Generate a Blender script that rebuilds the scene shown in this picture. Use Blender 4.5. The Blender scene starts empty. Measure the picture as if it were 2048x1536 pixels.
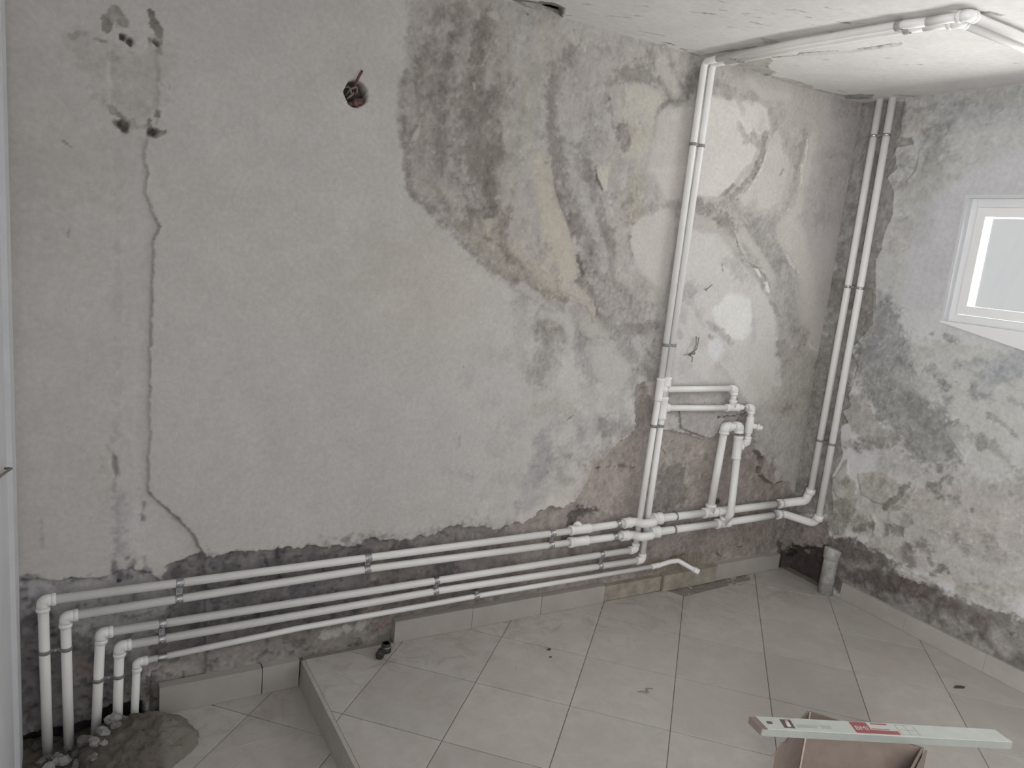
import bpy, math, random
import numpy as np
from mathutils import Vector, Matrix

SC = bpy.context.scene
COL = SC.collection
R = math.radians

# ------------------------------------------------------------------ camera, sky, lights, exposure
CEIL = 2.25                      # room height; back wall is y = 0, right wall x = 0, raised floor z = 0
LOW = -0.094                     # lower floor at the left
LEFT = -3.245                    # left wall
cam_data = bpy.data.cameras.new('camera')
cam = bpy.data.objects.new('camera', cam_data)
COL.objects.link(cam)
cam.location = (-3.1013, -2.3485, 1.4747)
cam.rotation_euler = (1.3856, -0.0977, -0.5219)
cam_data.sensor_width = 36.0
cam_data.lens = 26.41
cam_data.clip_start = 0.02
SC.camera = cam

world = bpy.data.worlds.new('overcast_sky')
SC.world = world
world.use_nodes = True
bg = world.node_tree.nodes['Background']
bg.inputs[0].default_value = (0.975, 0.99, 1.0, 1)
bg.inputs[1].default_value = 0.64

def area(name, loc, target, sx, sy, power, color):
    d = bpy.data.lights.new(name, 'AREA')
    d.shape = 'RECTANGLE'; d.size = sx; d.size_y = sy; d.energy = power; d.color = color
    o = bpy.data.objects.new(name, d); COL.objects.link(o)
    o.location = loc
    o.rotation_euler = (Vector(target) - Vector(loc)).to_track_quat('-Z', 'Y').to_euler()
    return o
area('doorway_daylight', (-1.65, -3.62, 1.45), (-1.6, 0, .75), 2.3, 1.6, 3.0, (1.0, 0.965, 0.93))
area('side_fill', (-3.72, -2.85, 1.35), (0, -1.6, 1.15), 0.75, 1.6, 84.0, (0.98, 0.985, 1.0))  # added fill lamp at an invented side opening, brightens the right wall
area('window_skylight', (0.95, -1.90, 1.85), (-0.9, -1.2, 1.5), 2.4, 1.8, 185.0, (0.96, 0.98, 1.0))
area('sunlit_ground_outside', (1.0, -1.30, 0.92), (0.9, -1.30, 2.25), 2.2, 1.3, 235.0, (1.0, 0.99, 0.97))

vs = SC.view_settings
vs.view_transform = 'Standard'; vs.look = 'None'; vs.gamma = 1.0; vs.use_curve_mapping = False
vs.exposure = 0.0

# ------------------------------------------------------------------ object helpers
def link(name, mesh, parent=None, loc=None):
    o = bpy.data.objects.new(name, mesh)
    COL.objects.link(o)
    if loc is not None: o.location = loc
    if parent is not None: o.parent = parent
    return o
def tag(o, label=None, cat=None, group=None, kind=None):
    if label: o['label'] = label
    if cat: o['category'] = cat
    if group: o['group'] = group
    if kind: o['kind'] = kind
    return o
def empty(name, loc, label, cat, group=None):
    o = bpy.data.objects.new(name, None); COL.objects.link(o)
    o.location = loc; o.empty_display_size = 0.05
    return tag(o, label, cat, group)
def mesh_of(name, v, f, mat, smooth=False):
    m = bpy.data.meshes.new(name)
    m.from_pydata([tuple(p) for p in v], [], f); m.update()
    if mat: m.materials.append(mat)
    if smooth: m.polygons.foreach_set('use_smooth', [True] * len(m.polygons))
    return m

class MB:
    """collects simple solids given in world metres; build() makes ONE object, child of parent when given"""
    def __init__(s): s.v = []; s.f = []; s.sm = []
    def add(s, v, f, smooth=False):
        n = len(s.v); s.v += [Vector(p) for p in v]; s.f += [tuple(i + n for i in q) for q in f]; s.sm += [smooth] * len(f)
    def box(s, a, b):
        x0, y0, z0 = (min(a[i], b[i]) for i in range(3)); x1, y1, z1 = (max(a[i], b[i]) for i in range(3))
        s.add([(x0,y0,z0),(x1,y0,z0),(x1,y1,z0),(x0,y1,z0),(x0,y0,z1),(x1,y0,z1),(x1,y1,z1),(x0,y1,z1)],
              [(0,3,2,1),(4,5,6,7),(0,1,5,4),(1,2,6,5),(2,3,7,6),(3,0,4,7)])
    def hexa(s, q):   # eight corners: bottom ring, top ring
        s.add(q, [(0,3,2,1),(4,5,6,7),(0,1,5,4),(1,2,6,5),(2,3,7,6),(3,0,4,7)])
    def tube(s, pts, rad, n=16, cap=True, smooth=True):
        pts = [Vector(p) for p in pts]
        rad = rad if isinstance(rad, (list, tuple)) else [rad] * len(pts)
        t0 = (pts[1] - pts[0]).normalized()
        u = t0.orthogonal().normalized(); v = []
        for i, p in enumerate(pts):
            a = (pts[i] - pts[i-1]) if i else (pts[1] - pts[0])
            b = (pts[i+1] - pts[i]) if i < len(pts) - 1 else a
            if a.length < 1e-9: a = b
            if b.length < 1e-9: b = a
            t = (a.normalized() + b.normalized())
            t = t.normalized() if t.length > 1e-6 else a.normalized()
            u = (u - t * u.dot(t)).normalized(); w = t.cross(u)
            for k in range(n):
                g = 2 * math.pi * k / n
                v.append(p + (u * math.cos(g) + w * math.sin(g)) * rad[i])
        f = []
        for i in range(len(pts) - 1):
            for k in range(n):
                f.append((i*n + k, i*n + (k+1) % n, (i+1)*n + (k+1) % n, (i+1)*n + k))
        s.add(v, f, smooth)
        if cap:
            m = len(s.v) - len(v)
            s.f.append(tuple(m + k for k in reversed(range(n)))); s.sm.append(False)
            e = m + (len(pts) - 1) * n
            s.f.append(tuple(e + k for k in range(n))); s.sm.append(False)
    def build(s, name, mat, parent=None):
        o0 = parent.matrix_world.translation if False else Vector((0, 0, 0))
        p = parent
        while p is not None: o0 = o0 + Vector(p.location); p = p.parent
        m = bpy.data.meshes.new(name)
        m.from_pydata([tuple(q - o0) for q in s.v], [], s.f); m.update()
        m.materials.append(mat)
        m.polygons.foreach_set('use_smooth', s.sm)
        return link(name, m, parent)

def rounded(pts, r, n=6):
    """polyline with its inner corners rounded to radius r"""
    pts = [Vector(p) for p in pts]; out = [pts[0]]
    for i in range(1, len(pts) - 1):
        a = (pts[i-1] - pts[i]); b = (pts[i+1] - pts[i])
        ang = a.angle(b); d = min(r / math.tan(ang / 2), a.length * .49, b.length * .49)
        p, q = pts[i] + a.normalized() * d, pts[i] + b.normalized() * d
        for k in range(n + 1):
            t = k / n
            out.append(p * (1-t)**2 + pts[i] * 2*t*(1-t) + q * t*t)
    out.append(pts[-1])
    return out

# ------------------------------------------------------------------ materials
def new_mat(name, rough=.6, metal=0.0, color=(.5,.5,.5)):
    m = bpy.data.materials.new(name); m.use_nodes = True
    nt = m.node_tree; b = nt.nodes['Principled BSDF']
    b.inputs['Base Color'].default_value = (*color, 1)
    b.inputs['Roughness'].default_value = rough; b.inputs['Metallic'].default_value = metal
    return m, nt, b
def node(nt, kind, **kw):
    n = nt.nodes.new(kind)
    for k, v in kw.items(): setattr(n, k, v)
    return n
def noise(nt, scale, detail=4, rough=.55, vec=None, dist=0.0):
    n = node(nt, 'ShaderNodeTexNoise'); n.inputs['Scale'].default_value = scale
    n.inputs['Detail'].default_value = detail; n.inputs['Roughness'].default_value = rough; n.inputs['Distortion'].default_value = dist
    if vec: nt.links.new(vec, n.inputs['Vector'])
    return n.outputs['Fac']
def maprange(nt, fac, a, b, c, d):
    n = node(nt, 'ShaderNodeMapRange'); nt.links.new(fac, n.inputs[0])
    for i, v in enumerate((a, b, c, d)): n.inputs[i+1].default_value = v
    return n.outputs[0]
def mixc(nt, fac, a, b, mode='MIX'):
    n = node(nt, 'ShaderNodeMix', data_type='RGBA', blend_type=mode)
    for s, v in ((n.inputs[0], fac), (n.inputs[6], a), (n.inputs[7], b)):
        if isinstance(v, (float, int)): s.default_value = v
        elif isinstance(v, tuple): s.default_value = (*v, 1)
        else: nt.links.new(v, s)
    return n.outputs[2]
def bump(nt, b, h, dist, strength=1.0, prev=None):
    n = node(nt, 'ShaderNodeBump'); n.inputs['Distance'].default_value = dist; n.inputs['Strength'].default_value = strength
    nt.links.new(h, n.inputs['Height'])
    if prev: nt.links.new(prev, n.inputs['Normal'])
    nt.links.new(n.outputs[0], b.inputs['Normal']); return n.outputs[0]
def position(nt): return node(nt, 'ShaderNodeNewGeometry').outputs['Position']

def painted_wall(name, albedo, fine=70, grain=.09, bd=.0016):
    """the stored tint of stains and some painted light ('paint') times the old paint's colour, with fine grain and relief"""
    m, nt, b = new_mat(name, .92); b.inputs['Specular IOR Level'].default_value = .2
    P = position(nt)
    at = node(nt, 'ShaderNodeAttribute', attribute_name='paint')
    n1 = noise(nt, fine, 5, .65, P); n2 = noise(nt, 7, 4, .6, P)
    c = mixc(nt, 1.0, at.outputs['Color'], albedo, 'MULTIPLY')
    k = maprange(nt, n1, .3, .7, 1 - grain, 1 + grain * .6)
    k2 = maprange(nt, n2, .3, .7, .95, 1.04)
    c = mixc(nt, 1.0, c, k, 'MULTIPLY'); c = mixc(nt, 1.0, c, k2, 'MULTIPLY')
    nt.links.new(c, b.inputs['Base Color'])
    p = bump(nt, b, noise(nt, 160, 4, .6, P), bd, .35)
    bump(nt, b, noise(nt, 14, 4, .55, P), .003, .3, p)
    return m
M = {}
M['wall_back'] = painted_wall('damp_plaster', (.585, .562, .535))
M['wall_right'] = painted_wall('damp_plaster_window_wall', (.66, .655, .65), 55, .10)
M['ceiling'] = painted_wall('flaking_ceiling_paint', (.74, .73, .71), 40, .06)
def plain(name, color, rough=.6, var=.06, scale=20, metal=0.0, bd=0.0, bscale=60):
    m, nt, b = new_mat(name, rough, metal, color)
    P = position(nt)
    k = maprange(nt, noise(nt, scale, 4, .6, P), .3, .7, 1 - var, 1 + var * .6)
    nt.links.new(mixc(nt, 1.0, color, k, 'MULTIPLY'), b.inputs['Base Color'])
    if bd: bump(nt, b, noise(nt, bscale, 4, .6, P), bd)
    return m
M['white_paint'] = plain('white_painted_wall', (.68, .69, .71), .7, .05, 9, 0, .001, 90)
M['masonry'] = plain('masonry', (.3, .26, .23), .95, .2, 20)
M['pipe'] = plain('white_pipe_plastic', (.87, .86, .835), .42, .04, 12)
M['fitting'] = plain('white_fitting_plastic', (.88, .87, .85), .38, .03, 16)
M['steel'] = plain('zinc_plated_steel', (.46, .46, .47), .34, .12, 60, .9)
M['rubber_clip'] = plain('grey_steel_band', (.27, .265, .26), .5, .1, 60, .2)
M['clip_plastic'] = plain('grey_clip_plastic', (.40, .39, .38), .5, .05)
M['pvc'] = plain('white_window_plastic', (.90, .90, .90), .35, .01)
M['old_pipe'] = plain('plaster_smeared_drain_plastic', (.42, .41, .385), .85, .35, 34, 0, .002, 60)
M['black_plastic'] = plain('black_fitting_plastic', (.035, .032, .032), .45, .1, 40)
M['cable'] = plain('dirty_cable', (.22, .19, .15), .6, .1)
M['red_wire'] = plain('red_wire', (.17, .05, .048), .5, .1)
M['grey_wire'] = plain('grey_wire', (.27, .26, .25), .6, .2, 60)
M['brick'] = plain('brick_in_hole', (.17, .09, .08), .95, .25, 60, 0, .002, 90)
M['stone'] = plain('rubble_stone', (.20, .195, .19), .95, .35, 26, 0, .004, 70)
M['stone_pale'] = plain('pale_rubble_stone', (.33, .325, .31), .95, .25, 30, 0, .004, 70)
M['mortar'] = plain('mortar_bed', (.47, .43, .37), .95, .45, 26, 0, .006, 60)
M['skirting'] = plain('beige_skirting_tile', (.43, .40, .365), .5, .10, 9)
M['skirting_dirty'] = plain('mortar_smeared_skirting_tile', (.36, .325, .27), .75, .3, 22, 0, .001, 60)
M['tile_edge'] = plain('step_edge_strip', (.47, .44, .40), .45, .1, 14)
M['leaf'] = plain('dark_scrap', (.07, .055, .045), .8, .2, 80)

def tile_material():
    m, nt, b = new_mat('beige_floor_tile', .38); P = position(nt)
    big = noise(nt, 3.2, 5, .6, P, .6); mid = noise(nt, 16, 5, .65, P, .4); fine = noise(nt, 120, 3, .6, P)
    c = mixc(nt, maprange(nt, mid, .35, .65, 0, 1), (.46, .43, .395), (.53, .505, .47))
    c = mixc(nt, maprange(nt, big, .42, .66, 0, .55), c, (.46, .41, .375))
    sx = node(nt, 'ShaderNodeSeparateXYZ'); nt.links.new(P, sx.inputs[0])
    rnd = node(nt, 'ShaderNodeObjectInfo').outputs['Random']
    c = mixc(nt, 1.0, c, maprange(nt, rnd, 0, 1, .95, 1.04), 'MULTIPLY')
    # builder's dust and mortar smears lying near the back wall
    near = maprange(nt, sx.outputs['Y'], -.55, -.02, 0, 1)
    sm = maprange(nt, noise(nt, 11, 6, .7, P, 1.0), .5, .72, 0, 1)
    mul = node(nt, 'ShaderNodeMath', operation='MULTIPLY'); nt.links.new(near, mul.inputs[0]); nt.links.new(sm, mul.inputs[1])
    c = mixc(nt, mul.outputs[0], c, (.33, .285, .25))
    dirt = maprange(nt, fine, .62, .75, 0, .25); c = mixc(nt, dirt, c, (.25, .21, .18))
    nt.links.new(c, b.inputs['Base Color'])
    nt.links.new(maprange(nt, mid, .3, .7, .34, .55), b.inputs['Roughness'])
    return m
M['tile'] = tile_material()
M['grout'] = plain('dirty_grout', (.27, .24, .21), .95, .2, 30)

def cardboard():
    m, nt, b = new_mat('corrugated_cardboard', .85); P = position(nt)
    k = maprange(nt, noise(nt, 30, 4, .6, P), .3, .7, .88, 1.08)
    nt.links.new(mixc(nt, 1.0, (.235, .185, .155), k, 'MULTIPLY'), b.inputs['Base Color'])
    return m
M['card'] = cardboard()
M['card_edge'] = plain('lit_cardboard_edge', (.50, .42, .35), .9, .1, 90)  # paler than the card: light on the inner corner put into the colour

def glass():
    m = bpy.data.materials.new('window_glass'); m.use_nodes = True; nt = m.node_tree; nt.nodes.clear()
    out = node(nt, 'ShaderNodeOutputMaterial'); mx = node(nt, 'ShaderNodeMixShader')
    tr = node(nt, 'ShaderNodeBsdfTransparent'); gl = node(nt, 'ShaderNodeBsdfGlossy'); gl.inputs['Roughness'].default_value = .03
    mx.inputs[0].default_value = .06; nt.links.new(tr.outputs[0], mx.inputs[1]); nt.links.new(gl.outputs[0], mx.inputs[2])
    nt.links.new(mx.outputs[0], out.inputs[0])
    return m
M['glass'] = glass()
def flat(name, color, rough=.5):
    return new_mat(name, rough, 0, color)[0]
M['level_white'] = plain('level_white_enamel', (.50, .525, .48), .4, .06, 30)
M['level_side'] = plain('level_shaded_side', (.30, .315, .285), .45, .08, 30)  # the white enamel darkened, side shade put into the colour
M['level_cap'] = plain('level_dark_end_cap', (.22, .17, .16), .6, .1)
M['print_red'] = flat('red_print', (.30, .075, .085)); M['print_pale'] = flat('pale_print', (.62, .50, .50))
M['print_grey'] = flat('grey_print', (.40, .40, .38)); M['print_dark'] = flat('dark_window', (.10, .085, .075))

# ------------------------------------------------------------------ weathered surfaces: a fine grid whose relief and tint (stains, some painted shade and glow) are computed once
def value_noise(u, v, seed):
    r = np.random.RandomState(seed); n = 256
    t = r.rand(n, n).astype(np.float32)
    iu = np.floor(u).astype(int); iv = np.floor(v).astype(int)
    fu = u - iu; fv = v - iv; fu = fu*fu*(3-2*fu); fv = fv*fv*(3-2*fv)
    a = t[iu % n, iv % n]; b = t[(iu+1) % n, iv % n]; c = t[iu % n, (iv+1) % n]; d = t[(iu+1) % n, (iv+1) % n]
    return (a*(1-fu) + b*fu)*(1-fv) + (c*(1-fu) + d*fu)*fv
def fbm(u, v, size, seed, octaves=4):
    s = 0; a = 1.0; tot = 0; k = 1 / size
    for o in range(octaves):
        s = s + a * value_noise(u*k + 37*o, v*k + 11*o, seed + o); tot += a; a *= .55; k *= 2.03
    s = s / tot
    return np.clip((s - .5) * 1.9 + .5, 0, 1)
def sstep(a, b, x):
    t = np.clip((x - a) / (b - a), 0, 1); return t*t*(3-2*t)
def seg_dist(U, V, pts, closed):
    d = np.full(U.shape, 1e9, np.float32); n = len(pts)
    for i in range(n if closed else n - 1):
        (ax, ay), (bx, by) = pts[i], pts[(i+1) % n]
        ex, ey = bx - ax, by - ay; L = ex*ex + ey*ey + 1e-12
        t = np.clip(((U-ax)*ex + (V-ay)*ey) / L, 0, 1)
        d = np.minimum(d, (U-ax-t*ex)**2 + (V-ay-t*ey)**2)
    return np.sqrt(d)
def inside(U, V, pts):
    r = np.zeros(U.shape, bool); n = len(pts)
    for i in range(n):
        (ax, ay), (bx, by) = pts[i], pts[(i+1) % n]
        if ay == by: continue
        r ^= ((ay > V) != (by > V)) & (U < (bx-ax) * (V-ay) / (by-ay) + ax)
    return r
def weather(us, vs_, ops, seed, streak=None):
    """returns tint (n,m,3) and relief (n,m) over the grid us x vs_"""
    U, V = np.meshgrid(us, vs_, indexing='ij'); U = U.astype(np.float32); V = V.astype(np.float32)
    su = U * (streak[0] if streak else 1); sv = V * (streak[1] if streak else 1)
    nb = fbm(su, sv, .11, seed, 5); nf = fbm(su, sv, .028, seed + 20, 4); nx = fbm(su, sv, .012, seed + 40, 3)
    edge = (nb - .5) * .7 + (nf - .5) * 1.0 + (nx - .5) * .9
    T = np.ones(U.shape + (3,), np.float32); Hh = np.zeros(U.shape, np.float32)
    for o in ops:
        pts = [(o[1][i], o[1][i+1]) for i in range(0, len(o[1]), 2)]
        mg = .02 + (o[2] + o[3]) * (2.2 if o[0] in 'LR' else 1.6)
        lo = (min(p[0] for p in pts) - mg, min(p[1] for p in pts) - mg); hi = (max(p[0] for p in pts) + mg, max(p[1] for p in pts) + mg)
        i0, i1 = np.searchsorted(us, lo[0]), np.searchsorted(us, hi[0]); j0, j1 = np.searchsorted(vs_, lo[1]), np.searchsorted(vs_, hi[1])
        if i1 <= i0 or j1 <= j0: continue
        w = (slice(i0, i1), slice(j0, j1)); u, v, e = U[w], V[w], edge[w]
        if o[0] in 'LR':
            b = o[-1]
            d = seg_dist(u, v, pts, False) + e * b * (.55 * o[2] + .006)
            m = 1 - sstep(o[2] - o[3] * .95, o[2] + o[3] * .95, d)
            if o[0] == 'L': m = m * (1 - .30 * min(b, 1) * np.clip(nf[w] * 1.3 - .15, 0, 1))
        else:
            sd = seg_dist(u, v, pts, True); sd = np.where(inside(u, v, pts), -sd, sd) + e * o[2] * .6
            m = 1 - sstep(-o[3] * .6, o[3] * .6, sd)
            if o[0] == 'P': m = m * (1 - .2 * min(o[6], 1) * np.clip(nf[w] * 1.3 - .15, 0, 1)) if o[5] < .99 else m
        if o[0] in 'LP':
            a = (m * o[5])[..., None]
            T[w] = T[w] * (1 - a) + np.array(o[4], np.float32) * a
        else:
            if o[0] == 'H' and len(o) > 5: m = m * (1 - sstep(o[5][0], o[5][1], v))     # the step in the plaster dies out upwards
            Hh[w] += m * o[4]
    # blistered, powdery texture where the wall is stained, pitted where the plaster skin is gone
    wet = np.clip((0.95 - T.mean(-1)) * 2.8, 0, 1)
    bare = np.clip((-Hh - .0145) / .004, 0, 1) * np.interp(U, [-2.0, -1.55], [1.0, .22])     # coarsest under the long pipes at the left
    wu = su + .03 * (nb - .5); wv = sv + .03 * (nf - .5)
    rid = (1 - np.abs(2 * fbm(wu, wv, .075, seed + 80, 4) - 1)) ** 2 - .35
    run = fbm(su, sv * .3, .022, seed + 90, 3) - .5
    pit = np.clip(.34 - fbm(su, sv, .02, seed + 95, 3), 0, 1) * 3
    flake = np.clip(fbm(wu, wv, .016, seed + 110, 3) - .70, 0, 1) * 3; speck = np.clip(.24 - fbm(wu, wv, .010, seed + 120, 2), 0, 1) * 3
    T *= (1 + (.22 * np.minimum(flake, .8) - .30 * np.minimum(speck, .6)) * (.1 + .9 * wet) * (1 - bare))[..., None]
    Hh += flake * .0018 * wet * (1 - bare)
    T *= (1 + (.20 * (nf - .5) + .22 * (nx - .5) + .14 * (nb - .5)) * (.16 + .84 * wet) + (.13 * rid + .10 * run) * wet - .35 * pit * bare)[..., None]
    Hh += ((nf - .5) * .0016 + (nx - .5) * .0010) * (.2 + wet) + rid * .0010 * wet + ((nf - .5) * .005 - pit * .004) * bare + (fbm(U, V, .5, seed + 60, 2) - .5) * .005
    return T, Hh
def grid_surface(name, us, vs_, T, Hh, place, mat, keep=None, flip=False):
    n, m = len(us), len(vs_)
    co = place(us, vs_, Hh).reshape(-1, 3)
    i = np.arange(n*m).reshape(n, m)
    q = np.stack([i[:-1, :-1], i[1:, :-1], i[1:, 1:], i[:-1, 1:]], -1)
    if flip: q = q[..., ::-1]
    q = q[keep] if keep is not None else q.reshape(-1, 4)
    q = np.ascontiguousarray(q.reshape(-1, 4))
    me = bpy.data.meshes.new(name)
    me.vertices.add(n*m); me.vertices.foreach_set('co', co.astype(np.float32).ravel())
    me.loops.add(q.size); me.loops.foreach_set('vertex_index', q.ravel().astype(np.int32))
    me.polygons.add(len(q)); me.polygons.foreach_set('loop_start', np.arange(0, q.size, 4, dtype=np.int32))
    me.polygons.foreach_set('use_smooth', np.ones(len(q), bool))
    at = me.attributes.new('paint', 'FLOAT_COLOR', 'POINT')
    rgba = np.ones((n*m, 4), np.float32); rgba[:, :3] = T.reshape(-1, 3); at.data.foreach_set('color', rgba.ravel())
    me.update(); me.validate()
    me.materials.append(mat)
    return link(name, me)
def steps(*spans):
    out = []
    for a, b, h in spans: out.append(np.linspace(a, b, max(2, int(round(abs(b-a)/h)) + 1))[(1 if out else 0):])
    return np.concatenate(out)

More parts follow.
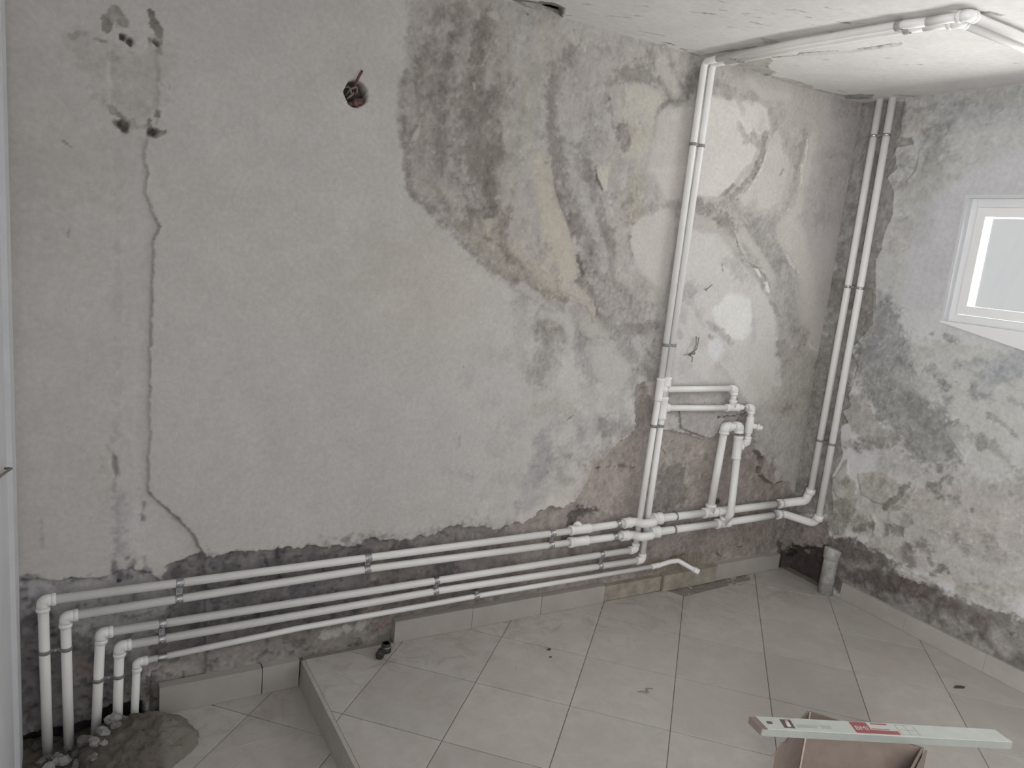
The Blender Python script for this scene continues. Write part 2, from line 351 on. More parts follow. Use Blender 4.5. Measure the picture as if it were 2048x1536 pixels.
# each row: kind, points in metres on the surface, width or edge break-up, softness, tint or relief, strength, raggedness
BACK = (
('P',(-2.12,2.251,-2.162,2.096,-2.19,1.958,-2.19,1.807,-2.168,1.672,-2.111,1.568,-1.994,1.482,-1.87,1.39,-1.721,1.32,-1.559,1.236,-1.443,1.135,-1.377,0.997,-1.043,0.89,0.057,0.352,0.123,2.286,-1.001,2.274,-1.813,2.296),0.0416,0.0347,(0.72,0.705,0.691),0.85,0.8),
('L',(-2.428,1.304,-2.428,1.304),0.2029,0.1826,(0.972,0.945,0.898),0.5,0.6),
('L',(-2.051,1.276,-2.051,1.276),0.2015,0.1813,(0.993,0.949,0.865),0.6,0.6),
('L',(-2.204,1.415,-2.204,1.415),0.1406,0.1265,(0.93,0.914,0.889),0.4,0.6),
('L',(-1.877,0.851,-1.877,0.851),0.3121,0.2809,(0.966,0.981,0.998),0.5,0.6),
('L',(-2.469,0.836,-2.469,0.836),0.3475,0.3127,(0.962,0.965,1.003),0.35,0.6),
('L',(-2.714,1.445,-2.713,1.445),0.2509,0.2258,(0.962,0.954,0.936),0.3,0.6),
('L',(-3.134,1.595,-3.134,1.595),0.1815,0.1633,(0.873,0.873,0.853),0.5,0.6),
('L',(-2.624,0.842,-2.624,0.842),0.252,0.2268,(0.928,0.94,0.977),0.3,0.6),
('P',(-2.204,2.187,-2.199,1.976,-2.207,1.873,-2.181,1.738,-2.159,1.658,-1.809,1.703,-1.835,1.937,-1.875,2.145,-1.871,2.265),0.0287,0.0239,(0.634,0.602,0.586),0.7,0.8),
('L',(-2.201,1.942,-2.203,1.873,-2.194,1.806,-2.175,1.739,-2.159,1.658),0.0137,0.0082,(0.551,0.52,0.503),0.8,0.6),
('L',(-2.099,2.165,-2.11,2.112,-2.097,2.054),0.0155,0.0093,(0.498,0.468,0.451),0.8,0.6),
('L',(-2.153,2.019,-2.147,1.952,-2.143,1.849),0.0117,0.007,(0.545,0.513,0.497),0.8,0.6),
('L',(-2.053,2.097,-2.054,2.021,-2.063,1.933,-2.064,1.897),0.0158,0.0095,(0.457,0.428,0.412),0.85,0.6),
('L',(-2.017,2.224,-2.027,2.164,-2.023,2.121),0.0236,0.0141,(0.47,0.44,0.424),0.85,0.6),
('L',(-1.924,2.17,-1.945,2.12,-1.954,2.051,-1.969,1.985),0.0301,0.0181,(0.434,0.399,0.378),0.85,0.6),
('L',(-1.962,1.915,-1.934,1.847,-1.906,1.778,-1.853,1.697),0.0681,0.034,(0.444,0.416,0.4),0.85,0.6),
('L',(-2.059,1.845,-2.056,1.72),0.0301,0.0181,(0.487,0.457,0.441),0.8,0.6),
('L',(-1.885,1.957,-1.839,1.769),0.0249,0.0149,(0.448,0.419,0.404),0.8,0.6),
('L',(-2.126,2.075,-2.123,1.991,-2.102,1.785),0.0176,0.0106,(0.676,0.635,0.61),0.6,0.6),
('L',(-1.998,1.937,-1.987,1.911),0.0201,0.0121,(0.594,0.555,0.539),0.7,0.6),
('L',(-1.982,2.081,-1.982,2.053),0.0052,0.0031,(0.835,0.784,0.743),0.9,0.6),
('L',(-1.953,1.974,-1.95,1.96),0.0045,0.0027,(0.963,0.92,0.877),0.9,0.6),
('P',(-1.928,2.2,-1.891,2.215,-1.88,2.193,-1.896,2.183,-1.922,2.188),0.0024,0.0032,(0.898,0.865,0.824),0.95,0.5),
('L',(-1.957,2.2,-1.956,2.187),0.0048,0.0029,(0.772,0.74,0.699),0.8,0.6),
('P',(-2.131,1.82,-2.137,1.773,-2.165,1.755,-2.154,1.784),0.0024,0.0032,(0.985,0.939,0.905),0.95,0.5),
('L',(-2.156,1.864,-2.151,1.83),0.0098,0.0059,(0.729,0.687,0.663),0.8,0.6),
('L',(-2.165,1.935,-2.162,1.915),0.0027,0.0016,(0.829,0.795,0.761),0.8,0.6),
('L',(-1.737,2.065,-1.742,1.915,-1.738,1.802),0.0551,0.044,(0.771,0.773,0.708),0.8,0.6),
('L',(-1.652,2.096,-1.651,2.014,-1.641,1.932,-1.624,1.838,-1.586,1.731),0.0195,0.0117,(0.495,0.461,0.452),0.75,0.6),
('L',(-1.688,2.229,-1.682,2.142),0.0462,0.037,(0.808,0.777,0.721),0.8,0.6),
('L',(-1.86,2.166,-1.826,1.938),0.0329,0.0263,(0.688,0.649,0.626),0.7,0.6),
('L',(-1.774,2.228,-1.774,2.228),0.0041,0.0025,(0.29,0.266,0.257),0.9,0.6),
('L',(-1.573,2.172,-1.608,2.105,-1.633,2.048,-1.65,1.988),0.0258,0.0155,(0.511,0.483,0.475),0.8,0.6),
('L',(-1.642,1.951,-1.628,1.857,-1.592,1.73),0.0261,0.0157,(0.498,0.47,0.468),0.8,0.6),
('L',(-1.49,2.004,-1.487,1.879,-1.479,1.745),0.0201,0.012,(0.595,0.581,0.567),0.7,0.6),
('L',(-1.552,1.986,-1.552,1.986),0.0743,0.0669,(0.841,0.81,0.806),0.6,0.6),
('L',(-1.406,2.16,-1.406,2.16),0.0666,0.06,(0.83,0.801,0.788),0.6,0.6),
('L',(-1.233,2.215,-1.23,2.163,-1.246,2.128,-1.317,2.13,-1.371,2.104),0.025,0.015,(0.517,0.503,0.483),0.8,0.6),
('L',(-1.219,2.133,-1.177,2.116,-1.129,2.1),0.0186,0.0111,(0.489,0.475,0.456),0.8,0.6),
('L',(-1.011,2.189,-1.041,2.125,-1.084,2.075,-1.128,2.063),0.0332,0.0199,(0.422,0.409,0.396),0.9,0.6),
('L',(-1.149,2.211,-1.112,2.165),0.014,0.0084,(0.527,0.513,0.494),0.8,0.6),
('P',(-1.3,2.094,-1.224,2.095,-1.136,2.074,-1.164,2.04,-1.183,1.987,-1.18,1.904,-1.214,1.836,-1.312,1.831,-1.358,2.019),0.0223,0.0186,(0.975,0.956,0.865),0.8,0.8),
('P',(-1.136,2.041,-0.999,2.064,-0.981,1.809,-1.194,1.782,-1.169,1.906,-1.163,2.003),0.025,0.0238,(1.0,0.99,0.953),0.8,0.7),
('L',(-1.316,1.919,-1.315,1.919),0.0358,0.0107,(0.499,0.478,0.477),0.9,0.6),
('L',(-1.307,1.898,-1.308,1.869),0.0184,0.0111,(0.507,0.487,0.486),0.85,0.6),
('L',(-1.196,2.19,-1.15,2.154),0.0162,0.0097,(0.905,0.885,0.857),0.85,0.6),
('L',(-1.148,2.142,-1.095,2.102),0.0211,0.0127,(0.897,0.877,0.85),0.85,0.6),
('L',(-1.109,2.166,-1.109,2.166),0.0211,0.0127,(0.87,0.85,0.823),0.8,0.6),
('L',(-1.393,2.005,-1.371,1.933),0.0068,0.0041,(0.579,0.557,0.551),0.8,0.6),
('L',(-1.416,2.088,-1.422,2.028,-1.421,1.985),0.0156,0.0094,(0.602,0.58,0.574),0.8,0.6),
('L',(-1.133,2.058,-1.168,2.027,-1.178,1.992),0.007,0.0042,(0.607,0.587,0.581),0.8,0.6),
('P',(-1.6,2.193,-1.564,2.208,-1.555,2.183,-1.573,2.169,-1.596,2.179),0.0032,0.0043,(0.911,0.889,0.841),0.9,0.5),
('L',(-1.585,2.226,-1.583,2.211),0.003,0.0018,(0.425,0.398,0.378),0.8,0.6),
('L',(-1.532,2.173,-1.531,2.162),0.0026,0.0016,(1.026,0.995,0.937),0.9,0.6),
('P',(-1.429,1.795,-1.368,1.807,-1.345,1.762,-1.418,1.753),0.0055,0.0073,(0.955,0.934,0.859),0.85,0.5),
('L',(-1.349,1.859,-1.327,1.821,-1.355,1.761),0.0138,0.0083,(0.732,0.703,0.643),0.8,0.6),
('L',(-1.252,1.962,-1.251,1.962),0.0037,0.0022,(0.23,0.214,0.198),0.8,0.6),
('L',(-1.401,2.024,-1.401,2.024),0.0045,0.0027,(0.302,0.284,0.275),0.8,0.6),
('P',(-2.014,1.568,-1.774,1.598,-1.783,1.467,-1.629,1.377,-1.499,1.288,-1.49,1.223,-1.645,1.301,-1.795,1.362,-1.896,1.419,-1.953,1.472,-2.001,1.524),0.0157,0.0131,(0.663,0.632,0.571),0.85,0.8),
('L',(-1.921,1.721,-1.903,1.667,-1.88,1.613),0.0606,0.0364,(0.453,0.425,0.409),0.85,0.6),
('L',(-1.861,1.729,-1.846,1.655,-1.852,1.605),0.0169,0.0101,(0.398,0.37,0.355),0.85,0.6),
('L',(-2.106,1.689,-2.089,1.626,-2.007,1.584),0.0304,0.0182,(0.742,0.7,0.684),0.8,0.6),
('L',(-2.166,1.695,-2.159,1.646,-2.139,1.598,-2.097,1.574,-2.045,1.546,-2.013,1.516),0.0151,0.0091,(0.573,0.541,0.525),0.85,0.6),
('L',(-1.98,1.481,-1.934,1.447,-1.896,1.419),0.0097,0.0058,(0.629,0.597,0.605),0.8,0.6),
('L',(-1.876,1.4,-1.839,1.391,-1.805,1.37),0.0134,0.008,(0.57,0.54,0.503),0.8,0.6),
('L',(-2.052,1.63,-2.035,1.599),0.0143,0.0086,(0.577,0.538,0.472),0.8,0.6),
('L',(-1.932,1.569,-1.917,1.525),0.0076,0.0045,(0.487,0.451,0.404),0.8,0.6),
('L',(-1.769,1.594,-1.791,1.537,-1.793,1.474,-1.751,1.43,-1.705,1.401,-1.629,1.377,-1.573,1.326,-1.499,1.292),0.0199,0.0119,(0.466,0.432,0.386),0.9,0.6),
('L',(-1.748,1.365,-1.682,1.333,-1.568,1.284),0.0089,0.0054,(0.56,0.523,0.488),0.7,0.6),
('L',(-1.809,1.705,-1.757,1.646,-1.711,1.573,-1.697,1.498),0.0368,0.0184,(0.857,0.825,0.793),0.85,0.9),
('L',(-1.746,1.47,-1.694,1.434,-1.651,1.396,-1.576,1.351,-1.532,1.32),0.0269,0.0107,(0.863,0.832,0.757),0.85,0.9),
('L',(-1.662,1.756,-1.63,1.661,-1.589,1.565,-1.556,1.465,-1.538,1.404),0.0424,0.0212,(0.951,0.919,0.824),0.85,0.6),
('P',(-1.868,1.541,-1.842,1.552,-1.832,1.502,-1.849,1.485,-1.87,1.514),0.0038,0.0051,(0.843,0.802,0.717),0.9,0.5),
('L',(-1.886,1.547,-1.838,1.558),0.0034,0.002,(0.427,0.394,0.349),0.8,0.6),
('L',(-1.867,1.483,-1.835,1.48),0.0064,0.0038,(0.444,0.41,0.364),0.8,0.6),
('L',(-1.685,1.27,-1.685,1.27),0.0403,0.0322,(0.696,0.672,0.666),0.8,0.6),
('L',(-1.595,1.22,-1.582,1.156),0.0344,0.0275,(0.59,0.567,0.552),0.8,0.6),
('L',(-1.67,1.229,-1.604,1.168),0.034,0.0306,(0.762,0.756,0.751),0.6,0.6),
('L',(-1.696,1.328,-1.619,1.29,-1.488,1.21),0.0114,0.0068,(0.923,0.909,0.897),0.8,0.6),
('L',(-1.601,1.764,-1.58,1.715,-1.554,1.67,-1.522,1.613,-1.472,1.552,-1.428,1.497,-1.398,1.435),0.043,0.0215,(0.552,0.524,0.516),0.85,0.8),
('L',(-1.602,1.692,-1.57,1.64,-1.541,1.59,-1.5,1.532),0.0134,0.0081,(0.457,0.43,0.421),0.85,0.6),
('L',(-1.474,1.781,-1.446,1.732,-1.411,1.674,-1.382,1.619,-1.351,1.555),0.0183,0.011,(0.531,0.504,0.51),0.85,0.6),
('L',(-1.334,1.548,-1.314,1.506,-1.301,1.442,-1.284,1.4,-1.243,1.358,-1.183,1.303),0.0262,0.0131,(0.492,0.465,0.457),0.85,0.8),
('P',(-1.4,1.414,-1.253,1.38,-1.124,1.297,-1.044,1.216,-1.026,1.143,-1.249,1.139,-1.316,1.207,-1.39,1.306),0.0349,0.0291,(0.612,0.591,0.585),0.8,0.8),
('L',(-1.441,1.368,-1.397,1.319,-1.352,1.268,-1.305,1.212,-1.255,1.178,-1.105,1.187),0.0263,0.0132,(0.455,0.435,0.421),0.85,0.8),
('P',(-1.668,1.755,-1.625,1.761,-1.593,1.665,-1.518,1.547,-1.468,1.409,-1.452,1.367,-1.527,1.346,-1.624,1.398),0.0076,0.0063,(0.931,0.9,0.806),0.85,0.8),
('L',(-1.519,1.329,-1.444,1.312,-1.38,1.272,-1.354,1.242),0.0258,0.009,(0.873,0.834,0.769),0.9,0.9),
('L',(-1.389,1.183,-1.345,1.18,-1.282,1.168),0.0335,0.0134,(0.885,0.872,0.851),0.9,0.9),
('L',(-1.502,1.765,-1.486,1.616,-1.441,1.554,-1.391,1.5),0.0137,0.0096,(0.719,0.697,0.684),0.7,0.9),
('L',(-1.4,1.558,-1.342,1.461,-1.331,1.418),0.0187,0.0112,(0.772,0.742,0.738),0.7,0.9),
('L',(-1.432,1.779,-1.422,1.747,-1.383,1.696),0.0032,0.0019,(0.278,0.26,0.242),0.9,0.6),
('P',(-1.423,1.788,-1.37,1.787,-1.363,1.705,-1.378,1.697,-1.417,1.748),0.002,0.0027,(1.02,1.0,0.923),0.95,0.5),
('L',(-1.309,1.713,-1.309,1.713),0.0168,0.0034,(0.961,0.932,0.849),0.95,0.6),
('L',(-1.342,1.665,-1.342,1.665),0.0074,0.0015,(1.03,1.01,0.971),0.95,0.6),
('P',(-1.349,1.648,-1.326,1.642,-1.319,1.609,-1.333,1.616),0.0017,0.0023,(1.002,0.981,0.933),0.95,0.5),
('L',(-1.277,1.604,-1.255,1.468,-1.265,1.423),0.0262,0.0157,(0.843,0.806,0.785),0.8,0.9),
('L',(-1.228,1.751,-1.22,1.632),0.045,0.0315,(0.755,0.726,0.629),0.8,0.9),
('L',(-1.303,1.704,-1.265,1.67),0.0234,0.0141,(0.621,0.586,0.538),0.7,0.6),
('P',(-1.175,1.808,-0.988,1.846,-1.0,1.713,-1.126,1.655,-1.229,1.583,-1.223,1.514,-1.175,1.429,-1.077,1.368,-1.01,1.335,-1.001,1.623),0.0175,0.0195,(1.061,1.042,1.014),0.85,0.6),
('L',(-1.244,1.608,-1.222,1.505,-1.195,1.446),0.0062,0.0037,(0.579,0.545,0.511),0.8,1.0),
('L',(-1.222,1.644,-1.226,1.601),0.0119,0.0071,(0.572,0.538,0.466),0.8,1.0),
('L',(-1.359,1.277,-1.341,1.233,-1.308,1.23),0.011,0.0044,(0.304,0.286,0.267),0.9,1.2),
('L',(-1.334,1.256,-1.298,1.239),0.0072,0.0022,(0.994,0.991,0.971),0.9,1.2),
('L',(-1.464,1.452,-1.432,1.377),0.006,0.0024,(0.293,0.265,0.237),0.9,1.0),
('L',(-1.277,1.209,-1.231,1.206),0.0097,0.0029,(0.92,0.908,0.915),0.9,1.0),
('L',(-1.256,1.402,-1.162,1.349,-1.092,1.317,-1.034,1.333),0.0245,0.0123,(0.897,0.869,0.84),0.8,0.9),
('L',(-1.133,1.663,-1.084,1.681,-1.014,1.693),0.017,0.0102,(0.664,0.644,0.639),0.8,0.6),
('L',(-1.127,1.663,-1.134,1.636),0.0096,0.0058,(0.712,0.692,0.679),0.8,0.6),
('L',(-0.921,1.358,-0.863,1.352),0.023,0.0138,(0.576,0.563,0.571),0.85,0.6),
('L',(-0.904,1.264,-0.904,1.264),0.0308,0.0185,(0.618,0.612,0.621),0.8,0.6),
('L',(-0.781,1.264,-0.737,1.177),0.0105,0.0063,(0.796,0.8,0.823),0.8,0.6),
('P',(-1.607,1.261,-1.51,1.223,-1.463,1.181,-1.439,1.124,-1.589,1.121),0.0104,0.0139,(0.635,0.628,0.606),0.8,0.5),
('L',(-1.577,1.267,-1.5,1.223,-1.46,1.181,-1.441,1.133),0.0084,0.005,(0.903,0.889,0.868),0.85,0.6),
('P',(-0.929,2.129,-0.676,2.245,-0.203,2.259,-0.149,2.063,-0.235,1.71,-0.201,1.576,-0.91,1.519,-0.939,1.895),0.0322,0.0358,(0.915,0.904,0.868),0.8,0.6),
('P',(-0.927,2.12,-0.773,2.14,-0.685,2.15,-0.595,2.127,-0.56,2.054,-0.584,2.029,-0.638,2.011,-0.612,1.962,-0.638,1.906,-0.696,1.856,-0.729,1.794,-0.808,1.742,-0.922,1.734,-0.961,1.791,-0.954,2.042),0.0114,0.0127,(1.164,1.166,1.14),0.95,0.6),
('L',(-0.931,2.173,-0.89,2.146,-0.796,2.148,-0.679,2.159),0.0239,0.0143,(0.624,0.604,0.578),0.85,0.6),
('L',(-0.766,2.143,-0.729,2.094),0.0171,0.0103,(0.848,0.828,0.801),0.8,0.6),
('L',(-0.744,2.041,-0.691,1.987),0.0162,0.0081,(0.769,0.75,0.715),0.9,0.9),
('L',(-0.586,2.029,-0.582,1.977,-0.593,1.912,-0.625,1.854,-0.668,1.796,-0.713,1.753),0.0154,0.0046,(0.562,0.543,0.517),0.95,0.7),
('L',(-0.653,2.008,-0.615,1.977),0.0205,0.0103,(0.688,0.668,0.634),0.85,0.9),
('L',(-0.568,2.116,-0.536,2.079,-0.527,2.006),0.0178,0.0107,(0.694,0.681,0.647),0.8,0.6),
('L',(-0.723,1.8,-0.78,1.751),0.0076,0.0045,(0.513,0.494,0.462),0.9,0.6),
('P',(-0.521,2.05,-0.408,2.057,-0.403,1.97,-0.41,1.86,-0.423,1.775,-0.493,1.723,-0.652,1.723,-0.687,1.74,-0.597,1.826,-0.567,1.921,-0.558,2.002),0.013,0.0108,(1.039,1.03,0.994),0.85,0.8),
('L',(-0.343,2.067,-0.341,1.99,-0.354,1.922,-0.346,1.857,-0.367,1.787,-0.396,1.734,-0.44,1.673),0.0222,0.0111,(0.719,0.697,0.669),0.9,0.7),
('L',(-0.467,2.026,-0.398,1.982),0.0333,0.02,(0.79,0.769,0.741),0.8,0.9),
('L',(-0.28,2.054,-0.298,1.974,-0.298,1.874,-0.304,1.76,-0.372,1.668,-0.321,1.599),0.0296,0.0118,(1.095,1.084,1.013),0.85,0.7),
('L',(-0.32,2.043,-0.322,1.982),0.0043,0.0026,(1.31,1.3,1.236),0.9,0.6),
('L',(-0.444,1.899,-0.455,1.876),0.0067,0.004,(0.49,0.47,0.439),0.8,0.6),
('L',(-0.923,1.698,-0.837,1.703,-0.755,1.664,-0.683,1.611),0.0276,0.0138,(0.512,0.493,0.467),0.9,0.7),
('L',(-0.7,1.728,-0.628,1.682,-0.554,1.634,-0.479,1.554),0.0361,0.0217,(0.66,0.641,0.636),0.85,0.8),
('L',(-0.526,1.654,-0.435,1.651),0.0429,0.03,(0.673,0.653,0.641),0.8,0.6),
('P',(-0.431,1.668,-0.288,1.711,-0.201,1.576,-0.388,1.561),0.0103,0.0138,(0.989,0.969,0.922),0.8,0.5),
('P',(-0.193,2.222,0.017,2.259,0.054,2.035,0.073,1.801,0.067,1.583,-0.171,1.564,-0.259,1.737,-0.235,1.882,-0.221,1.996,-0.204,2.132),0.0383,0.0319,(0.851,0.824,0.846),0.9,0.8),
('L',(-0.169,2.004,-0.046,2.021),0.0191,0.0114,(0.736,0.709,0.691),0.8,0.6),
('L',(-0.115,2.202,-0.016,2.242),0.0348,0.0209,(0.711,0.683,0.682),0.8,0.6),
('L',(-0.178,2.103,-0.178,2.103),0.0376,0.0225,(0.965,0.939,0.913),0.6,0.6),
('P',(0.056,2.271,0.044,2.149,0.047,2.057,0.052,1.976,0.063,1.842,0.037,1.69,0.048,1.582,0.271,1.599,0.296,2.313),0.0055,0.0046,(0.699,0.67,0.686),0.95,0.8),
('L',(0.039,2.217,0.043,2.138,0.047,2.057),0.0048,0.0029,(1.296,1.266,1.276),0.85,0.6),
('L',(-0.722,2.217,-0.63,2.178,-0.475,2.195),0.0175,0.0105,(1.039,1.029,0.993),0.7,0.6),
('P',(-0.933,1.592,-0.758,1.592,-0.648,1.508,-0.465,1.408,-0.355,1.297,-0.261,1.088,-0.215,0.933,-0.376,0.83,-0.549,0.967,-0.902,0.952,-0.924,1.273),0.0222,0.0247,(1.13,1.142,1.156),0.9,0.6),
('P',(-0.732,1.281,-0.647,1.358,-0.516,1.342,-0.469,1.204,-0.523,1.15,-0.614,1.16,-0.706,1.226),0.0166,0.0185,(1.304,1.35,1.35),0.95,0.6),
('P',(-0.727,1.14,-0.678,1.164,-0.627,1.107,-0.672,1.061,-0.725,1.089),0.0119,0.0159,(1.217,1.271,1.35),0.9,0.5),
('L',(-0.882,1.356,-0.881,1.356),0.0439,0.0351,(0.733,0.721,0.733),0.85,0.9),
('L',(-0.91,1.274,-0.887,1.231),0.0176,0.0106,(0.83,0.835,0.859),0.8,0.6),
('L',(-0.752,1.224,-0.675,1.187,-0.594,1.14),0.0147,0.0073,(0.713,0.715,0.727),0.9,0.9),
('L',(-0.476,1.239,-0.457,1.151),0.0139,0.0083,(0.904,0.928,0.955),0.8,0.6),
('L',(-0.932,1.197,-0.888,1.159),0.0118,0.0071,(0.789,0.793,0.816),0.8,0.6),
('L',(-0.857,1.303,-0.771,1.207),0.0119,0.0071,(0.887,0.893,0.919),0.7,0.6),
('L',(-0.733,1.168,-0.715,1.158),0.0079,0.0047,(0.593,0.594,0.61),0.8,0.6),
('L',(-0.913,1.053,-0.772,0.98),0.036,0.0216,(0.929,0.962,0.99),0.7,0.6),
('L',(-0.66,1.038,-0.557,0.967),0.0156,0.0093,(0.86,0.882,0.899),0.7,0.6),
('L',(-0.686,1.614,-0.636,1.564,-0.583,1.502,-0.496,1.474,-0.438,1.438,-0.41,1.394),0.0104,0.0042,(0.501,0.482,0.463),0.9,1.2),
('L',(-0.698,1.488,-0.583,1.429),0.0242,0.0145,(0.859,0.84,0.821),0.8,1.0),
('P',(-0.528,1.472,-0.487,1.469,-0.47,1.43,-0.487,1.435),0.0023,0.0031,(1.35,1.35,1.35),0.95,0.5),
('P',(-0.45,1.414,-0.43,1.421,-0.4,1.365,-0.428,1.375),0.0023,0.0031,(1.35,1.35,1.35),0.95,0.5),
('L',(-0.474,1.447,-0.446,1.38),0.0106,0.0064,(0.674,0.654,0.657),0.9,0.6),
('L',(-0.381,1.337,-0.323,1.274),0.0127,0.0064,(0.618,0.605,0.6),0.9,0.9),
('L',(-0.584,1.651,-0.489,1.588,-0.384,1.528,-0.321,1.446,-0.264,1.354,-0.223,1.26),0.0377,0.0226,(0.668,0.655,0.65),0.9,0.8),
('L',(-0.624,1.615,-0.49,1.52,-0.405,1.44),0.0184,0.0092,(0.987,0.977,0.95),0.85,0.8),
('L',(-0.295,1.517,-0.233,1.463),0.0109,0.0043,(0.527,0.506,0.492),0.9,0.9),
('L',(-0.359,1.673,-0.246,1.568,-0.164,1.455,-0.116,1.337,-0.066,1.216,-0.015,1.129),0.0619,0.0309,(1.022,1.009,0.959),0.85,0.7),
('P',(-0.144,1.694,0.028,1.711,0.032,1.56,0.005,1.343,0.017,1.117,-0.063,1.134,-0.067,1.401,-0.168,1.574),0.0208,0.0198,(0.95,0.925,0.94),0.8,0.7),
('P',(-0.296,1.161,-0.058,1.116,-0.005,1.091,0.067,0.741,-0.153,0.75,-0.278,0.821,-0.205,0.964),0.0322,0.0268,(0.746,0.732,0.687),0.85,0.8),
('L',(-0.26,1.119,-0.184,1.176,-0.122,1.183),0.0394,0.0237,(0.64,0.619,0.605),0.85,0.9),
('L',(-0.108,0.868,-0.189,0.787),0.0155,0.0093,(0.579,0.558,0.518),0.8,0.9),
('L',(-0.414,0.996,-0.262,0.902),0.0488,0.039,(0.983,0.964,0.909),0.7,0.6),
('L',(0.045,1.53,0.036,1.332,0.027,1.187,0.008,1.117),0.005,0.003,(1.288,1.263,1.252),0.9,0.6),
('P',(0.037,1.711,0.057,1.537,0.049,1.338,0.04,1.193,0.019,1.11,-0.007,1.027,0.047,0.742,0.312,0.732,0.278,1.735),0.0065,0.0054,(0.616,0.598,0.589),0.9,0.8),
('L',(-0.717,1.47,-0.708,1.449),0.0042,0.0025,(0.342,0.324,0.307),0.8,0.6),
('L',(0.021,0.826,0.018,0.78,0.022,0.727),0.0076,0.0015,(1.338,1.329,1.286),0.95,0.6),
('L',(-1.762,1.077,-1.688,0.967,-1.537,0.793),0.1033,0.093,(0.95,0.965,0.973),0.6,0.6),
('L',(-1.55,1.213,-1.537,1.107,-1.564,1.011),0.0566,0.0453,(0.662,0.654,0.632),0.85,0.6),
('L',(-1.561,1.19,-1.561,1.19),0.0533,0.0373,(0.585,0.555,0.54),0.8,0.6),
('L',(-1.591,1.228,-1.484,1.215,-1.448,1.149,-1.418,1.052,-1.439,0.982),0.0199,0.0119,(0.985,0.992,0.99),0.85,0.6),
('L',(-1.411,1.149,-1.396,1.046),0.0276,0.0165,(0.676,0.669,0.679),0.85,0.6),
('L',(-1.682,1.186,-1.66,1.05),0.0262,0.0157,(0.792,0.795,0.772),0.6,0.6),
('P',(-1.36,1.11,-1.269,1.123,-1.144,1.036,-1.141,0.975,-1.124,0.913,-1.198,0.902,-1.316,1.005),0.0258,0.0191,(0.94,0.955,0.964),0.85,0.9),
('L',(-1.297,1.216,-1.198,1.143,-1.087,1.066,-1.023,1.011),0.0447,0.0223,(0.61,0.604,0.605),0.85,0.9),
('L',(-1.401,1.201,-1.342,1.18,-1.294,1.146),0.0277,0.0111,(0.875,0.871,0.841),0.85,1.0),
('L',(-1.136,1.132,-1.09,1.084),0.0161,0.0064,(0.915,0.921,0.939),0.9,1.2),
('L',(-1.118,0.975,-1.164,0.926),0.0194,0.0116,(0.74,0.743,0.763),0.7,0.6),
('L',(-1.256,0.794,-1.179,0.779,-1.084,0.762),0.0422,0.0253,(0.562,0.555,0.562),0.85,0.9),
('L',(-1.336,0.797,-1.357,0.737),0.0284,0.0227,(0.677,0.678,0.696),0.8,0.6),
('L',(-1.53,0.734,-1.498,0.643,-1.545,0.586),0.037,0.0259,(0.687,0.696,0.732),0.85,0.6),
('L',(-1.577,0.571,-1.565,0.468),0.037,0.0259,(0.771,0.773,0.803),0.8,0.6),
('L',(-1.607,0.49,-1.613,0.424),0.0185,0.0111,(0.729,0.722,0.75),0.8,0.6),
('L',(-1.567,0.441,-1.567,0.441),0.0161,0.0097,(0.513,0.497,0.496),0.8,0.6),
('L',(-1.31,0.916,-1.294,0.753),0.0222,0.0133,(0.895,0.9,0.907),0.7,0.6),
('L',(-1.209,0.878,-1.11,0.826),0.0356,0.0178,(0.857,0.862,0.869),0.8,1.0),
('P',(-1.05,0.962,-1.0,0.968,-0.981,0.668,-1.085,0.674,-1.176,0.71,-1.075,0.756,-1.085,0.888),0.0079,0.0066,(0.944,0.915,0.842),0.9,0.8),
('L',(-1.089,0.699,-1.016,0.689),0.02,0.012,(1.126,1.097,1.01),0.8,0.6),
('L',(-1.578,0.858,-1.446,0.878),0.0274,0.0165,(0.805,0.808,0.751),0.7,0.6),
('L',(-1.411,0.823,-1.411,0.823),0.0124,0.0025,(1.22,1.21,1.18),0.95,0.6),
('L',(-1.424,0.818,-1.399,0.835),0.0025,0.0015,(0.391,0.377,0.374),0.8,0.6),
('L',(-1.519,0.94,-1.51,0.925),0.0036,0.0022,(0.485,0.477,0.468),0.8,0.6),
('L',(-1.799,1.076,-1.717,1.061),0.0173,0.0104,(0.832,0.835,0.821),0.5,0.6),
('L',(-1.929,0.643,-1.835,0.603),0.0203,0.0162,(0.744,0.745,0.774),0.5,1.0),
('L',(-1.903,1.03,-1.903,1.03),0.0045,0.0027,(0.347,0.332,0.327),0.8,0.6),
('L',(-1.887,0.768,-1.89,0.735),0.0086,0.0052,(0.69,0.682,0.675),0.5,0.6),
('L',(-1.459,0.5,-1.447,0.462,-1.356,0.472),0.019,0.0076,(1.189,1.126,1.075),0.9,0.9),
('L',(-1.378,0.53,-1.323,0.551),0.0192,0.0077,(1.069,1.048,1.008),0.85,0.9),
('L',(-1.594,0.428,-1.528,0.446),0.0217,0.0087,(1.118,1.086,1.075),0.85,0.9),
('L',(-1.427,0.577,-1.368,0.561),0.0253,0.0152,(0.736,0.73,0.708),0.7,0.6),
('L',(-2.015,2.039,-2.015,2.039),0.0159,0.0111,(0.579,0.555,0.539),0.6,1.2),
('L',(-1.953,2.083,-1.953,2.083),0.0144,0.0101,(0.55,0.527,0.511),0.6,1.2),
('L',(-2.026,1.974,-2.026,1.974),0.0199,0.0139,(0.54,0.517,0.501),0.6,1.2),
('L',(-1.902,2.076,-1.902,2.076),0.0162,0.0114,(0.584,0.561,0.545),0.6,1.2),
('L',(-2.122,2.025,-2.122,2.025),0.0233,0.0163,(0.593,0.569,0.553),0.6,1.2),
('L',(-2.114,1.923,-2.114,1.923),0.0196,0.0137,(0.615,0.59,0.574),0.6,1.2),
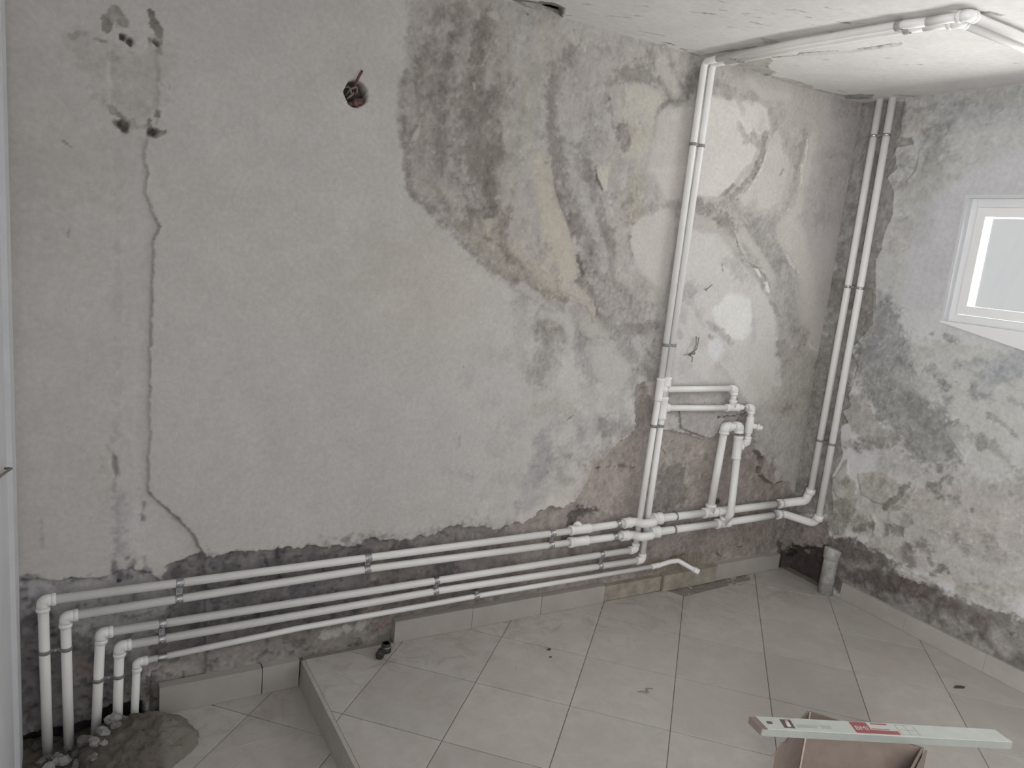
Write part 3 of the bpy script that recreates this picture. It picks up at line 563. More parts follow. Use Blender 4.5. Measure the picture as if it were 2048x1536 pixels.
('L',(-2.072,1.861,-2.072,1.861),0.0159,0.0111,(0.508,0.485,0.469),0.6,1.2),
('L',(-1.973,1.812,-1.973,1.812),0.0285,0.02,(0.536,0.513,0.497),0.6,1.2),
('L',(-1.87,1.857,-1.87,1.857),0.0207,0.0145,(0.486,0.464,0.448),0.6,1.2),
('L',(-2.003,1.728,-2.003,1.728),0.0245,0.0171,(0.56,0.537,0.521),0.6,1.2),
('L',(-1.937,1.744,-1.937,1.744),0.0165,0.0116,(0.572,0.549,0.533),0.6,1.2),
('L',(-2.11,1.731,-2.11,1.731),0.0239,0.0167,(0.638,0.613,0.597),0.6,1.2),
('L',(-1.808,2.015,-1.808,2.015),0.0166,0.0116,(0.635,0.612,0.596),0.6,1.2),
('L',(-1.789,2.121,-1.789,2.121),0.0248,0.0174,(0.763,0.74,0.726),0.6,1.2),
('L',(-1.989,2.19,-1.989,2.19),0.0198,0.0138,(0.573,0.55,0.534),0.6,1.2),
('L',(-2.046,2.19,-2.046,2.19),0.0156,0.0109,(0.54,0.517,0.501),0.6,1.2),
('L',(-2.177,2.081,-2.177,2.081),0.0268,0.0188,(0.622,0.598,0.581),0.6,1.2),
('L',(-2.135,1.745,-2.135,1.745),0.0238,0.0166,(0.687,0.661,0.645),0.6,1.2),
('L',(-1.379,2.189,-1.379,2.189),0.0267,0.0187,(0.736,0.715,0.703),0.6,1.3),
('L',(-1.45,2.182,-1.45,2.182),0.022,0.0154,(0.705,0.683,0.67),0.6,1.3),
('L',(-1.515,2.07,-1.515,2.07),0.0394,0.0276,(0.786,0.764,0.751),0.6,1.3),
('L',(-1.447,2.02,-1.447,2.02),0.0312,0.0218,(0.752,0.731,0.718),0.6,1.3),
('L',(-1.583,2.034,-1.583,2.034),0.026,0.0182,(0.777,0.754,0.741),0.6,1.3),
('L',(-1.45,1.904,-1.45,1.904),0.0269,0.0188,(0.648,0.627,0.613),0.6,1.3),
('L',(-1.514,1.922,-1.514,1.922),0.0221,0.0155,(0.722,0.7,0.686),0.6,1.3),
('L',(-1.404,1.871,-1.404,1.871),0.0272,0.019,(0.771,0.749,0.737),0.6,1.3),
('L',(-1.277,1.952,-1.277,1.952),0.0277,0.0194,(0.838,0.817,0.806),0.6,1.3),
('L',(-1.241,1.999,-1.241,1.999),0.0231,0.0162,(0.877,0.857,0.846),0.6,1.3),
('L',(-1.311,2.027,-1.311,2.027),0.0182,0.0128,(0.819,0.798,0.786),0.6,1.3),
('L',(-1.358,1.987,-1.358,1.987),0.0181,0.0127,(0.852,0.831,0.819),0.6,1.3),
('L',(-1.291,2.167,-1.291,2.167),0.0227,0.0159,(0.62,0.599,0.586),0.6,1.3),
('L',(-1.18,2.229,-1.18,2.229),0.023,0.0161,(0.604,0.584,0.571),0.6,1.3),
('L',(-1.08,2.209,-1.08,2.209),0.0282,0.0197,(0.712,0.692,0.68),0.6,1.3),
('L',(-1.114,2.239,-1.114,2.239),0.0233,0.0163,(0.758,0.739,0.727),0.6,1.3),
('L',(-1.58,1.825,-1.58,1.825),0.0308,0.0216,(0.628,0.606,0.592),0.6,1.3),
('L',(-1.511,1.795,-1.511,1.795),0.0312,0.0219,(0.66,0.638,0.624),0.6,1.3),
('L',(-1.417,1.817,-1.417,1.817),0.0272,0.0191,(0.752,0.731,0.718),0.6,1.3),
('L',(-1.341,2.078,-1.343,2.022,-1.334,1.967),0.0068,0.0041,(0.702,0.674,0.601),0.7,1.2),
('L',(-1.288,1.95,-1.251,1.894,-1.229,1.926),0.0139,0.0083,(0.819,0.782,0.682),0.7,1.2),
('L',(-1.173,1.993,-1.184,1.925,-1.198,1.872),0.0052,0.0031,(0.815,0.787,0.735),0.6,1.2),
('L',(-2.071,1.657,-2.071,1.657),0.0283,0.0198,(0.72,0.687,0.663),0.65,1.3),
('L',(-1.995,1.645,-1.995,1.645),0.0247,0.0173,(0.685,0.653,0.629),0.65,1.3),
('L',(-1.965,1.592,-1.965,1.592),0.0207,0.0145,(0.616,0.585,0.561),0.65,1.3),
('L',(-1.932,1.524,-1.932,1.524),0.0252,0.0176,(0.592,0.561,0.538),0.65,1.3),
('L',(-1.834,1.517,-1.834,1.517),0.0171,0.012,(0.58,0.549,0.527),0.65,1.3),
('L',(-1.863,1.445,-1.863,1.445),0.0257,0.018,(0.647,0.616,0.592),0.65,1.3),
('L',(-1.823,1.416,-1.823,1.416),0.0216,0.0151,(0.664,0.632,0.609),0.65,1.3),
('L',(-1.779,1.682,-1.779,1.682),0.0171,0.012,(0.72,0.689,0.666),0.65,1.3),
('L',(-1.765,1.641,-1.765,1.641),0.0172,0.012,(0.697,0.665,0.642),0.65,1.3),
('L',(-1.713,1.553,-1.713,1.553),0.0175,0.0122,(0.691,0.66,0.637),0.65,1.3),
('L',(-1.679,1.468,-1.679,1.468),0.0177,0.0124,(0.666,0.635,0.613),0.65,1.3),
('L',(-1.626,1.472,-1.626,1.472),0.0223,0.0156,(0.703,0.672,0.65),0.65,1.3),
('L',(-1.636,1.43,-1.636,1.43),0.0224,0.0156,(0.683,0.652,0.63),0.65,1.3),
('L',(-1.717,1.505,-1.717,1.505),0.0219,0.0153,(0.783,0.752,0.729),0.65,1.3),
('L',(-1.565,1.377,-1.565,1.377),0.0182,0.0127,(0.696,0.665,0.643),0.65,1.3),
('L',(-1.679,1.588,-1.679,1.588),0.0263,0.0184,(0.848,0.816,0.794),0.65,1.3),
('L',(-2.012,1.546,-2.012,1.546),0.0206,0.0144,(0.623,0.591,0.568),0.65,1.3),
('L',(-2.024,1.586,-2.023,1.586),0.0164,0.0115,(0.603,0.571,0.548),0.65,1.3),
('L',(-1.54,1.639,-1.54,1.639),0.0179,0.0108,(0.491,0.47,0.455),0.65,1.4),
('L',(-1.497,1.582,-1.497,1.582),0.0227,0.0136,(0.452,0.432,0.417),0.65,1.4),
('L',(-1.431,1.555,-1.431,1.555),0.023,0.0138,(0.463,0.442,0.428),0.65,1.4),
('L',(-1.402,1.499,-1.402,1.499),0.0232,0.0139,(0.496,0.475,0.461),0.65,1.4),
('L',(-1.459,1.494,-1.459,1.494),0.0184,0.011,(0.539,0.518,0.503),0.65,1.4),
('L',(-1.354,1.391,-1.354,1.391),0.0283,0.017,(0.566,0.545,0.531),0.65,1.4),
('L',(-1.324,1.34,-1.324,1.34),0.0285,0.0171,(0.582,0.561,0.547),0.65,1.4),
('L',(-1.372,1.294,-1.372,1.294),0.0189,0.0114,(0.532,0.511,0.497),0.65,1.4),
('L',(-1.294,1.289,-1.294,1.289),0.0288,0.0173,(0.702,0.68,0.667),0.65,1.4),
('L',(-1.235,1.269,-1.235,1.269),0.0291,0.0175,(0.715,0.694,0.681),0.65,1.4),
('L',(-1.363,1.6,-1.363,1.6),0.0186,0.0111,(0.684,0.662,0.649),0.65,1.4),
('L',(-1.315,1.566,-1.315,1.566),0.0188,0.0113,(0.577,0.556,0.542),0.65,1.4),
('L',(-1.273,1.51,-1.273,1.51),0.019,0.0114,(0.736,0.715,0.703),0.65,1.4),
('L',(-1.232,1.425,-1.231,1.425),0.024,0.0144,(0.732,0.711,0.698),0.65,1.4),
('L',(-1.159,1.367,-1.159,1.367),0.0244,0.0147,(0.744,0.724,0.711),0.65,1.4),
('L',(-1.128,1.319,-1.128,1.319),0.0295,0.0177,(0.678,0.657,0.644),0.65,1.4),
('L',(-1.243,1.672,-1.243,1.672),0.0283,0.017,(0.644,0.623,0.61),0.65,1.4),
('L',(-1.193,1.712,-1.193,1.712),0.0285,0.0171,(0.719,0.699,0.686),0.65,1.4),
('L',(-1.253,1.598,-1.253,1.598),0.0189,0.0114,(0.689,0.668,0.655),0.65,1.4),
('L',(-1.601,1.458,-1.601,1.458),0.0225,0.0135,(0.703,0.68,0.666),0.65,1.4),
('L',(-1.62,1.489,-1.62,1.489),0.0179,0.0107,(0.661,0.639,0.624),0.65,1.4),
('L',(-1.566,1.411,-1.565,1.411),0.0181,0.0109,(0.766,0.743,0.729),0.65,1.4),
('L',(-1.087,1.252,-1.087,1.252),0.0299,0.0179,(0.633,0.613,0.6),0.65,1.4),
('L',(-1.173,1.24,-1.173,1.24),0.0295,0.0177,(0.605,0.584,0.571),0.65,1.4),
('L',(-1.239,1.219,-1.239,1.219),0.0195,0.0117,(0.76,0.739,0.726),0.65,1.4),
('L',(-0.858,2.167,-0.858,2.167),0.028,0.0196,(0.705,0.693,0.674),0.6,1.2),
('L',(-0.736,2.179,-0.736,2.179),0.0228,0.016,(0.852,0.841,0.822),0.6,1.2),
('L',(-0.605,2.068,-0.604,2.068),0.0235,0.0164,(0.916,0.905,0.887),0.6,1.2),
('L',(-0.507,2.126,-0.507,2.126),0.0356,0.0249,(0.832,0.82,0.801),0.6,1.2),
('L',(-0.383,2.125,-0.383,2.125),0.0363,0.0254,(0.895,0.882,0.86),0.6,1.2),
('L',(-0.414,2.012,-0.414,2.012),0.0303,0.0212,(0.762,0.748,0.728),0.6,1.2),
('L',(-0.518,1.901,-0.518,1.901),0.036,0.0252,(0.942,0.932,0.913),0.6,1.2),
('L',(-0.434,1.824,-0.434,1.824),0.0367,0.0257,(0.926,0.915,0.897),0.6,1.2),
('L',(-0.241,1.937,-0.241,1.937),0.0313,0.0219,(1.048,1.035,1.012),0.6,1.2),
('L',(-0.263,1.822,-0.263,1.822),0.0251,0.0176,(0.875,0.861,0.839),0.6,1.2),
('L',(-0.235,2.05,-0.235,2.05),0.0373,0.0261,(0.861,0.845,0.821),0.6,1.2),
('L',(-0.106,2.103,-0.106,2.103),0.0316,0.0221,(0.778,0.759,0.732),0.6,1.2),
('L',(-0.122,1.896,-0.122,1.896),0.0447,0.0313,(0.808,0.791,0.765),0.6,1.2),
('L',(-0.021,1.762,-0.021,1.762),0.0457,0.032,(0.905,0.888,0.861),0.6,1.2),
('L',(-0.148,1.719,-0.148,1.719),0.0385,0.027,(0.762,0.746,0.722),0.6,1.2),
('L',(-0.593,1.74,-0.593,1.74),0.03,0.021,(0.798,0.786,0.767),0.6,1.2),
('L',(-0.469,1.62,-0.469,1.62),0.0369,0.0258,(0.758,0.746,0.727),0.6,1.2),
('L',(-0.759,1.722,-0.759,1.722),0.0234,0.0164,(0.588,0.575,0.556),0.6,1.2),
('L',(-0.703,1.599,-0.703,1.599),0.0297,0.0208,(0.883,0.872,0.854),0.6,1.2),
('L',(-0.287,1.636,-0.287,1.636),0.0253,0.0177,(0.926,0.914,0.893),0.6,1.2),
('L',(-0.607,1.539,-0.607,1.539),0.0302,0.0242,(0.69,0.678,0.666),0.55,1.2),
('L',(-0.639,1.465,-0.639,1.465),0.0302,0.0242,(0.795,0.783,0.772),0.55,1.2),
('L',(-0.533,1.421,-0.533,1.421),0.0369,0.0296,(0.844,0.832,0.822),0.55,1.2),
('L',(-0.352,1.502,-0.352,1.502),0.0315,0.0252,(0.605,0.592,0.579),0.55,1.2),
('L',(-0.418,1.566,-0.418,1.566),0.0311,0.0249,(0.697,0.684,0.673),0.55,1.2),
('L',(-0.241,1.403,-0.241,1.403),0.0322,0.0258,(0.754,0.74,0.727),0.55,1.2),
('L',(-0.268,1.3,-0.268,1.3),0.0322,0.0258,(0.682,0.669,0.656),0.55,1.2),
('L',(-0.185,1.322,-0.184,1.322),0.0391,0.0313,(0.894,0.881,0.868),0.55,1.2),
('L',(-0.282,1.21,-0.282,1.21),0.0388,0.031,(0.792,0.779,0.768),0.55,1.2),
('L',(-0.169,1.114,-0.169,1.114),0.0396,0.0317,(0.606,0.592,0.578),0.55,1.2),
('L',(-0.22,1.027,-0.22,1.027),0.0395,0.0316,(0.673,0.66,0.647),0.55,1.2),
('L',(-0.103,0.995,-0.103,0.995),0.0403,0.0322,(0.752,0.738,0.724),0.55,1.2),
('L',(-0.082,1.277,-0.081,1.277),0.0332,0.0265,(0.932,0.917,0.904),0.55,1.2),
('L',(-0.244,0.902,-0.244,0.902),0.0396,0.0317,(0.805,0.793,0.782),0.55,1.2),
('L',(-0.339,0.854,-0.339,0.854),0.0327,0.0261,(0.846,0.835,0.824),0.55,1.2),
('L',(-0.116,0.9,-0.116,0.9),0.0404,0.0323,(0.71,0.696,0.683),0.55,1.2),
('L',(-0.795,1.251,-0.795,1.251),0.0239,0.0191,(0.853,0.842,0.832),0.55,1.2),
('L',(-0.788,1.139,-0.788,1.139),0.0361,0.0289,(0.924,0.914,0.905),0.55,1.2),
('L',(-0.619,1.073,-0.619,1.073),0.031,0.0248,(0.906,0.896,0.886),0.55,1.2),
('L',(-0.834,1.026,-0.834,1.026),0.036,0.0288,(0.887,0.877,0.867),0.55,1.2),
('L',(-0.651,0.997,-0.651,0.997),0.0371,0.0297,(0.857,0.846,0.836),0.55,1.2),
('L',(-0.509,1.086,-0.509,1.086),0.0378,0.0302,(1.009,1.0,0.991),0.55,1.2),
('L',(-1.749,1.066,-1.749,1.066),0.0346,0.0277,(0.833,0.836,0.84),0.55,1.2),
('L',(-1.806,0.913,-1.806,0.913),0.0404,0.0323,(0.87,0.873,0.878),0.55,1.2),
('L',(-1.872,0.979,-1.872,0.979),0.034,0.0272,(0.83,0.832,0.836),0.55,1.2),
('L',(-1.659,0.82,-1.658,0.82),0.0417,0.0334,(0.847,0.851,0.856),0.55,1.2),
('L',(-1.714,0.743,-1.713,0.743),0.0475,0.038,(0.833,0.836,0.84),0.55,1.2),
('L',(-1.474,0.931,-1.474,0.931),0.0367,0.0293,(0.84,0.844,0.849),0.55,1.2),
('L',(-1.407,0.847,-1.407,0.847),0.0373,0.0298,(0.737,0.739,0.742),0.55,1.2),
('L',(-1.467,0.778,-1.467,0.778),0.0371,0.0297,(0.795,0.798,0.802),0.55,1.2),
('L',(-1.414,0.692,-1.414,0.692),0.0376,0.0301,(0.698,0.699,0.701),0.55,1.2),
('L',(-1.339,0.663,-1.339,0.663),0.0382,0.0305,(0.709,0.71,0.713),0.55,1.2),
('L',(-1.463,0.634,-1.462,0.634),0.0312,0.025,(0.642,0.642,0.643),0.55,1.2),
('L',(-1.413,0.631,-1.413,0.631),0.0315,0.0252,(0.721,0.722,0.725),0.55,1.2),
('L',(-1.545,0.64,-1.545,0.64),0.0308,0.0246,(0.786,0.788,0.792),0.55,1.2),
('L',(-1.659,0.595,-1.659,0.595),0.0363,0.029,(0.827,0.83,0.834),0.55,1.2),
('L',(-1.768,0.545,-1.768,0.545),0.0357,0.0286,(0.845,0.848,0.852),0.55,1.2),
('L',(-1.699,0.492,-1.699,0.492),0.0302,0.0242,(0.859,0.863,0.868),0.55,1.2),
('L',(-1.348,0.929,-1.348,0.929),0.0375,0.03,(0.771,0.773,0.778),0.55,1.2),
('L',(-1.198,0.804,-1.198,0.804),0.0323,0.0258,(0.644,0.645,0.646),0.55,1.2),
('L',(-1.137,0.802,-1.137,0.802),0.0326,0.0261,(0.656,0.658,0.66),0.55,1.2),
('L',(-1.266,0.659,-1.265,0.659),0.0322,0.0258,(0.719,0.721,0.725),0.55,1.2),
('L',(-1.222,0.719,-1.222,0.719),0.0323,0.0259,(0.649,0.649,0.651),0.55,1.2),
('L',(-1.158,0.889,-1.158,0.889),0.0323,0.0259,(0.787,0.79,0.795),0.55,1.2),
('L',(-1.263,1.082,-1.262,1.082),0.0377,0.0301,(0.845,0.85,0.856),0.55,1.2),
('L',(-1.504,0.529,-1.504,0.529),0.0312,0.0249,(0.806,0.809,0.813),0.55,1.2),
('L',(-0.561,2.022,-0.562,1.969,-0.569,1.92,-0.584,1.876,-0.606,1.83,-0.636,1.789,-0.673,1.747),0.0027,0.0013,(1.265,1.258,1.222),0.85,1.2),
('L',(-0.317,2.016,-0.318,1.966,-0.329,1.909,-0.321,1.86,-0.332,1.802,-0.366,1.748,-0.413,1.698),0.0028,0.0014,(1.277,1.269,1.207),0.85,1.2),
('L',(-0.812,1.726,-0.809,1.711,-0.786,1.687),0.0023,0.0012,(1.086,1.078,1.042),0.7,1.0),
('L',(-0.687,1.74,-0.662,1.695,-0.607,1.657),0.0027,0.0016,(0.981,0.971,0.945),0.6,1.2),
('L',(0.043,2.138,0.041,2.045,0.052,1.941),0.0029,0.0015,(1.207,1.178,1.173),0.8,1.2),
('L',(-0.328,1.544,-0.282,1.501,-0.236,1.475,-0.217,1.452),0.0032,0.0016,(1.149,1.139,1.09),0.8,1.2),
('L',(0.048,1.536,0.043,1.344,0.035,1.193,0.015,1.123),0.0034,0.0017,(1.328,1.303,1.279),0.85,1.2),
('L',(-0.093,1.178,-0.062,1.128,0.009,1.11),0.003,0.0015,(1.174,1.151,1.108),0.8,1.0),
('L',(-0.672,1.621,-0.625,1.565,-0.568,1.503,-0.49,1.481,-0.426,1.439),0.0037,0.0018,(1.195,1.198,1.161),0.7,1.4),
('L',(-0.515,1.376,-0.474,1.228,-0.45,1.158),0.0038,0.0023,(0.952,0.977,1.006),0.6,1.0),
('L',(-0.744,1.375,-0.713,1.354,-0.707,1.316),0.0024,0.0012,(0.854,0.859,0.875),0.6,1.0),
('P',(-2.876,0.352,-2.867,0.377,-2.849,0.407,-2.818,0.413,-2.755,0.427,-2.742,0.411,-2.672,0.423,-2.592,0.417,-2.56,0.419,-2.534,0.417,-2.496,0.423,-2.469,0.413,-2.441,0.409,-2.408,0.416,-2.362,0.403,-2.316,0.405,-2.28,0.399,-2.244,0.393,-2.227,0.41,-2.203,0.417,-2.165,0.401,-2.134,0.402,-2.102,0.394,-2.051,0.392,-2.019,0.404,-1.972,0.394,-1.94,0.411,-1.901,0.423,-1.867,0.433,-1.841,0.412,-1.81,0.42,-1.745,0.408,-1.699,0.389,-1.656,0.399,-1.637,0.398,-1.618,0.413,-1.577,0.403,-1.526,0.426,-1.494,0.447,-1.465,0.463,-1.433,0.458,-1.389,0.447,-1.335,0.477,-1.292,0.536,-1.25,0.602,-1.173,0.691,-1.071,0.755,-1.095,0.95,-1.054,0.962,-0.917,0.763,-0.666,0.706,-0.614,0.717,-0.559,0.804,-0.428,0.807,-0.365,0.763,-0.321,0.633,-0.278,0.594,-0.27,0.513,-0.204,0.472,-0.157,0.449,-0.107,0.457,-0.033,0.458,0.002,0.402,0.044,0.321,0.057,0.352,0.23,-0.336,-1.846,-0.148,-2.897,-0.182,-2.9,0.132,-2.828,0.304),0.0148,0.0041,(0.642,0.595,0.572),1.0,2.4),
('P',(-2.876,0.352,-2.867,0.377,-2.849,0.407,-2.818,0.413,-2.755,0.427,-2.742,0.411,-2.672,0.423,-2.592,0.417,-2.56,0.419,-2.534,0.417,-2.496,0.423,-2.469,0.413,-2.441,0.409,-2.408,0.416,-2.362,0.403,-2.316,0.405,-2.28,0.399,-2.244,0.393,-2.227,0.41,-2.203,0.417,-2.165,0.401,-2.218,0.012,-2.595,-0.059,-2.911,-0.16,-2.9,0.132,-2.828,0.304),0.0186,0.0248,(0.393,0.387,0.416),0.9,0.5),
('P',(-2.203,0.417,-2.165,0.401,-2.134,0.402,-2.102,0.394,-2.051,0.392,-2.019,0.404,-1.972,0.394,-1.94,0.411,-1.901,0.423,-1.867,0.433,-1.841,0.412,-1.81,0.42,-1.745,0.408,-1.699,0.389,-1.656,0.399,-1.555,0.076,-2.141,-0.004,-2.201,0.336),0.0447,0.0596,(0.455,0.432,0.429),0.85,0.5),
('P',(-1.295,0.677,-1.017,0.738,-0.927,0.373,-1.226,0.381,-1.342,0.479),0.0607,0.0675,(0.689,0.637,0.602),0.85,0.6),
('P',(-0.903,0.8,-0.612,0.744,-0.511,0.403,-0.869,0.528,-1.006,0.672),0.0556,0.0618,(0.685,0.658,0.617),0.75,0.6),
('P',(-0.714,0.644,-0.194,0.565,-0.056,0.362,-0.377,0.391,-0.675,0.442),0.0546,0.0607,(0.559,0.501,0.475),0.8,0.6),
('P',(-0.894,0.587,-0.739,0.588,-0.71,0.386,-0.897,0.393),0.0323,0.0239,(0.393,0.369,0.361),0.9,0.9),
('P',(-1.24,0.294,-0.071,0.272,0.029,0.087,-0.573,0.077,-1.163,0.126),0.0582,0.0647,(0.499,0.456,0.437),0.8,0.6),
('P',(-0.949,0.165,-0.52,0.132,-0.471,0.049,-0.908,0.088),0.0185,0.0247,(0.439,0.397,0.315),0.7,0.5),
('P',(-2.435,0.093,-2.09,0.086,-2.083,-0.005,-2.414,-0.006),0.023,0.0307,(0.532,0.507,0.482),0.85,0.5),
('L',(-2.347,0.066,-2.203,0.077),0.0172,0.0069,(1.088,1.062,1.035),0.8,1.2),
('L',(-2.135,0.051,-2.112,0.08),0.0177,0.0106,(0.639,0.522,0.497),0.8,0.6),
('P',(-2.885,0.078,-2.436,0.102,-2.414,-0.006,-2.87,-0.012),0.0256,0.0213,(0.633,0.604,0.585),0.85,0.8),
('L',(-2.885,0.052,-2.798,0.024),0.0188,0.0094,(0.897,0.866,0.836),0.8,1.0),
('L',(-2.647,0.098,-2.503,0.106,-2.434,0.055),0.0127,0.0063,(0.294,0.282,0.282),0.6,1.4),
('L',(-2.715,0.355,-2.715,0.355),0.0513,0.0359,(0.291,0.29,0.313),0.7,1.3),
('L',(-2.513,0.36,-2.513,0.36),0.0464,0.0325,(0.292,0.292,0.315),0.7,1.3),
('L',(-2.381,0.378,-2.381,0.378),0.0439,0.0307,(0.299,0.299,0.322),0.7,1.3),
('L',(-2.443,0.26,-2.443,0.26),0.0401,0.0281,(0.259,0.258,0.279),0.7,1.3),
('L',(-2.636,0.256,-2.636,0.256),0.0456,0.0319,(0.286,0.285,0.308),0.7,1.3),
('L',(-2.278,0.401,-2.278,0.401),0.0373,0.0261,(0.323,0.323,0.347),0.7,1.3),
('L',(-2.538,0.167,-2.538,0.167),0.0432,0.0302,(0.282,0.281,0.304),0.7,1.3),
('L',(-2.786,0.213,-2.786,0.212),0.0341,0.0239,(0.33,0.33,0.356),0.7,1.3),
('L',(-2.755,0.12,-2.755,0.12),0.0311,0.0218,(0.35,0.35,0.376),0.7,1.3),
('L',(-1.882,0.252,-1.882,0.252),0.0324,0.0227,(0.299,0.299,0.321),0.7,1.3),
('L',(-2.404,0.162,-2.404,0.162),0.0259,0.0181,(0.273,0.273,0.294),0.7,1.3),
('L',(-2.818,0.37,-2.817,0.37),0.0234,0.0164,(0.266,0.265,0.287),0.7,1.3),
('L',(-2.05,0.334,-2.05,0.334),0.0313,0.0219,(0.324,0.324,0.348),0.7,1.3),
('L',(-2.607,0.312,-2.607,0.312),0.0422,0.0337,(0.574,0.57,0.593),0.6,1.2),
('L',(-2.681,0.211,-2.681,0.211),0.0349,0.0279,(0.544,0.54,0.561),0.6,1.2),
('L',(-2.305,0.257,-2.305,0.257),0.045,0.036,(0.579,0.577,0.599),0.6,1.2),
('L',(-2.174,0.198,-2.173,0.198),0.0424,0.0339,(0.586,0.584,0.607),0.6,1.2),
('L',(-2.462,0.317,-2.462,0.317),0.0289,0.0231,(0.514,0.51,0.53),0.6,1.2),
('L',(-1.995,0.385,-1.995,0.385),0.0394,0.0315,(0.606,0.604,0.628),0.6,1.2),
('L',(-1.792,0.401,-1.791,0.401),0.049,0.0392,(0.644,0.644,0.669),0.6,1.2),
('L',(-1.326,0.37,-1.294,0.41,-1.23,0.403),0.0289,0.0145,(0.21,0.193,0.185),0.9,1.0),
('L',(-1.357,0.319,-1.308,0.236),0.0178,0.0107,(0.261,0.243,0.234),0.7,0.6),
('L',(-0.534,0.393,-0.507,0.383),0.015,0.009,(0.089,0.08,0.076),0.9,0.6),
('P',(-0.856,0.838,-0.439,0.812,-0.491,0.767,-0.611,0.697,-0.677,0.716,-0.822,0.761),0.0115,0.0096,(0.788,0.769,0.774),0.95,0.8),
('L',(-0.847,0.838,-0.821,0.759,-0.673,0.711),0.0038,0.0047,(0.191,0.183,0.179),0.95,0.3),
('L',(-0.609,0.806,-0.531,0.808,-0.435,0.81),0.0037,0.0049,(0.234,0.226,0.222),0.9,0.8),
('L',(-0.798,0.774,-0.73,0.805),0.0213,0.0128,(0.648,0.628,0.638),0.7,0.6),
('L',(-0.918,0.678,-0.883,0.658,-0.857,0.623),0.003,0.0047,(0.196,0.188,0.183),0.9,0.6),
('L',(-1.233,0.603,-1.13,0.605,-1.033,0.59),0.0027,0.0045,(0.324,0.295,0.287),0.8,1.0),
('L',(-0.321,0.633,-0.274,0.594,-0.269,0.515,-0.204,0.472,-0.156,0.448,-0.108,0.457),0.0065,0.0052,(0.257,0.24,0.232),0.85,0.7),
('L',(0.019,0.824,0.015,0.756,0.022,0.641,0.018,0.538,0.008,0.474),0.0053,0.0053,(1.007,0.966,0.925),0.85,0.7),
('L',(-0.453,0.123,-0.422,0.099),0.0039,0.0051,(0.125,0.112,0.105),0.8,0.6),
('L',(-0.323,0.14,-0.289,0.14),0.0039,0.0052,(0.151,0.137,0.13),0.8,0.6),
('L',(-0.756,0.144,-0.665,0.146),0.0062,0.0049,(0.25,0.225,0.186),0.8,0.6),
('P',(-0.039,0.136,0.12,0.102,0.152,-0.026,-0.015,0.038),0.0165,0.022,(0.221,0.196,0.184),0.9,0.5),
('P',(-3.245,0.342,-3.229,0.408,-3.184,0.408,-3.136,0.393,-3.022,0.392,-2.956,0.406,-2.902,0.382,-2.86,0.343,-2.828,0.288,-2.837,0.235,-2.9,0.132,-2.911,-0.178,-3.254,-0.099),0.0115,0.0032,(0.699,0.705,0.743),0.9,2.4),
('P',(-3.244,0.28,-3.198,0.318,-3.137,0.245,-3.048,0.179,-2.927,0.087,-2.884,0.009,-2.911,-0.178,-3.254,-0.099),0.0464,0.0387,(0.382,0.369,0.384),0.9,0.8),
('L',(-3.237,0.409,-3.206,0.412,-3.184,0.413),0.0107,0.0043,(0.505,0.515,0.552),0.9,0.8),
('L',(-3.235,0.386,-3.233,0.34),0.0122,0.0073,(0.55,0.561,0.592),0.9,0.6),
('L',(-3.235,0.263,-3.192,0.294),0.0123,0.0074,(0.315,0.308,0.327),0.85,0.6),
('P',(-3.226,0.384,-3.16,0.397,-3.149,0.349,-3.209,0.351),0.0092,0.0123,(0.937,0.96,1.021),0.7,0.5),
('L',(-3.166,0.39,-3.06,0.402,-2.969,0.408),0.0032,0.0032,(0.414,0.422,0.453),0.9,1.2),
('L',(-3.086,0.384,-3.086,0.384),0.0157,0.0094,(0.454,0.463,0.497),0.9,0.6),
('L',(-2.998,0.428,-2.988,0.387),0.0112,0.0067,(0.373,0.38,0.409),0.9,0.6),
('L',(-2.916,0.433,-2.907,0.391),0.0114,0.0069,(0.461,0.463,0.496),0.9,0.6),
('L',(-2.976,0.374,-2.953,0.382),0.0097,0.0058,(0.304,0.309,0.334),0.9,0.6),
('L',(-2.982,0.368,-2.982,0.368),0.0065,0.0039,(0.098,0.102,0.113),0.95,0.6),
('L',(-2.964,0.442,-2.964,0.442),0.0064,0.0039,(0.354,0.367,0.381),0.8,0.6),
('L',(-2.959,0.406,-2.949,0.428),0.0097,0.0058,(0.507,0.517,0.554),0.8,0.6),
('L',(-3.035,0.386,-3.015,0.386),0.0048,0.0032,(0.49,0.5,0.527),0.8,0.6),
('L',(-3.155,0.245,-3.155,0.245),0.007,0.0031,(0.111,0.115,0.127),0.95,0.6),
('L',(-3.155,0.221,-3.155,0.221),0.0071,0.0031,(0.112,0.116,0.128),0.95,0.6),
('L',(-3.101,0.108,-3.081,0.096),0.0241,0.0145,(0.567,0.49,0.447),0.7,0.6),
('L',(-3.1,0.157,-3.081,0.156),0.0176,0.0106,(0.364,0.377,0.352),0.7,0.6),
('L',(-3.213,0.117,-3.203,-0.03),0.0315,0.0189,(0.326,0.325,0.338),0.7,0.6),
('L',(-3.101,0.01,-3.049,-0.037),0.0326,0.0195,(0.506,0.492,0.479),0.7,0.6),
('L',(-2.912,-0.011,-2.887,-0.043),0.0153,0.0092,(0.538,0.479,0.421),0.8,0.6),
('L',(-2.901,-0.013,-2.889,-0.06),0.0085,0.0051,(0.199,0.17,0.159),0.9,0.6),
('P',(-3.253,-0.079,-3.141,-0.08,-3.063,-0.079,-3.032,-0.05,-3.002,-0.042,-2.919,-0.049,-2.915,-0.106,-2.918,-0.211,-3.255,-0.181),0.0098,0.0082,(0.088,0.088,0.108),1.0,0.8),
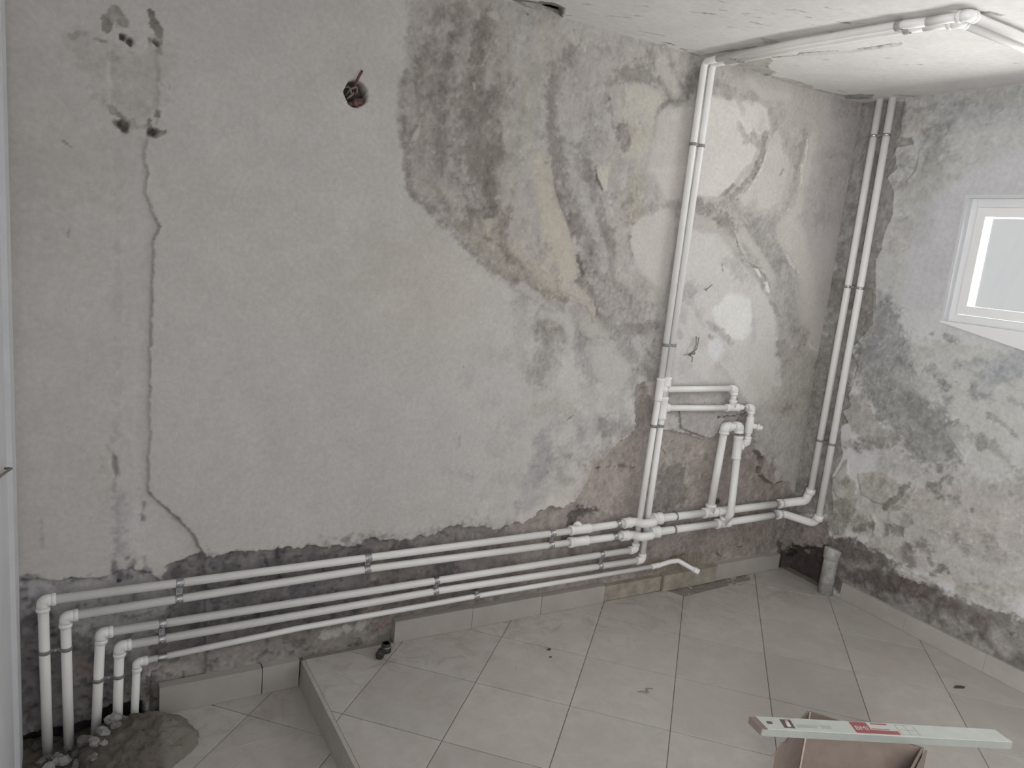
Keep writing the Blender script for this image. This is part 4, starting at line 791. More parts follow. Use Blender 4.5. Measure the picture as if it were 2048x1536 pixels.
('H',(-3.253,-0.085,-3.141,-0.087,-3.063,-0.084,-3.032,-0.055,-3.002,-0.047,-2.919,-0.054,-2.915,-0.106,-2.917,-0.319,-3.257,-0.28),0.0086,0.0082,-0.05),
('P',(-2.994,1.983,-2.965,1.95,-2.969,1.929,-2.997,1.933,-3.013,1.906,-3.022,1.917,-3.025,1.943),0.0133,0.0034,(0.557,0.537,0.501),0.97,2.6),
('P',(-2.997,1.939,-2.965,1.946,-2.969,1.929,-2.994,1.923),0.004,0.0054,(0.719,0.681,0.652),0.7,0.5),
('P',(-2.917,1.987,-2.904,1.977,-2.884,1.934,-2.884,1.903,-2.897,1.924,-2.917,1.95),0.0121,0.0031,(0.434,0.408,0.375),0.97,2.6),
('L',(-2.913,1.91,-2.897,1.903,-2.887,1.881),0.0071,0.0028,(0.288,0.265,0.242),0.9,0.8),
('L',(-2.907,1.908,-2.897,1.902),0.0039,0.0024,(0.097,0.083,0.069),0.95,0.6),
('L',(-2.98,1.905,-2.98,1.905),0.0085,0.0025,(0.128,0.115,0.102),0.98,0.3),
('L',(-2.962,1.897,-2.962,1.897),0.0085,0.0026,(0.17,0.156,0.141),0.98,0.3),
('L',(-2.944,1.849,-2.944,1.849),0.0141,0.0042,(0.622,0.602,0.573),0.9,0.9),
('L',(-3.003,1.848,-3.003,1.848),0.01,0.006,(0.653,0.633,0.612),0.8,0.6),
('L',(-2.955,1.869,-2.955,1.869),0.0047,0.0028,(0.579,0.567,0.539),0.8,0.6),
('L',(-3.044,1.885,-3.019,1.886),0.0023,0.0014,(0.487,0.467,0.448),0.8,0.6),
('L',(-3.095,1.88,-3.068,1.893),0.0034,0.002,(0.683,0.653,0.624),0.6,1.0),
('L',(-3.059,1.87,-3.059,1.87),0.0053,0.0032,(0.653,0.615,0.586),0.5,0.6),
('P',(-3.022,1.728,-3.0,1.732,-2.981,1.715,-2.984,1.7,-3.01,1.703),0.0121,0.0031,(0.456,0.451,0.417),0.9,2.6),
('L',(-2.994,1.688,-2.977,1.677),0.0098,0.0039,(0.295,0.282,0.259),0.95,0.7),
('L',(-2.984,1.686,-2.984,1.686),0.0063,0.0038,(0.129,0.12,0.11),0.95,0.6),
('P',(-2.899,1.736,-2.88,1.74,-2.888,1.718,-2.902,1.717),0.0108,0.0024,(0.466,0.446,0.42),0.95,3.0),
('P',(-2.918,1.7,-2.912,1.705,-2.905,1.685,-2.874,1.682,-2.874,1.67,-2.894,1.661,-2.915,1.662),0.0108,0.0024,(0.391,0.379,0.354),0.95,3.0),
('L',(-2.906,1.676,-2.906,1.676),0.008,0.0048,(0.128,0.118,0.109),0.9,0.6),
('L',(-2.971,1.695,-2.945,1.685,-2.918,1.69),0.0079,0.0048,(0.622,0.602,0.574),0.7,0.9),
('P',(-3.003,1.854,-2.897,1.883,-2.895,1.736,-2.958,1.704,-3.003,1.773),0.0089,0.0118,(0.86,0.86,0.83),0.6,0.5),
('L',(-3.041,1.746,-3.029,1.734),0.0097,0.0058,(0.644,0.615,0.52),0.6,0.6),
('L',(-3.116,1.621,-3.098,1.61),0.0015,0.0009,(0.507,0.494,0.482),0.8,0.6),
('L',(-2.926,1.822,-2.882,1.802),0.002,0.0012,(0.646,0.635,0.624),0.5,1.0),
('L',(-2.866,1.812,-2.865,1.791),0.0012,0.0008,(0.596,0.584,0.573),0.7,0.6),
('H',(-3.0,1.872,-2.897,1.9,-2.892,1.715,-2.918,1.661,-2.977,1.68,-3.01,1.731,-3.013,1.836),0.0083,0.0055,-0.004),
('L',(-2.989,1.616,-2.987,1.379,-2.984,1.074,-2.988,0.811),0.0067,0.0047,(0.841,0.84,0.841),0.4,1.6),
('L',(-2.967,1.632,-2.958,1.462,-2.962,1.215),0.0089,0.0062,(1.014,1.028,1.021),0.4,1.4),
('L',(-2.895,1.442,-2.883,1.426,-2.895,1.392),0.0038,0.003,(0.53,0.518,0.49),0.8,1.0),
('L',(-2.931,1.651,-2.924,1.573,-2.911,1.494),0.0037,0.003,(0.622,0.61,0.582),0.6,1.2),
('L',(-2.988,0.63,-2.978,0.536,-2.975,0.457),0.0159,0.0095,(0.692,0.707,0.745),0.5,1.8),
('L',(-2.937,0.609,-2.943,0.484),0.008,0.004,(1.084,1.111,1.167),0.5,1.6),
('L',(-3.002,1.829,-2.878,1.866),0.043,0.0344,(0.83,0.83,0.801),0.5,1.2),
('L',(-2.973,1.772,-2.925,1.768),0.036,0.0288,(0.806,0.805,0.785),0.5,1.2),
('L',(-3.076,1.863,-3.02,1.739),0.028,0.0252,(0.798,0.778,0.748),0.4,1.0),
('H',(-2.922,1.646,-2.925,1.599,-2.916,1.567,-2.923,1.513,-2.911,1.481,-2.895,1.442,-2.885,1.422,-2.9,1.386,-2.903,1.275,-2.906,1.161,-2.907,0.987,-2.906,0.883,-2.901,0.822,-2.91,0.754,-2.912,0.708,-2.907,0.677,-2.909,0.646,-2.87,0.603,-2.817,0.542,-2.78,0.497,-2.769,0.462,-2.742,0.412,-2.727,-0.266,-3.388,-0.237,-3.326,1.8,-2.924,1.882),0.0102,0.0031,-0.011,(1.56,1.72)),
('L',(-2.922,1.646,-2.925,1.599,-2.916,1.567,-2.923,1.513,-2.911,1.481,-2.895,1.442,-2.885,1.422,-2.9,1.386,-2.903,1.275,-2.906,1.161,-2.907,0.987,-2.906,0.883,-2.901,0.822,-2.91,0.754,-2.912,0.708,-2.907,0.677,-2.909,0.646,-2.87,0.603,-2.817,0.542,-2.78,0.497,-2.769,0.462,-2.742,0.412),0.0031,0.0031,(0.596,0.584,0.556),0.6,0.6),
('L',(-2.904,0.638,-2.817,0.538,-2.783,0.497,-2.767,0.452),0.005,0.0033,(0.72,0.665,0.61),0.7,0.6),
('L',(-2.932,1.651,-2.925,1.217,-2.918,0.777,-2.924,0.686),0.0169,0.0101,(1.041,1.055,1.061),0.6,0.6),
('L',(-2.945,0.839,-2.943,1.074,-2.944,1.216),0.0023,0.0031,(1.081,1.108,1.139),0.6,0.6),
('P',(-3.002,0.775,-2.991,0.755,-2.988,0.714,-2.993,0.691,-3.001,0.722),0.0035,0.0047,(0.409,0.417,0.44),0.95,0.5),
('L',(-2.998,0.692,-2.996,0.653),0.0063,0.0038,(0.553,0.565,0.604),0.8,0.6),
('L',(-3.019,0.761,-3.019,0.663),0.0233,0.021,(1.005,0.974,0.922),0.6,0.6),
('L',(-2.993,0.653,-2.983,0.536,-2.983,0.473),0.0111,0.0067,(0.771,0.789,0.84),0.6,1.4),
('L',(-2.92,0.616,-2.917,0.56),0.0024,0.0032,(0.482,0.492,0.519),0.8,1.4),
('L',(-3.177,0.588,-3.178,0.498),0.0046,0.003,(0.738,0.745,0.794),0.5,0.6),
('L',(-3.104,1.395,-3.107,1.375),0.0029,0.0029,(0.451,0.452,0.455),0.7,0.6),
('R',(-2.977,0.781,-2.97,0.628,-2.954,0.47,-2.949,0.373),0.0319,0.0255,0.004,1.2),
('R',(-2.998,0.752,-2.993,0.706),0.0078,0.0039,-0.012,0.6),
('H',(-2.876,0.352,-2.867,0.377,-2.849,0.407,-2.818,0.413,-2.755,0.427,-2.742,0.411,-2.672,0.423,-2.592,0.417,-2.56,0.419,-2.534,0.417,-2.496,0.423,-2.469,0.413,-2.441,0.409,-2.408,0.416,-2.362,0.403,-2.316,0.405,-2.28,0.399,-2.244,0.393,-2.227,0.41,-2.203,0.417,-2.165,0.401,-2.134,0.402,-2.102,0.394,-2.051,0.392,-2.019,0.404,-1.972,0.394,-1.94,0.411,-1.901,0.423,-1.867,0.433,-1.841,0.412,-1.81,0.42,-1.745,0.408,-1.699,0.389,-1.656,0.399,-1.637,0.398,-1.618,0.413,-1.577,0.403,-1.526,0.426,-1.494,0.447,-1.465,0.463,-1.433,0.458,-1.389,0.447,-1.335,0.477,-1.292,0.536,-1.25,0.602,-1.173,0.691,-1.071,0.755,-1.095,0.95,-1.054,0.962,-0.917,0.763,-0.666,0.706,-0.614,0.717,-0.559,0.804,-0.428,0.807,-0.365,0.763,-0.321,0.633,-0.278,0.594,-0.27,0.513,-0.204,0.472,-0.157,0.449,-0.107,0.457,-0.033,0.458,0.002,0.402,0.044,0.321,0.057,0.352,0.23,-0.336,-1.846,-0.148,-2.897,-0.182,-2.9,0.132,-2.828,0.304),0.0148,0.0041,-0.019),
('H',(-3.245,0.342,-3.229,0.408,-3.184,0.408,-3.136,0.393,-3.022,0.392,-2.956,0.406,-2.902,0.382,-2.86,0.343,-2.828,0.288,-2.837,0.235,-2.9,0.132,-2.911,-0.178,-3.254,-0.099),0.0115,0.0032,-0.01),
('H',(-0.856,0.838,-0.439,0.812,-0.491,0.767,-0.611,0.697,-0.677,0.716,-0.822,0.761),0.0054,0.006,0.007),
('R',(-1.33,0.392,-1.228,0.392),0.029,0.0145,-0.02,0.6),
('R',(-2.98,1.905,-2.978,1.904),0.0085,0.0042,-0.02,0.6),
('R',(-2.962,1.897,-2.961,1.896),0.0085,0.0043,-0.02,0.6),
('R',(-2.905,1.909,-2.897,1.9),0.0058,0.0029,-0.015,0.6),
('R',(-2.987,1.688,-2.98,1.682),0.0086,0.0043,-0.015,0.6),
('R',(-2.909,1.678,-2.901,1.676),0.0073,0.0037,-0.015,0.6),
('R',(-1.42,1.768,-1.38,1.711),0.0137,0.0041,0.005,0.6),
('R',(-1.309,1.713,-1.309,1.713),0.014,0.0042,0.005,0.6),
('R',(-1.519,1.329,-1.444,1.312,-1.38,1.272,-1.354,1.242),0.0234,0.007,0.006,1.0),
('R',(-1.389,1.183,-1.282,1.168),0.0288,0.0086,0.006,1.0),
('R',(-2.139,1.804,-2.156,1.766),0.0098,0.003,0.005,0.6),
('R',(-1.906,2.198,-1.902,2.196),0.0181,0.0054,0.005,0.6),
('R',(-0.56,2.012,-0.571,1.92,-0.607,1.835,-0.681,1.746),0.0089,0.0027,0.006,0.8),
('R',(-0.316,2.027,-0.316,1.927,-0.321,1.843,-0.359,1.754,-0.413,1.698),0.0093,0.0028,0.006,0.8),
('H',(0.056,2.271,0.044,2.149,0.047,2.057,0.052,1.976,0.063,1.842,0.037,1.69,0.048,1.582,0.584,1.624,0.454,2.34),0.004,0.0033,-0.005),
('R',(-0.511,1.468,-0.47,1.43),0.0124,0.0037,0.007,0.6),
('R',(-0.433,1.415,-0.414,1.37),0.0113,0.0034,0.007,0.6),
('R',(-0.636,1.564,-0.583,1.502,-0.496,1.474,-0.426,1.422),0.0092,0.0037,-0.005,1.0),
('H',(0.037,1.711,0.057,1.537,0.049,1.338,0.04,1.193,0.019,1.11,-0.007,1.027,0.179,1.028,0.103,1.718),0.0041,0.0034,-0.005),
)
RIGHT = (
('P',(-0.027,2.306,-0.916,2.222,-1.004,1.799,-0.564,1.824,-0.542,1.38,-0.092,1.324),0.019,0.0254,(0.819,0.823,0.81),0.8,0.5),
('P',(-0.386,1.794,-0.54,1.939,-0.766,2.027,-0.808,1.824,-0.564,1.824,-0.542,1.38,-0.37,1.358,-0.353,1.64),0.0403,0.0448,(0.955,0.959,1.001),0.85,0.6),  # bluish glow round the window, painted into the wall tint
('L',(-0.35,2.123,-0.464,2.165,-0.576,2.176,-0.737,2.166),0.0469,0.0375,(0.674,0.679,0.683),0.85,0.6),
('L',(-0.386,2.132,-0.381,1.974,-0.309,1.885),0.0498,0.0348,(0.623,0.628,0.593),0.85,0.8),
('L',(-0.326,2.024,-0.336,1.951,-0.299,1.901),0.006,0.0036,(0.829,0.834,0.783),0.85,0.6),
('L',(-0.468,1.912,-0.52,1.922),0.0128,0.0077,(0.723,0.727,0.695),0.7,1.0),
('L',(-0.307,1.891,-0.384,1.962,-0.488,1.992),0.0132,0.0079,(0.746,0.751,0.718),0.6,0.6),
('L',(-0.285,1.806,-0.332,1.836,-0.41,1.896),0.0504,0.0252,(0.808,0.812,0.777),0.85,0.8),
('L',(-0.284,1.611,-0.32,1.701),0.0446,0.0223,(0.795,0.791,0.757),0.8,0.9),
('L',(-0.241,1.886,-0.241,1.886),0.0344,0.0207,(0.595,0.575,0.548),0.8,0.6),
('L',(-0.244,2.003,-0.244,2.003),0.041,0.0246,(0.576,0.574,0.541),0.7,0.6),
('P',(-0.198,2.226,-0.336,2.194,-0.331,2.095,-0.224,2.102),0.0152,0.0202,(0.714,0.676,0.639),0.8,0.5),
('L',(-0.265,2.195,-0.395,2.206,-0.514,2.205),0.0097,0.0058,(0.594,0.593,0.565),0.8,1.0),
('L',(-0.28,2.247,-0.451,2.228,-0.729,2.203),0.0221,0.0176,(0.739,0.751,0.718),0.8,0.6),
('L',(-0.397,1.776,-0.405,1.673),0.0367,0.022,(0.796,0.8,0.81),0.6,0.6),
('L',(-0.293,1.731,-0.335,1.757),0.0068,0.0041,(0.633,0.638,0.609),0.7,0.6),
('L',(-0.356,1.622,-0.297,1.58),0.0068,0.0034,(0.628,0.633,0.604),0.7,1.0),
('P',(-0.036,2.261,-0.213,2.236,-0.207,2.183,-0.208,2.146,-0.219,2.09,-0.275,2.081,-0.287,2.056,-0.202,2.042,-0.23,1.955,-0.193,1.919,-0.237,1.855,-0.251,1.755,-0.227,1.666,-0.228,1.608,-0.209,1.562,-0.255,1.344,0.101,1.3,0.107,2.289),0.0059,0.0049,(0.466,0.449,0.427),0.95,0.8),
('L',(-0.202,2.207,-0.217,2.103,-0.205,2.061),0.0206,0.0123,(0.381,0.351,0.333),0.7,0.6),
('L',(-0.171,1.888,-0.203,1.729),0.021,0.0126,(0.531,0.512,0.488),0.6,0.6),
('P',(-0.215,1.393,-0.383,1.329,-0.444,1.229,-0.549,1.009,-0.649,0.982,-0.745,0.81,-0.706,0.704,-0.574,0.726,-0.492,0.8,-0.373,0.868,-0.22,1.003,-0.2,1.136),0.0491,0.0409,(0.415,0.421,0.4),0.85,0.8),
('L',(-0.275,1.38,-0.335,1.225,-0.422,1.207),0.0486,0.034,(0.57,0.569,0.586),0.85,0.8),
('L',(-0.277,1.229,-0.291,1.165),0.0283,0.017,(0.56,0.558,0.575),0.7,0.6),
('P',(-0.439,1.222,-0.53,1.256,-0.928,1.247,-1.036,0.726,-0.922,0.775,-0.765,0.798,-0.741,0.883,-0.682,0.879,-0.71,0.948,-0.613,1.005,-0.544,1.033,-0.499,1.093),0.0301,0.0167,(0.856,0.869,0.824),0.85,1.2),
('L',(-0.42,1.084,-0.478,1.063,-0.574,1.04),0.0304,0.0152,(0.762,0.774,0.748),0.8,1.0),
('L',(-0.457,1.168,-0.53,1.194),0.0268,0.0134,(0.777,0.789,0.755),0.8,1.0),
('L',(-0.541,1.139,-0.591,1.112,-0.624,1.069),0.0197,0.0099,(0.532,0.544,0.53),0.9,1.0),
('L',(-0.743,1.071,-0.743,1.071),0.0252,0.0126,(0.541,0.552,0.551),0.9,1.0),
('L',(-0.645,1.015,-0.645,1.015),0.0247,0.0124,(0.564,0.576,0.593),0.85,1.0),
('L',(-0.654,1.103,-0.67,1.1),0.0032,0.0019,(0.333,0.338,0.32),0.8,0.6),
('L',(-0.659,1.168,-0.752,1.192,-0.809,1.185),0.0188,0.0113,(0.66,0.679,0.689),0.85,0.9),
('L',(-0.789,1.152,-0.86,1.2,-0.929,1.241),0.0454,0.0318,(0.666,0.692,0.731),0.85,0.7),
('L',(-0.589,1.271,-0.644,1.268),0.0129,0.0065,(0.553,0.558,0.569),0.85,1.0),
('L',(-0.531,1.278,-0.531,1.278),0.0106,0.0063,(0.483,0.488,0.487),0.8,0.6),
('L',(-0.775,1.084,-0.806,1.067),0.0187,0.0112,(0.648,0.653,0.644),0.7,1.0),
('L',(-0.759,0.912,-0.806,0.877),0.0221,0.0088,(0.541,0.546,0.514),0.9,1.0),
('L',(-0.704,0.946,-0.697,0.926),0.0129,0.0064,(0.481,0.486,0.451),0.8,1.0),
('L',(-0.716,0.888,-0.716,0.888),0.0354,0.0106,(0.773,0.778,0.729),0.9,0.9),
('L',(-0.82,1.0,-0.88,0.974,-0.924,0.945),0.0067,0.0034,(0.609,0.621,0.592),0.8,1.2),
('L',(-0.88,1.078,-0.935,1.057),0.0078,0.0039,(0.652,0.657,0.641),0.7,1.2),
('L',(-0.823,0.905,-0.914,0.861),0.0185,0.0111,(0.659,0.664,0.627),0.8,1.0),
('L',(-0.97,0.796,-0.97,0.796),0.024,0.0144,(0.544,0.549,0.517),0.8,1.0),
('L',(-0.935,0.814,-0.935,0.814),0.0158,0.0095,(0.54,0.545,0.513),0.8,1.0),
('P',(-0.192,0.948,-0.281,0.961,-0.387,0.838,-0.486,0.831,-0.407,0.742,-0.286,0.756,-0.195,0.823),0.0206,0.0172,(0.569,0.543,0.505),0.8,0.8),
('L',(-0.255,0.72,-0.404,0.755),0.0287,0.0201,(0.437,0.404,0.388),0.85,0.9),
('L',(-0.291,0.73,-0.291,0.73),0.0188,0.0113,(0.294,0.272,0.257),0.8,0.6),
('L',(-0.393,0.772,-0.49,0.813),0.0209,0.0125,(0.601,0.573,0.54),0.7,0.6),
('L',(-0.446,0.687,-0.766,0.705),0.0669,0.0535,(0.59,0.576,0.529),0.6,0.6),
('L',(-0.802,0.674,-0.999,0.748),0.0493,0.0394,(0.745,0.72,0.68),0.8,0.6),
('L',(-0.712,0.703,-0.712,0.703),0.0234,0.0141,(0.438,0.432,0.399),0.8,1.0),
('L',(-0.676,0.637,-0.758,0.627),0.0196,0.0117,(0.546,0.519,0.488),0.7,0.6),
('P',(-0.168,1.144,-0.218,1.085,-0.202,1.054,-0.206,0.958,-0.194,0.942,-0.22,0.892,-0.18,0.855,-0.22,0.815,-0.19,0.786,-0.2,0.718,-0.229,0.655,-0.192,0.543,-0.232,0.368,0.212,0.202,0.181,0.766,0.087,1.23,0.069,1.474,-0.235,1.434,-0.253,1.278,-0.197,1.189),0.0062,0.0052,(0.442,0.419,0.383),0.95,0.8),
('L',(-0.195,1.087,-0.198,1.053,-0.198,0.998),0.0073,0.0022,(0.619,0.598,0.558),0.8,0.8),
('L',(-0.23,1.066,-0.232,1.046),0.0058,0.0035,(0.641,0.619,0.579),0.8,0.6),
('L',(-0.188,0.856,-0.216,0.814),0.0029,0.0018,(0.241,0.222,0.202),0.85,0.6),
('P',(-0.213,0.461,-1.021,0.8,-1.11,0.369,-0.883,0.285,-0.78,0.289,-0.601,0.275,-0.413,0.321,-0.281,0.326),0.025,0.0333,(0.744,0.703,0.663),0.8,0.5),
('L',(-0.875,0.6,-1.024,0.627),0.0673,0.0606,(0.774,0.724,0.691),0.7,0.6),
('L',(-0.608,0.565,-0.744,0.519,-0.893,0.515),0.065,0.0585,(0.719,0.679,0.626),0.6,0.6),
('P',(-0.222,0.573,-0.234,0.633,-0.258,0.648,-0.277,0.576,-0.327,0.557,-0.331,0.502,-0.27,0.456,-0.225,0.462,-0.199,0.529),0.0059,0.0044,(0.71,0.686,0.607),0.95,0.9),
('L',(-0.273,0.536,-0.274,0.536),0.0221,0.0132,(0.404,0.383,0.338),0.85,0.6),
('P',(-0.319,0.596,-0.427,0.645,-0.529,0.624,-0.55,0.651,-0.555,0.626,-0.5,0.561,-0.464,0.499,-0.436,0.494,-0.397,0.504,-0.359,0.512),0.0084,0.0056,(0.716,0.684,0.618),0.9,1.0),
('L',(-0.566,0.637,-0.533,0.569,-0.485,0.498),0.0158,0.0063,(0.374,0.338,0.31),0.9,0.7),
('L',(-0.376,0.573,-0.435,0.606),0.0213,0.0128,(0.597,0.575,0.51),0.6,1.0),
('L',(-0.551,0.645,-0.556,0.627),0.0041,0.0025,(1.016,0.984,0.908),0.9,0.6),
('L',(-0.589,0.625,-0.549,0.524,-0.495,0.484),0.0103,0.0062,(0.457,0.433,0.373),0.6,0.6),
('P',(-0.191,0.409,-0.24,0.449,-0.342,0.485,-0.341,0.413,-0.304,0.291,-0.252,0.27,-0.213,0.322),0.0078,0.0104,(0.449,0.437,0.377),0.85,0.5),
('L',(-0.189,0.401,-0.219,0.316,-0.257,0.265),0.0053,0.0016,(0.746,0.721,0.643),0.85,0.6),
('L',(-0.312,0.481,-0.326,0.45),0.0146,0.0088,(0.697,0.673,0.601),0.7,0.6),
('L',(-0.36,0.357,-0.436,0.386),0.0288,0.0173,(0.341,0.321,0.28),0.9,0.8),
('L',(-0.427,0.432,-0.457,0.408,-0.452,0.364),0.0071,0.0021,(0.76,0.726,0.642),0.85,0.6),
('L',(-0.334,0.375,-0.402,0.408),0.0145,0.0087,(0.562,0.535,0.466),0.7,0.6),
('L',(-0.506,0.399,-0.565,0.413),0.0243,0.0121,(0.406,0.384,0.343),0.9,0.9),
('L',(-0.575,0.467,-0.575,0.467),0.0308,0.0185,(0.513,0.487,0.451),0.8,0.6),
('L',(-0.618,0.323,-0.618,0.323),0.0423,0.0169,(0.358,0.327,0.318),0.95,0.9),
('L',(-0.61,0.36,-0.61,0.36),0.0273,0.0164,(0.398,0.365,0.35),0.9,0.6),
('L',(-0.685,0.378,-0.685,0.378),0.0294,0.0147,(0.415,0.386,0.349),0.9,0.9),
('L',(-0.47,0.295,-0.502,0.28),0.0141,0.0085,(0.303,0.279,0.245),0.9,0.6),
('L',(-0.681,0.337,-0.681,0.337),0.0335,0.0201,(0.81,0.758,0.739),0.8,0.6),
('L',(-0.44,0.297,-0.547,0.334,-0.584,0.288),0.0315,0.0189,(0.696,0.664,0.597),0.8,0.9),
('L',(-0.705,0.347,-0.728,0.324),0.008,0.0048,(0.463,0.432,0.422),0.8,0.6),
('L',(-0.792,0.467,-0.837,0.448),0.0257,0.0205,(0.577,0.542,0.535),0.85,0.6),
('L',(-0.92,0.52,-0.932,0.488),0.0186,0.013,(0.594,0.558,0.531),0.8,0.6),
('L',(-0.939,0.454,-0.98,0.466),0.0185,0.0129,(0.628,0.591,0.548),0.7,0.9),
('L',(-0.773,0.498,-0.798,0.521),0.0065,0.0039,(0.553,0.519,0.457),0.7,0.6),
('L',(-0.837,0.609,-0.837,0.609),0.0101,0.0061,(0.387,0.366,0.331),0.85,0.6),
('L',(-0.654,0.653,-0.707,0.639),0.0198,0.0119,(0.44,0.417,0.396),0.85,1.0),
('L',(-0.745,0.634,-0.77,0.63),0.0161,0.0097,(0.477,0.453,0.424),0.8,0.6),
('L',(-0.955,0.719,-0.955,0.719),0.0109,0.0066,(0.479,0.472,0.437),0.7,0.6),
('P',(-0.242,0.244,-0.342,0.299,-0.455,0.296,-0.559,0.277,-0.607,0.244,-0.703,0.26,-0.788,0.247,-0.891,0.245,-0.987,0.248,-1.128,0.283,-1.184,0.014,-1.132,0.018,-0.963,0.039,-0.751,0.029,-0.579,0.043,-0.433,0.043,-0.303,0.025),0.0341,0.0227,(0.24,0.215,0.189),0.92,1.0),
('L',(-0.315,0.237,-0.408,0.233),0.0439,0.0351,(0.252,0.207,0.194),0.8,0.6),
('L',(-0.585,0.185,-0.777,0.209,-0.963,0.173),0.0362,0.029,(0.208,0.159,0.141),0.6,0.9),
('L',(-0.378,0.119,-0.553,0.171,-0.655,0.177),0.0422,0.0338,(0.181,0.149,0.139),0.7,0.6),
('L',(-0.729,0.292,-0.77,0.336),0.0132,0.0053,(0.334,0.309,0.272),0.9,1.0),
('L',(-0.794,0.324,-0.794,0.324),0.0065,0.0039,(0.229,0.209,0.188),0.8,0.6),
('L',(-0.819,0.307,-0.834,0.304),0.0045,0.0027,(0.313,0.288,0.262),0.8,0.6),
('L',(-0.586,0.245,-0.661,0.241,-0.735,0.262,-0.827,0.297),0.0114,0.0045,(0.94,0.9,0.824),0.85,1.3),
('L',(-0.886,0.268,-1.021,0.296),0.0405,0.0324,(0.534,0.506,0.461),0.7,0.9),
('L',(-0.856,0.272,-1.007,0.362,-1.106,0.391),0.0277,0.0221,(0.715,0.689,0.626),0.7,0.6),
('L',(-0.376,0.169,-0.376,0.169),0.0249,0.0124,(0.475,0.432,0.392),0.85,0.9),
('L',(-1.022,0.16,-1.056,0.129),0.0276,0.0166,(0.647,0.606,0.583),0.8,0.9),
('L',(-0.809,0.146,-0.86,0.139),0.0098,0.0059,(0.478,0.432,0.402),0.7,1.0),
('L',(-0.953,0.085,-0.982,0.082),0.0044,0.0018,(0.742,0.68,0.614),0.8,1.2),
('L',(-1.058,0.118,-1.151,0.175),0.0181,0.0108,(0.527,0.491,0.464),0.6,0.6),
('P',(0.243,0.186,-0.211,0.331,-0.301,-0.011,0.158,-0.231),0.0163,0.0217,(0.356,0.297,0.27),0.9,0.5),
('P',(0.08,0.046,-0.009,0.1,-0.059,0.142,-0.123,0.158,-0.223,0.204,-0.288,-0.043,0.04,-0.147),0.0363,0.0242,(0.125,0.102,0.097),1.0,1.0),
('L',(-0.094,0.122,-0.112,0.122),0.008,0.0053,(0.533,0.472,0.434),0.8,0.6),
('L',(-0.018,0.071,-0.039,0.093),0.0082,0.0054,(0.047,0.039,0.035),0.9,0.6),
('H',(-0.02,0.093,-0.061,0.132,-0.124,0.148,-0.22,0.193,-0.27,-0.052,-0.004,-0.044),0.014,0.0133,-0.045),
('H',(0.235,2.324,-0.21,2.249,-0.207,2.183,-0.219,2.09,-0.275,2.081,-0.287,2.056,-0.202,2.042,-0.23,1.955,-0.193,1.919,-0.237,1.855,-0.251,1.755,-0.227,1.666,-0.228,1.608,-0.209,1.562,-0.255,1.344,0.24,1.283),0.0042,0.0035,-0.005),
('R',(-0.326,2.024,-0.336,1.951,-0.299,1.901),0.0081,0.0032,0.004,0.6),
('H',(-0.168,1.144,-0.218,1.085,-0.206,0.958,-0.194,0.942,-0.22,0.892,-0.18,0.855,-0.22,0.815,-0.19,0.786,-0.2,0.718,-0.229,0.655,-0.192,0.543,-0.232,0.368,0.307,0.166,0.241,0.829,0.121,1.398,-0.221,1.433,-0.253,1.278),0.0044,0.0037,-0.005),
('H',(-0.682,0.879,-0.71,0.948,-0.788,0.884,-0.765,0.798),0.0077,0.0051,0.004),
('H',(-0.222,0.573,-0.258,0.648,-0.277,0.576,-0.327,0.557,-0.331,0.502,-0.27,0.456,-0.225,0.462,-0.199,0.529),0.0044,0.0037,0.006),
('H',(-0.319,0.596,-0.427,0.645,-0.551,0.645,-0.5,0.561,-0.464,0.499,-0.397,0.504,-0.359,0.512),0.0057,0.0042,0.006),
('R',(-0.427,0.432,-0.457,0.408,-0.452,0.364),0.0092,0.0037,0.006,0.6),
('R',(-0.506,0.399,-0.565,0.413),0.0173,0.0104,-0.006,0.6),
('H',(-0.242,0.244,-0.342,0.299,-0.56,0.271,-0.788,0.247,-0.987,0.248,-1.128,0.283,-1.178,0.046,-0.574,0.069,-0.297,0.052),0.01,0.0067,-0.004),
('P',(-3.3,0.05,-1.1,0.05,-1.1,0.27,-1.4,0.3,-1.8,0.24,-2.2,0.33,-2.7,0.26,-3.3,0.3),0.03,0.05,(0.3,0.285,0.27),0.85,1.0),
('L',(-2.286,1.336,-2.413,1.337),0.049,0.027,(0.925,0.925,0.911),0.68,1.0),
('L',(-1.928,1.767,-2.017,1.669),0.06,0.048,(0.651,0.651,0.641),0.51,1.0),
('L',(-1.216,2.085,-1.378,2.003),0.021,0.041,(0.836,0.836,0.823),0.52,1.0),
('L',(-2.816,0.748,-2.942,0.733),0.062,0.041,(0.63,0.63,0.62),0.72,1.0),
('L',(-2.19,1.526,-2.274,1.645),0.07,0.054,(0.771,0.771,0.759),0.75,1.0),
('L',(-2.563,0.725,-2.599,0.789),0.04,0.054,(0.715,0.715,0.705),0.64,1.0),
('L',(-3.199,0.688,-3.327,0.803),0.04,0.023,(0.92,0.92,0.907),0.72,1.0),
('L',(-1.627,0.799,-1.724,0.91),0.058,0.025,(0.649,0.649,0.639),0.59,1.0),
('L',(-2.996,0.411,-3.057,0.425),0.042,0.028,(0.883,0.883,0.87),0.76,1.0),
('L',(-2.935,1.491,-3.052,1.422),0.033,0.059,(0.658,0.658,0.649),0.78,1.0),
('L',(-2.586,1.937,-2.696,2.022),0.052,0.024,(0.69,0.69,0.679),0.85,1.0),
('L',(-2.769,0.778,-2.865,0.729),0.024,0.024,(0.875,0.875,0.862),0.7,1.0),
('L',(-2.709,1.412,-2.833,1.523),0.044,0.043,(0.743,0.743,0.732),0.8,1.0),
('L',(-2.831,0.585,-3.039,0.525),0.029,0.05,(0.92,0.92,0.906),0.83,1.0),
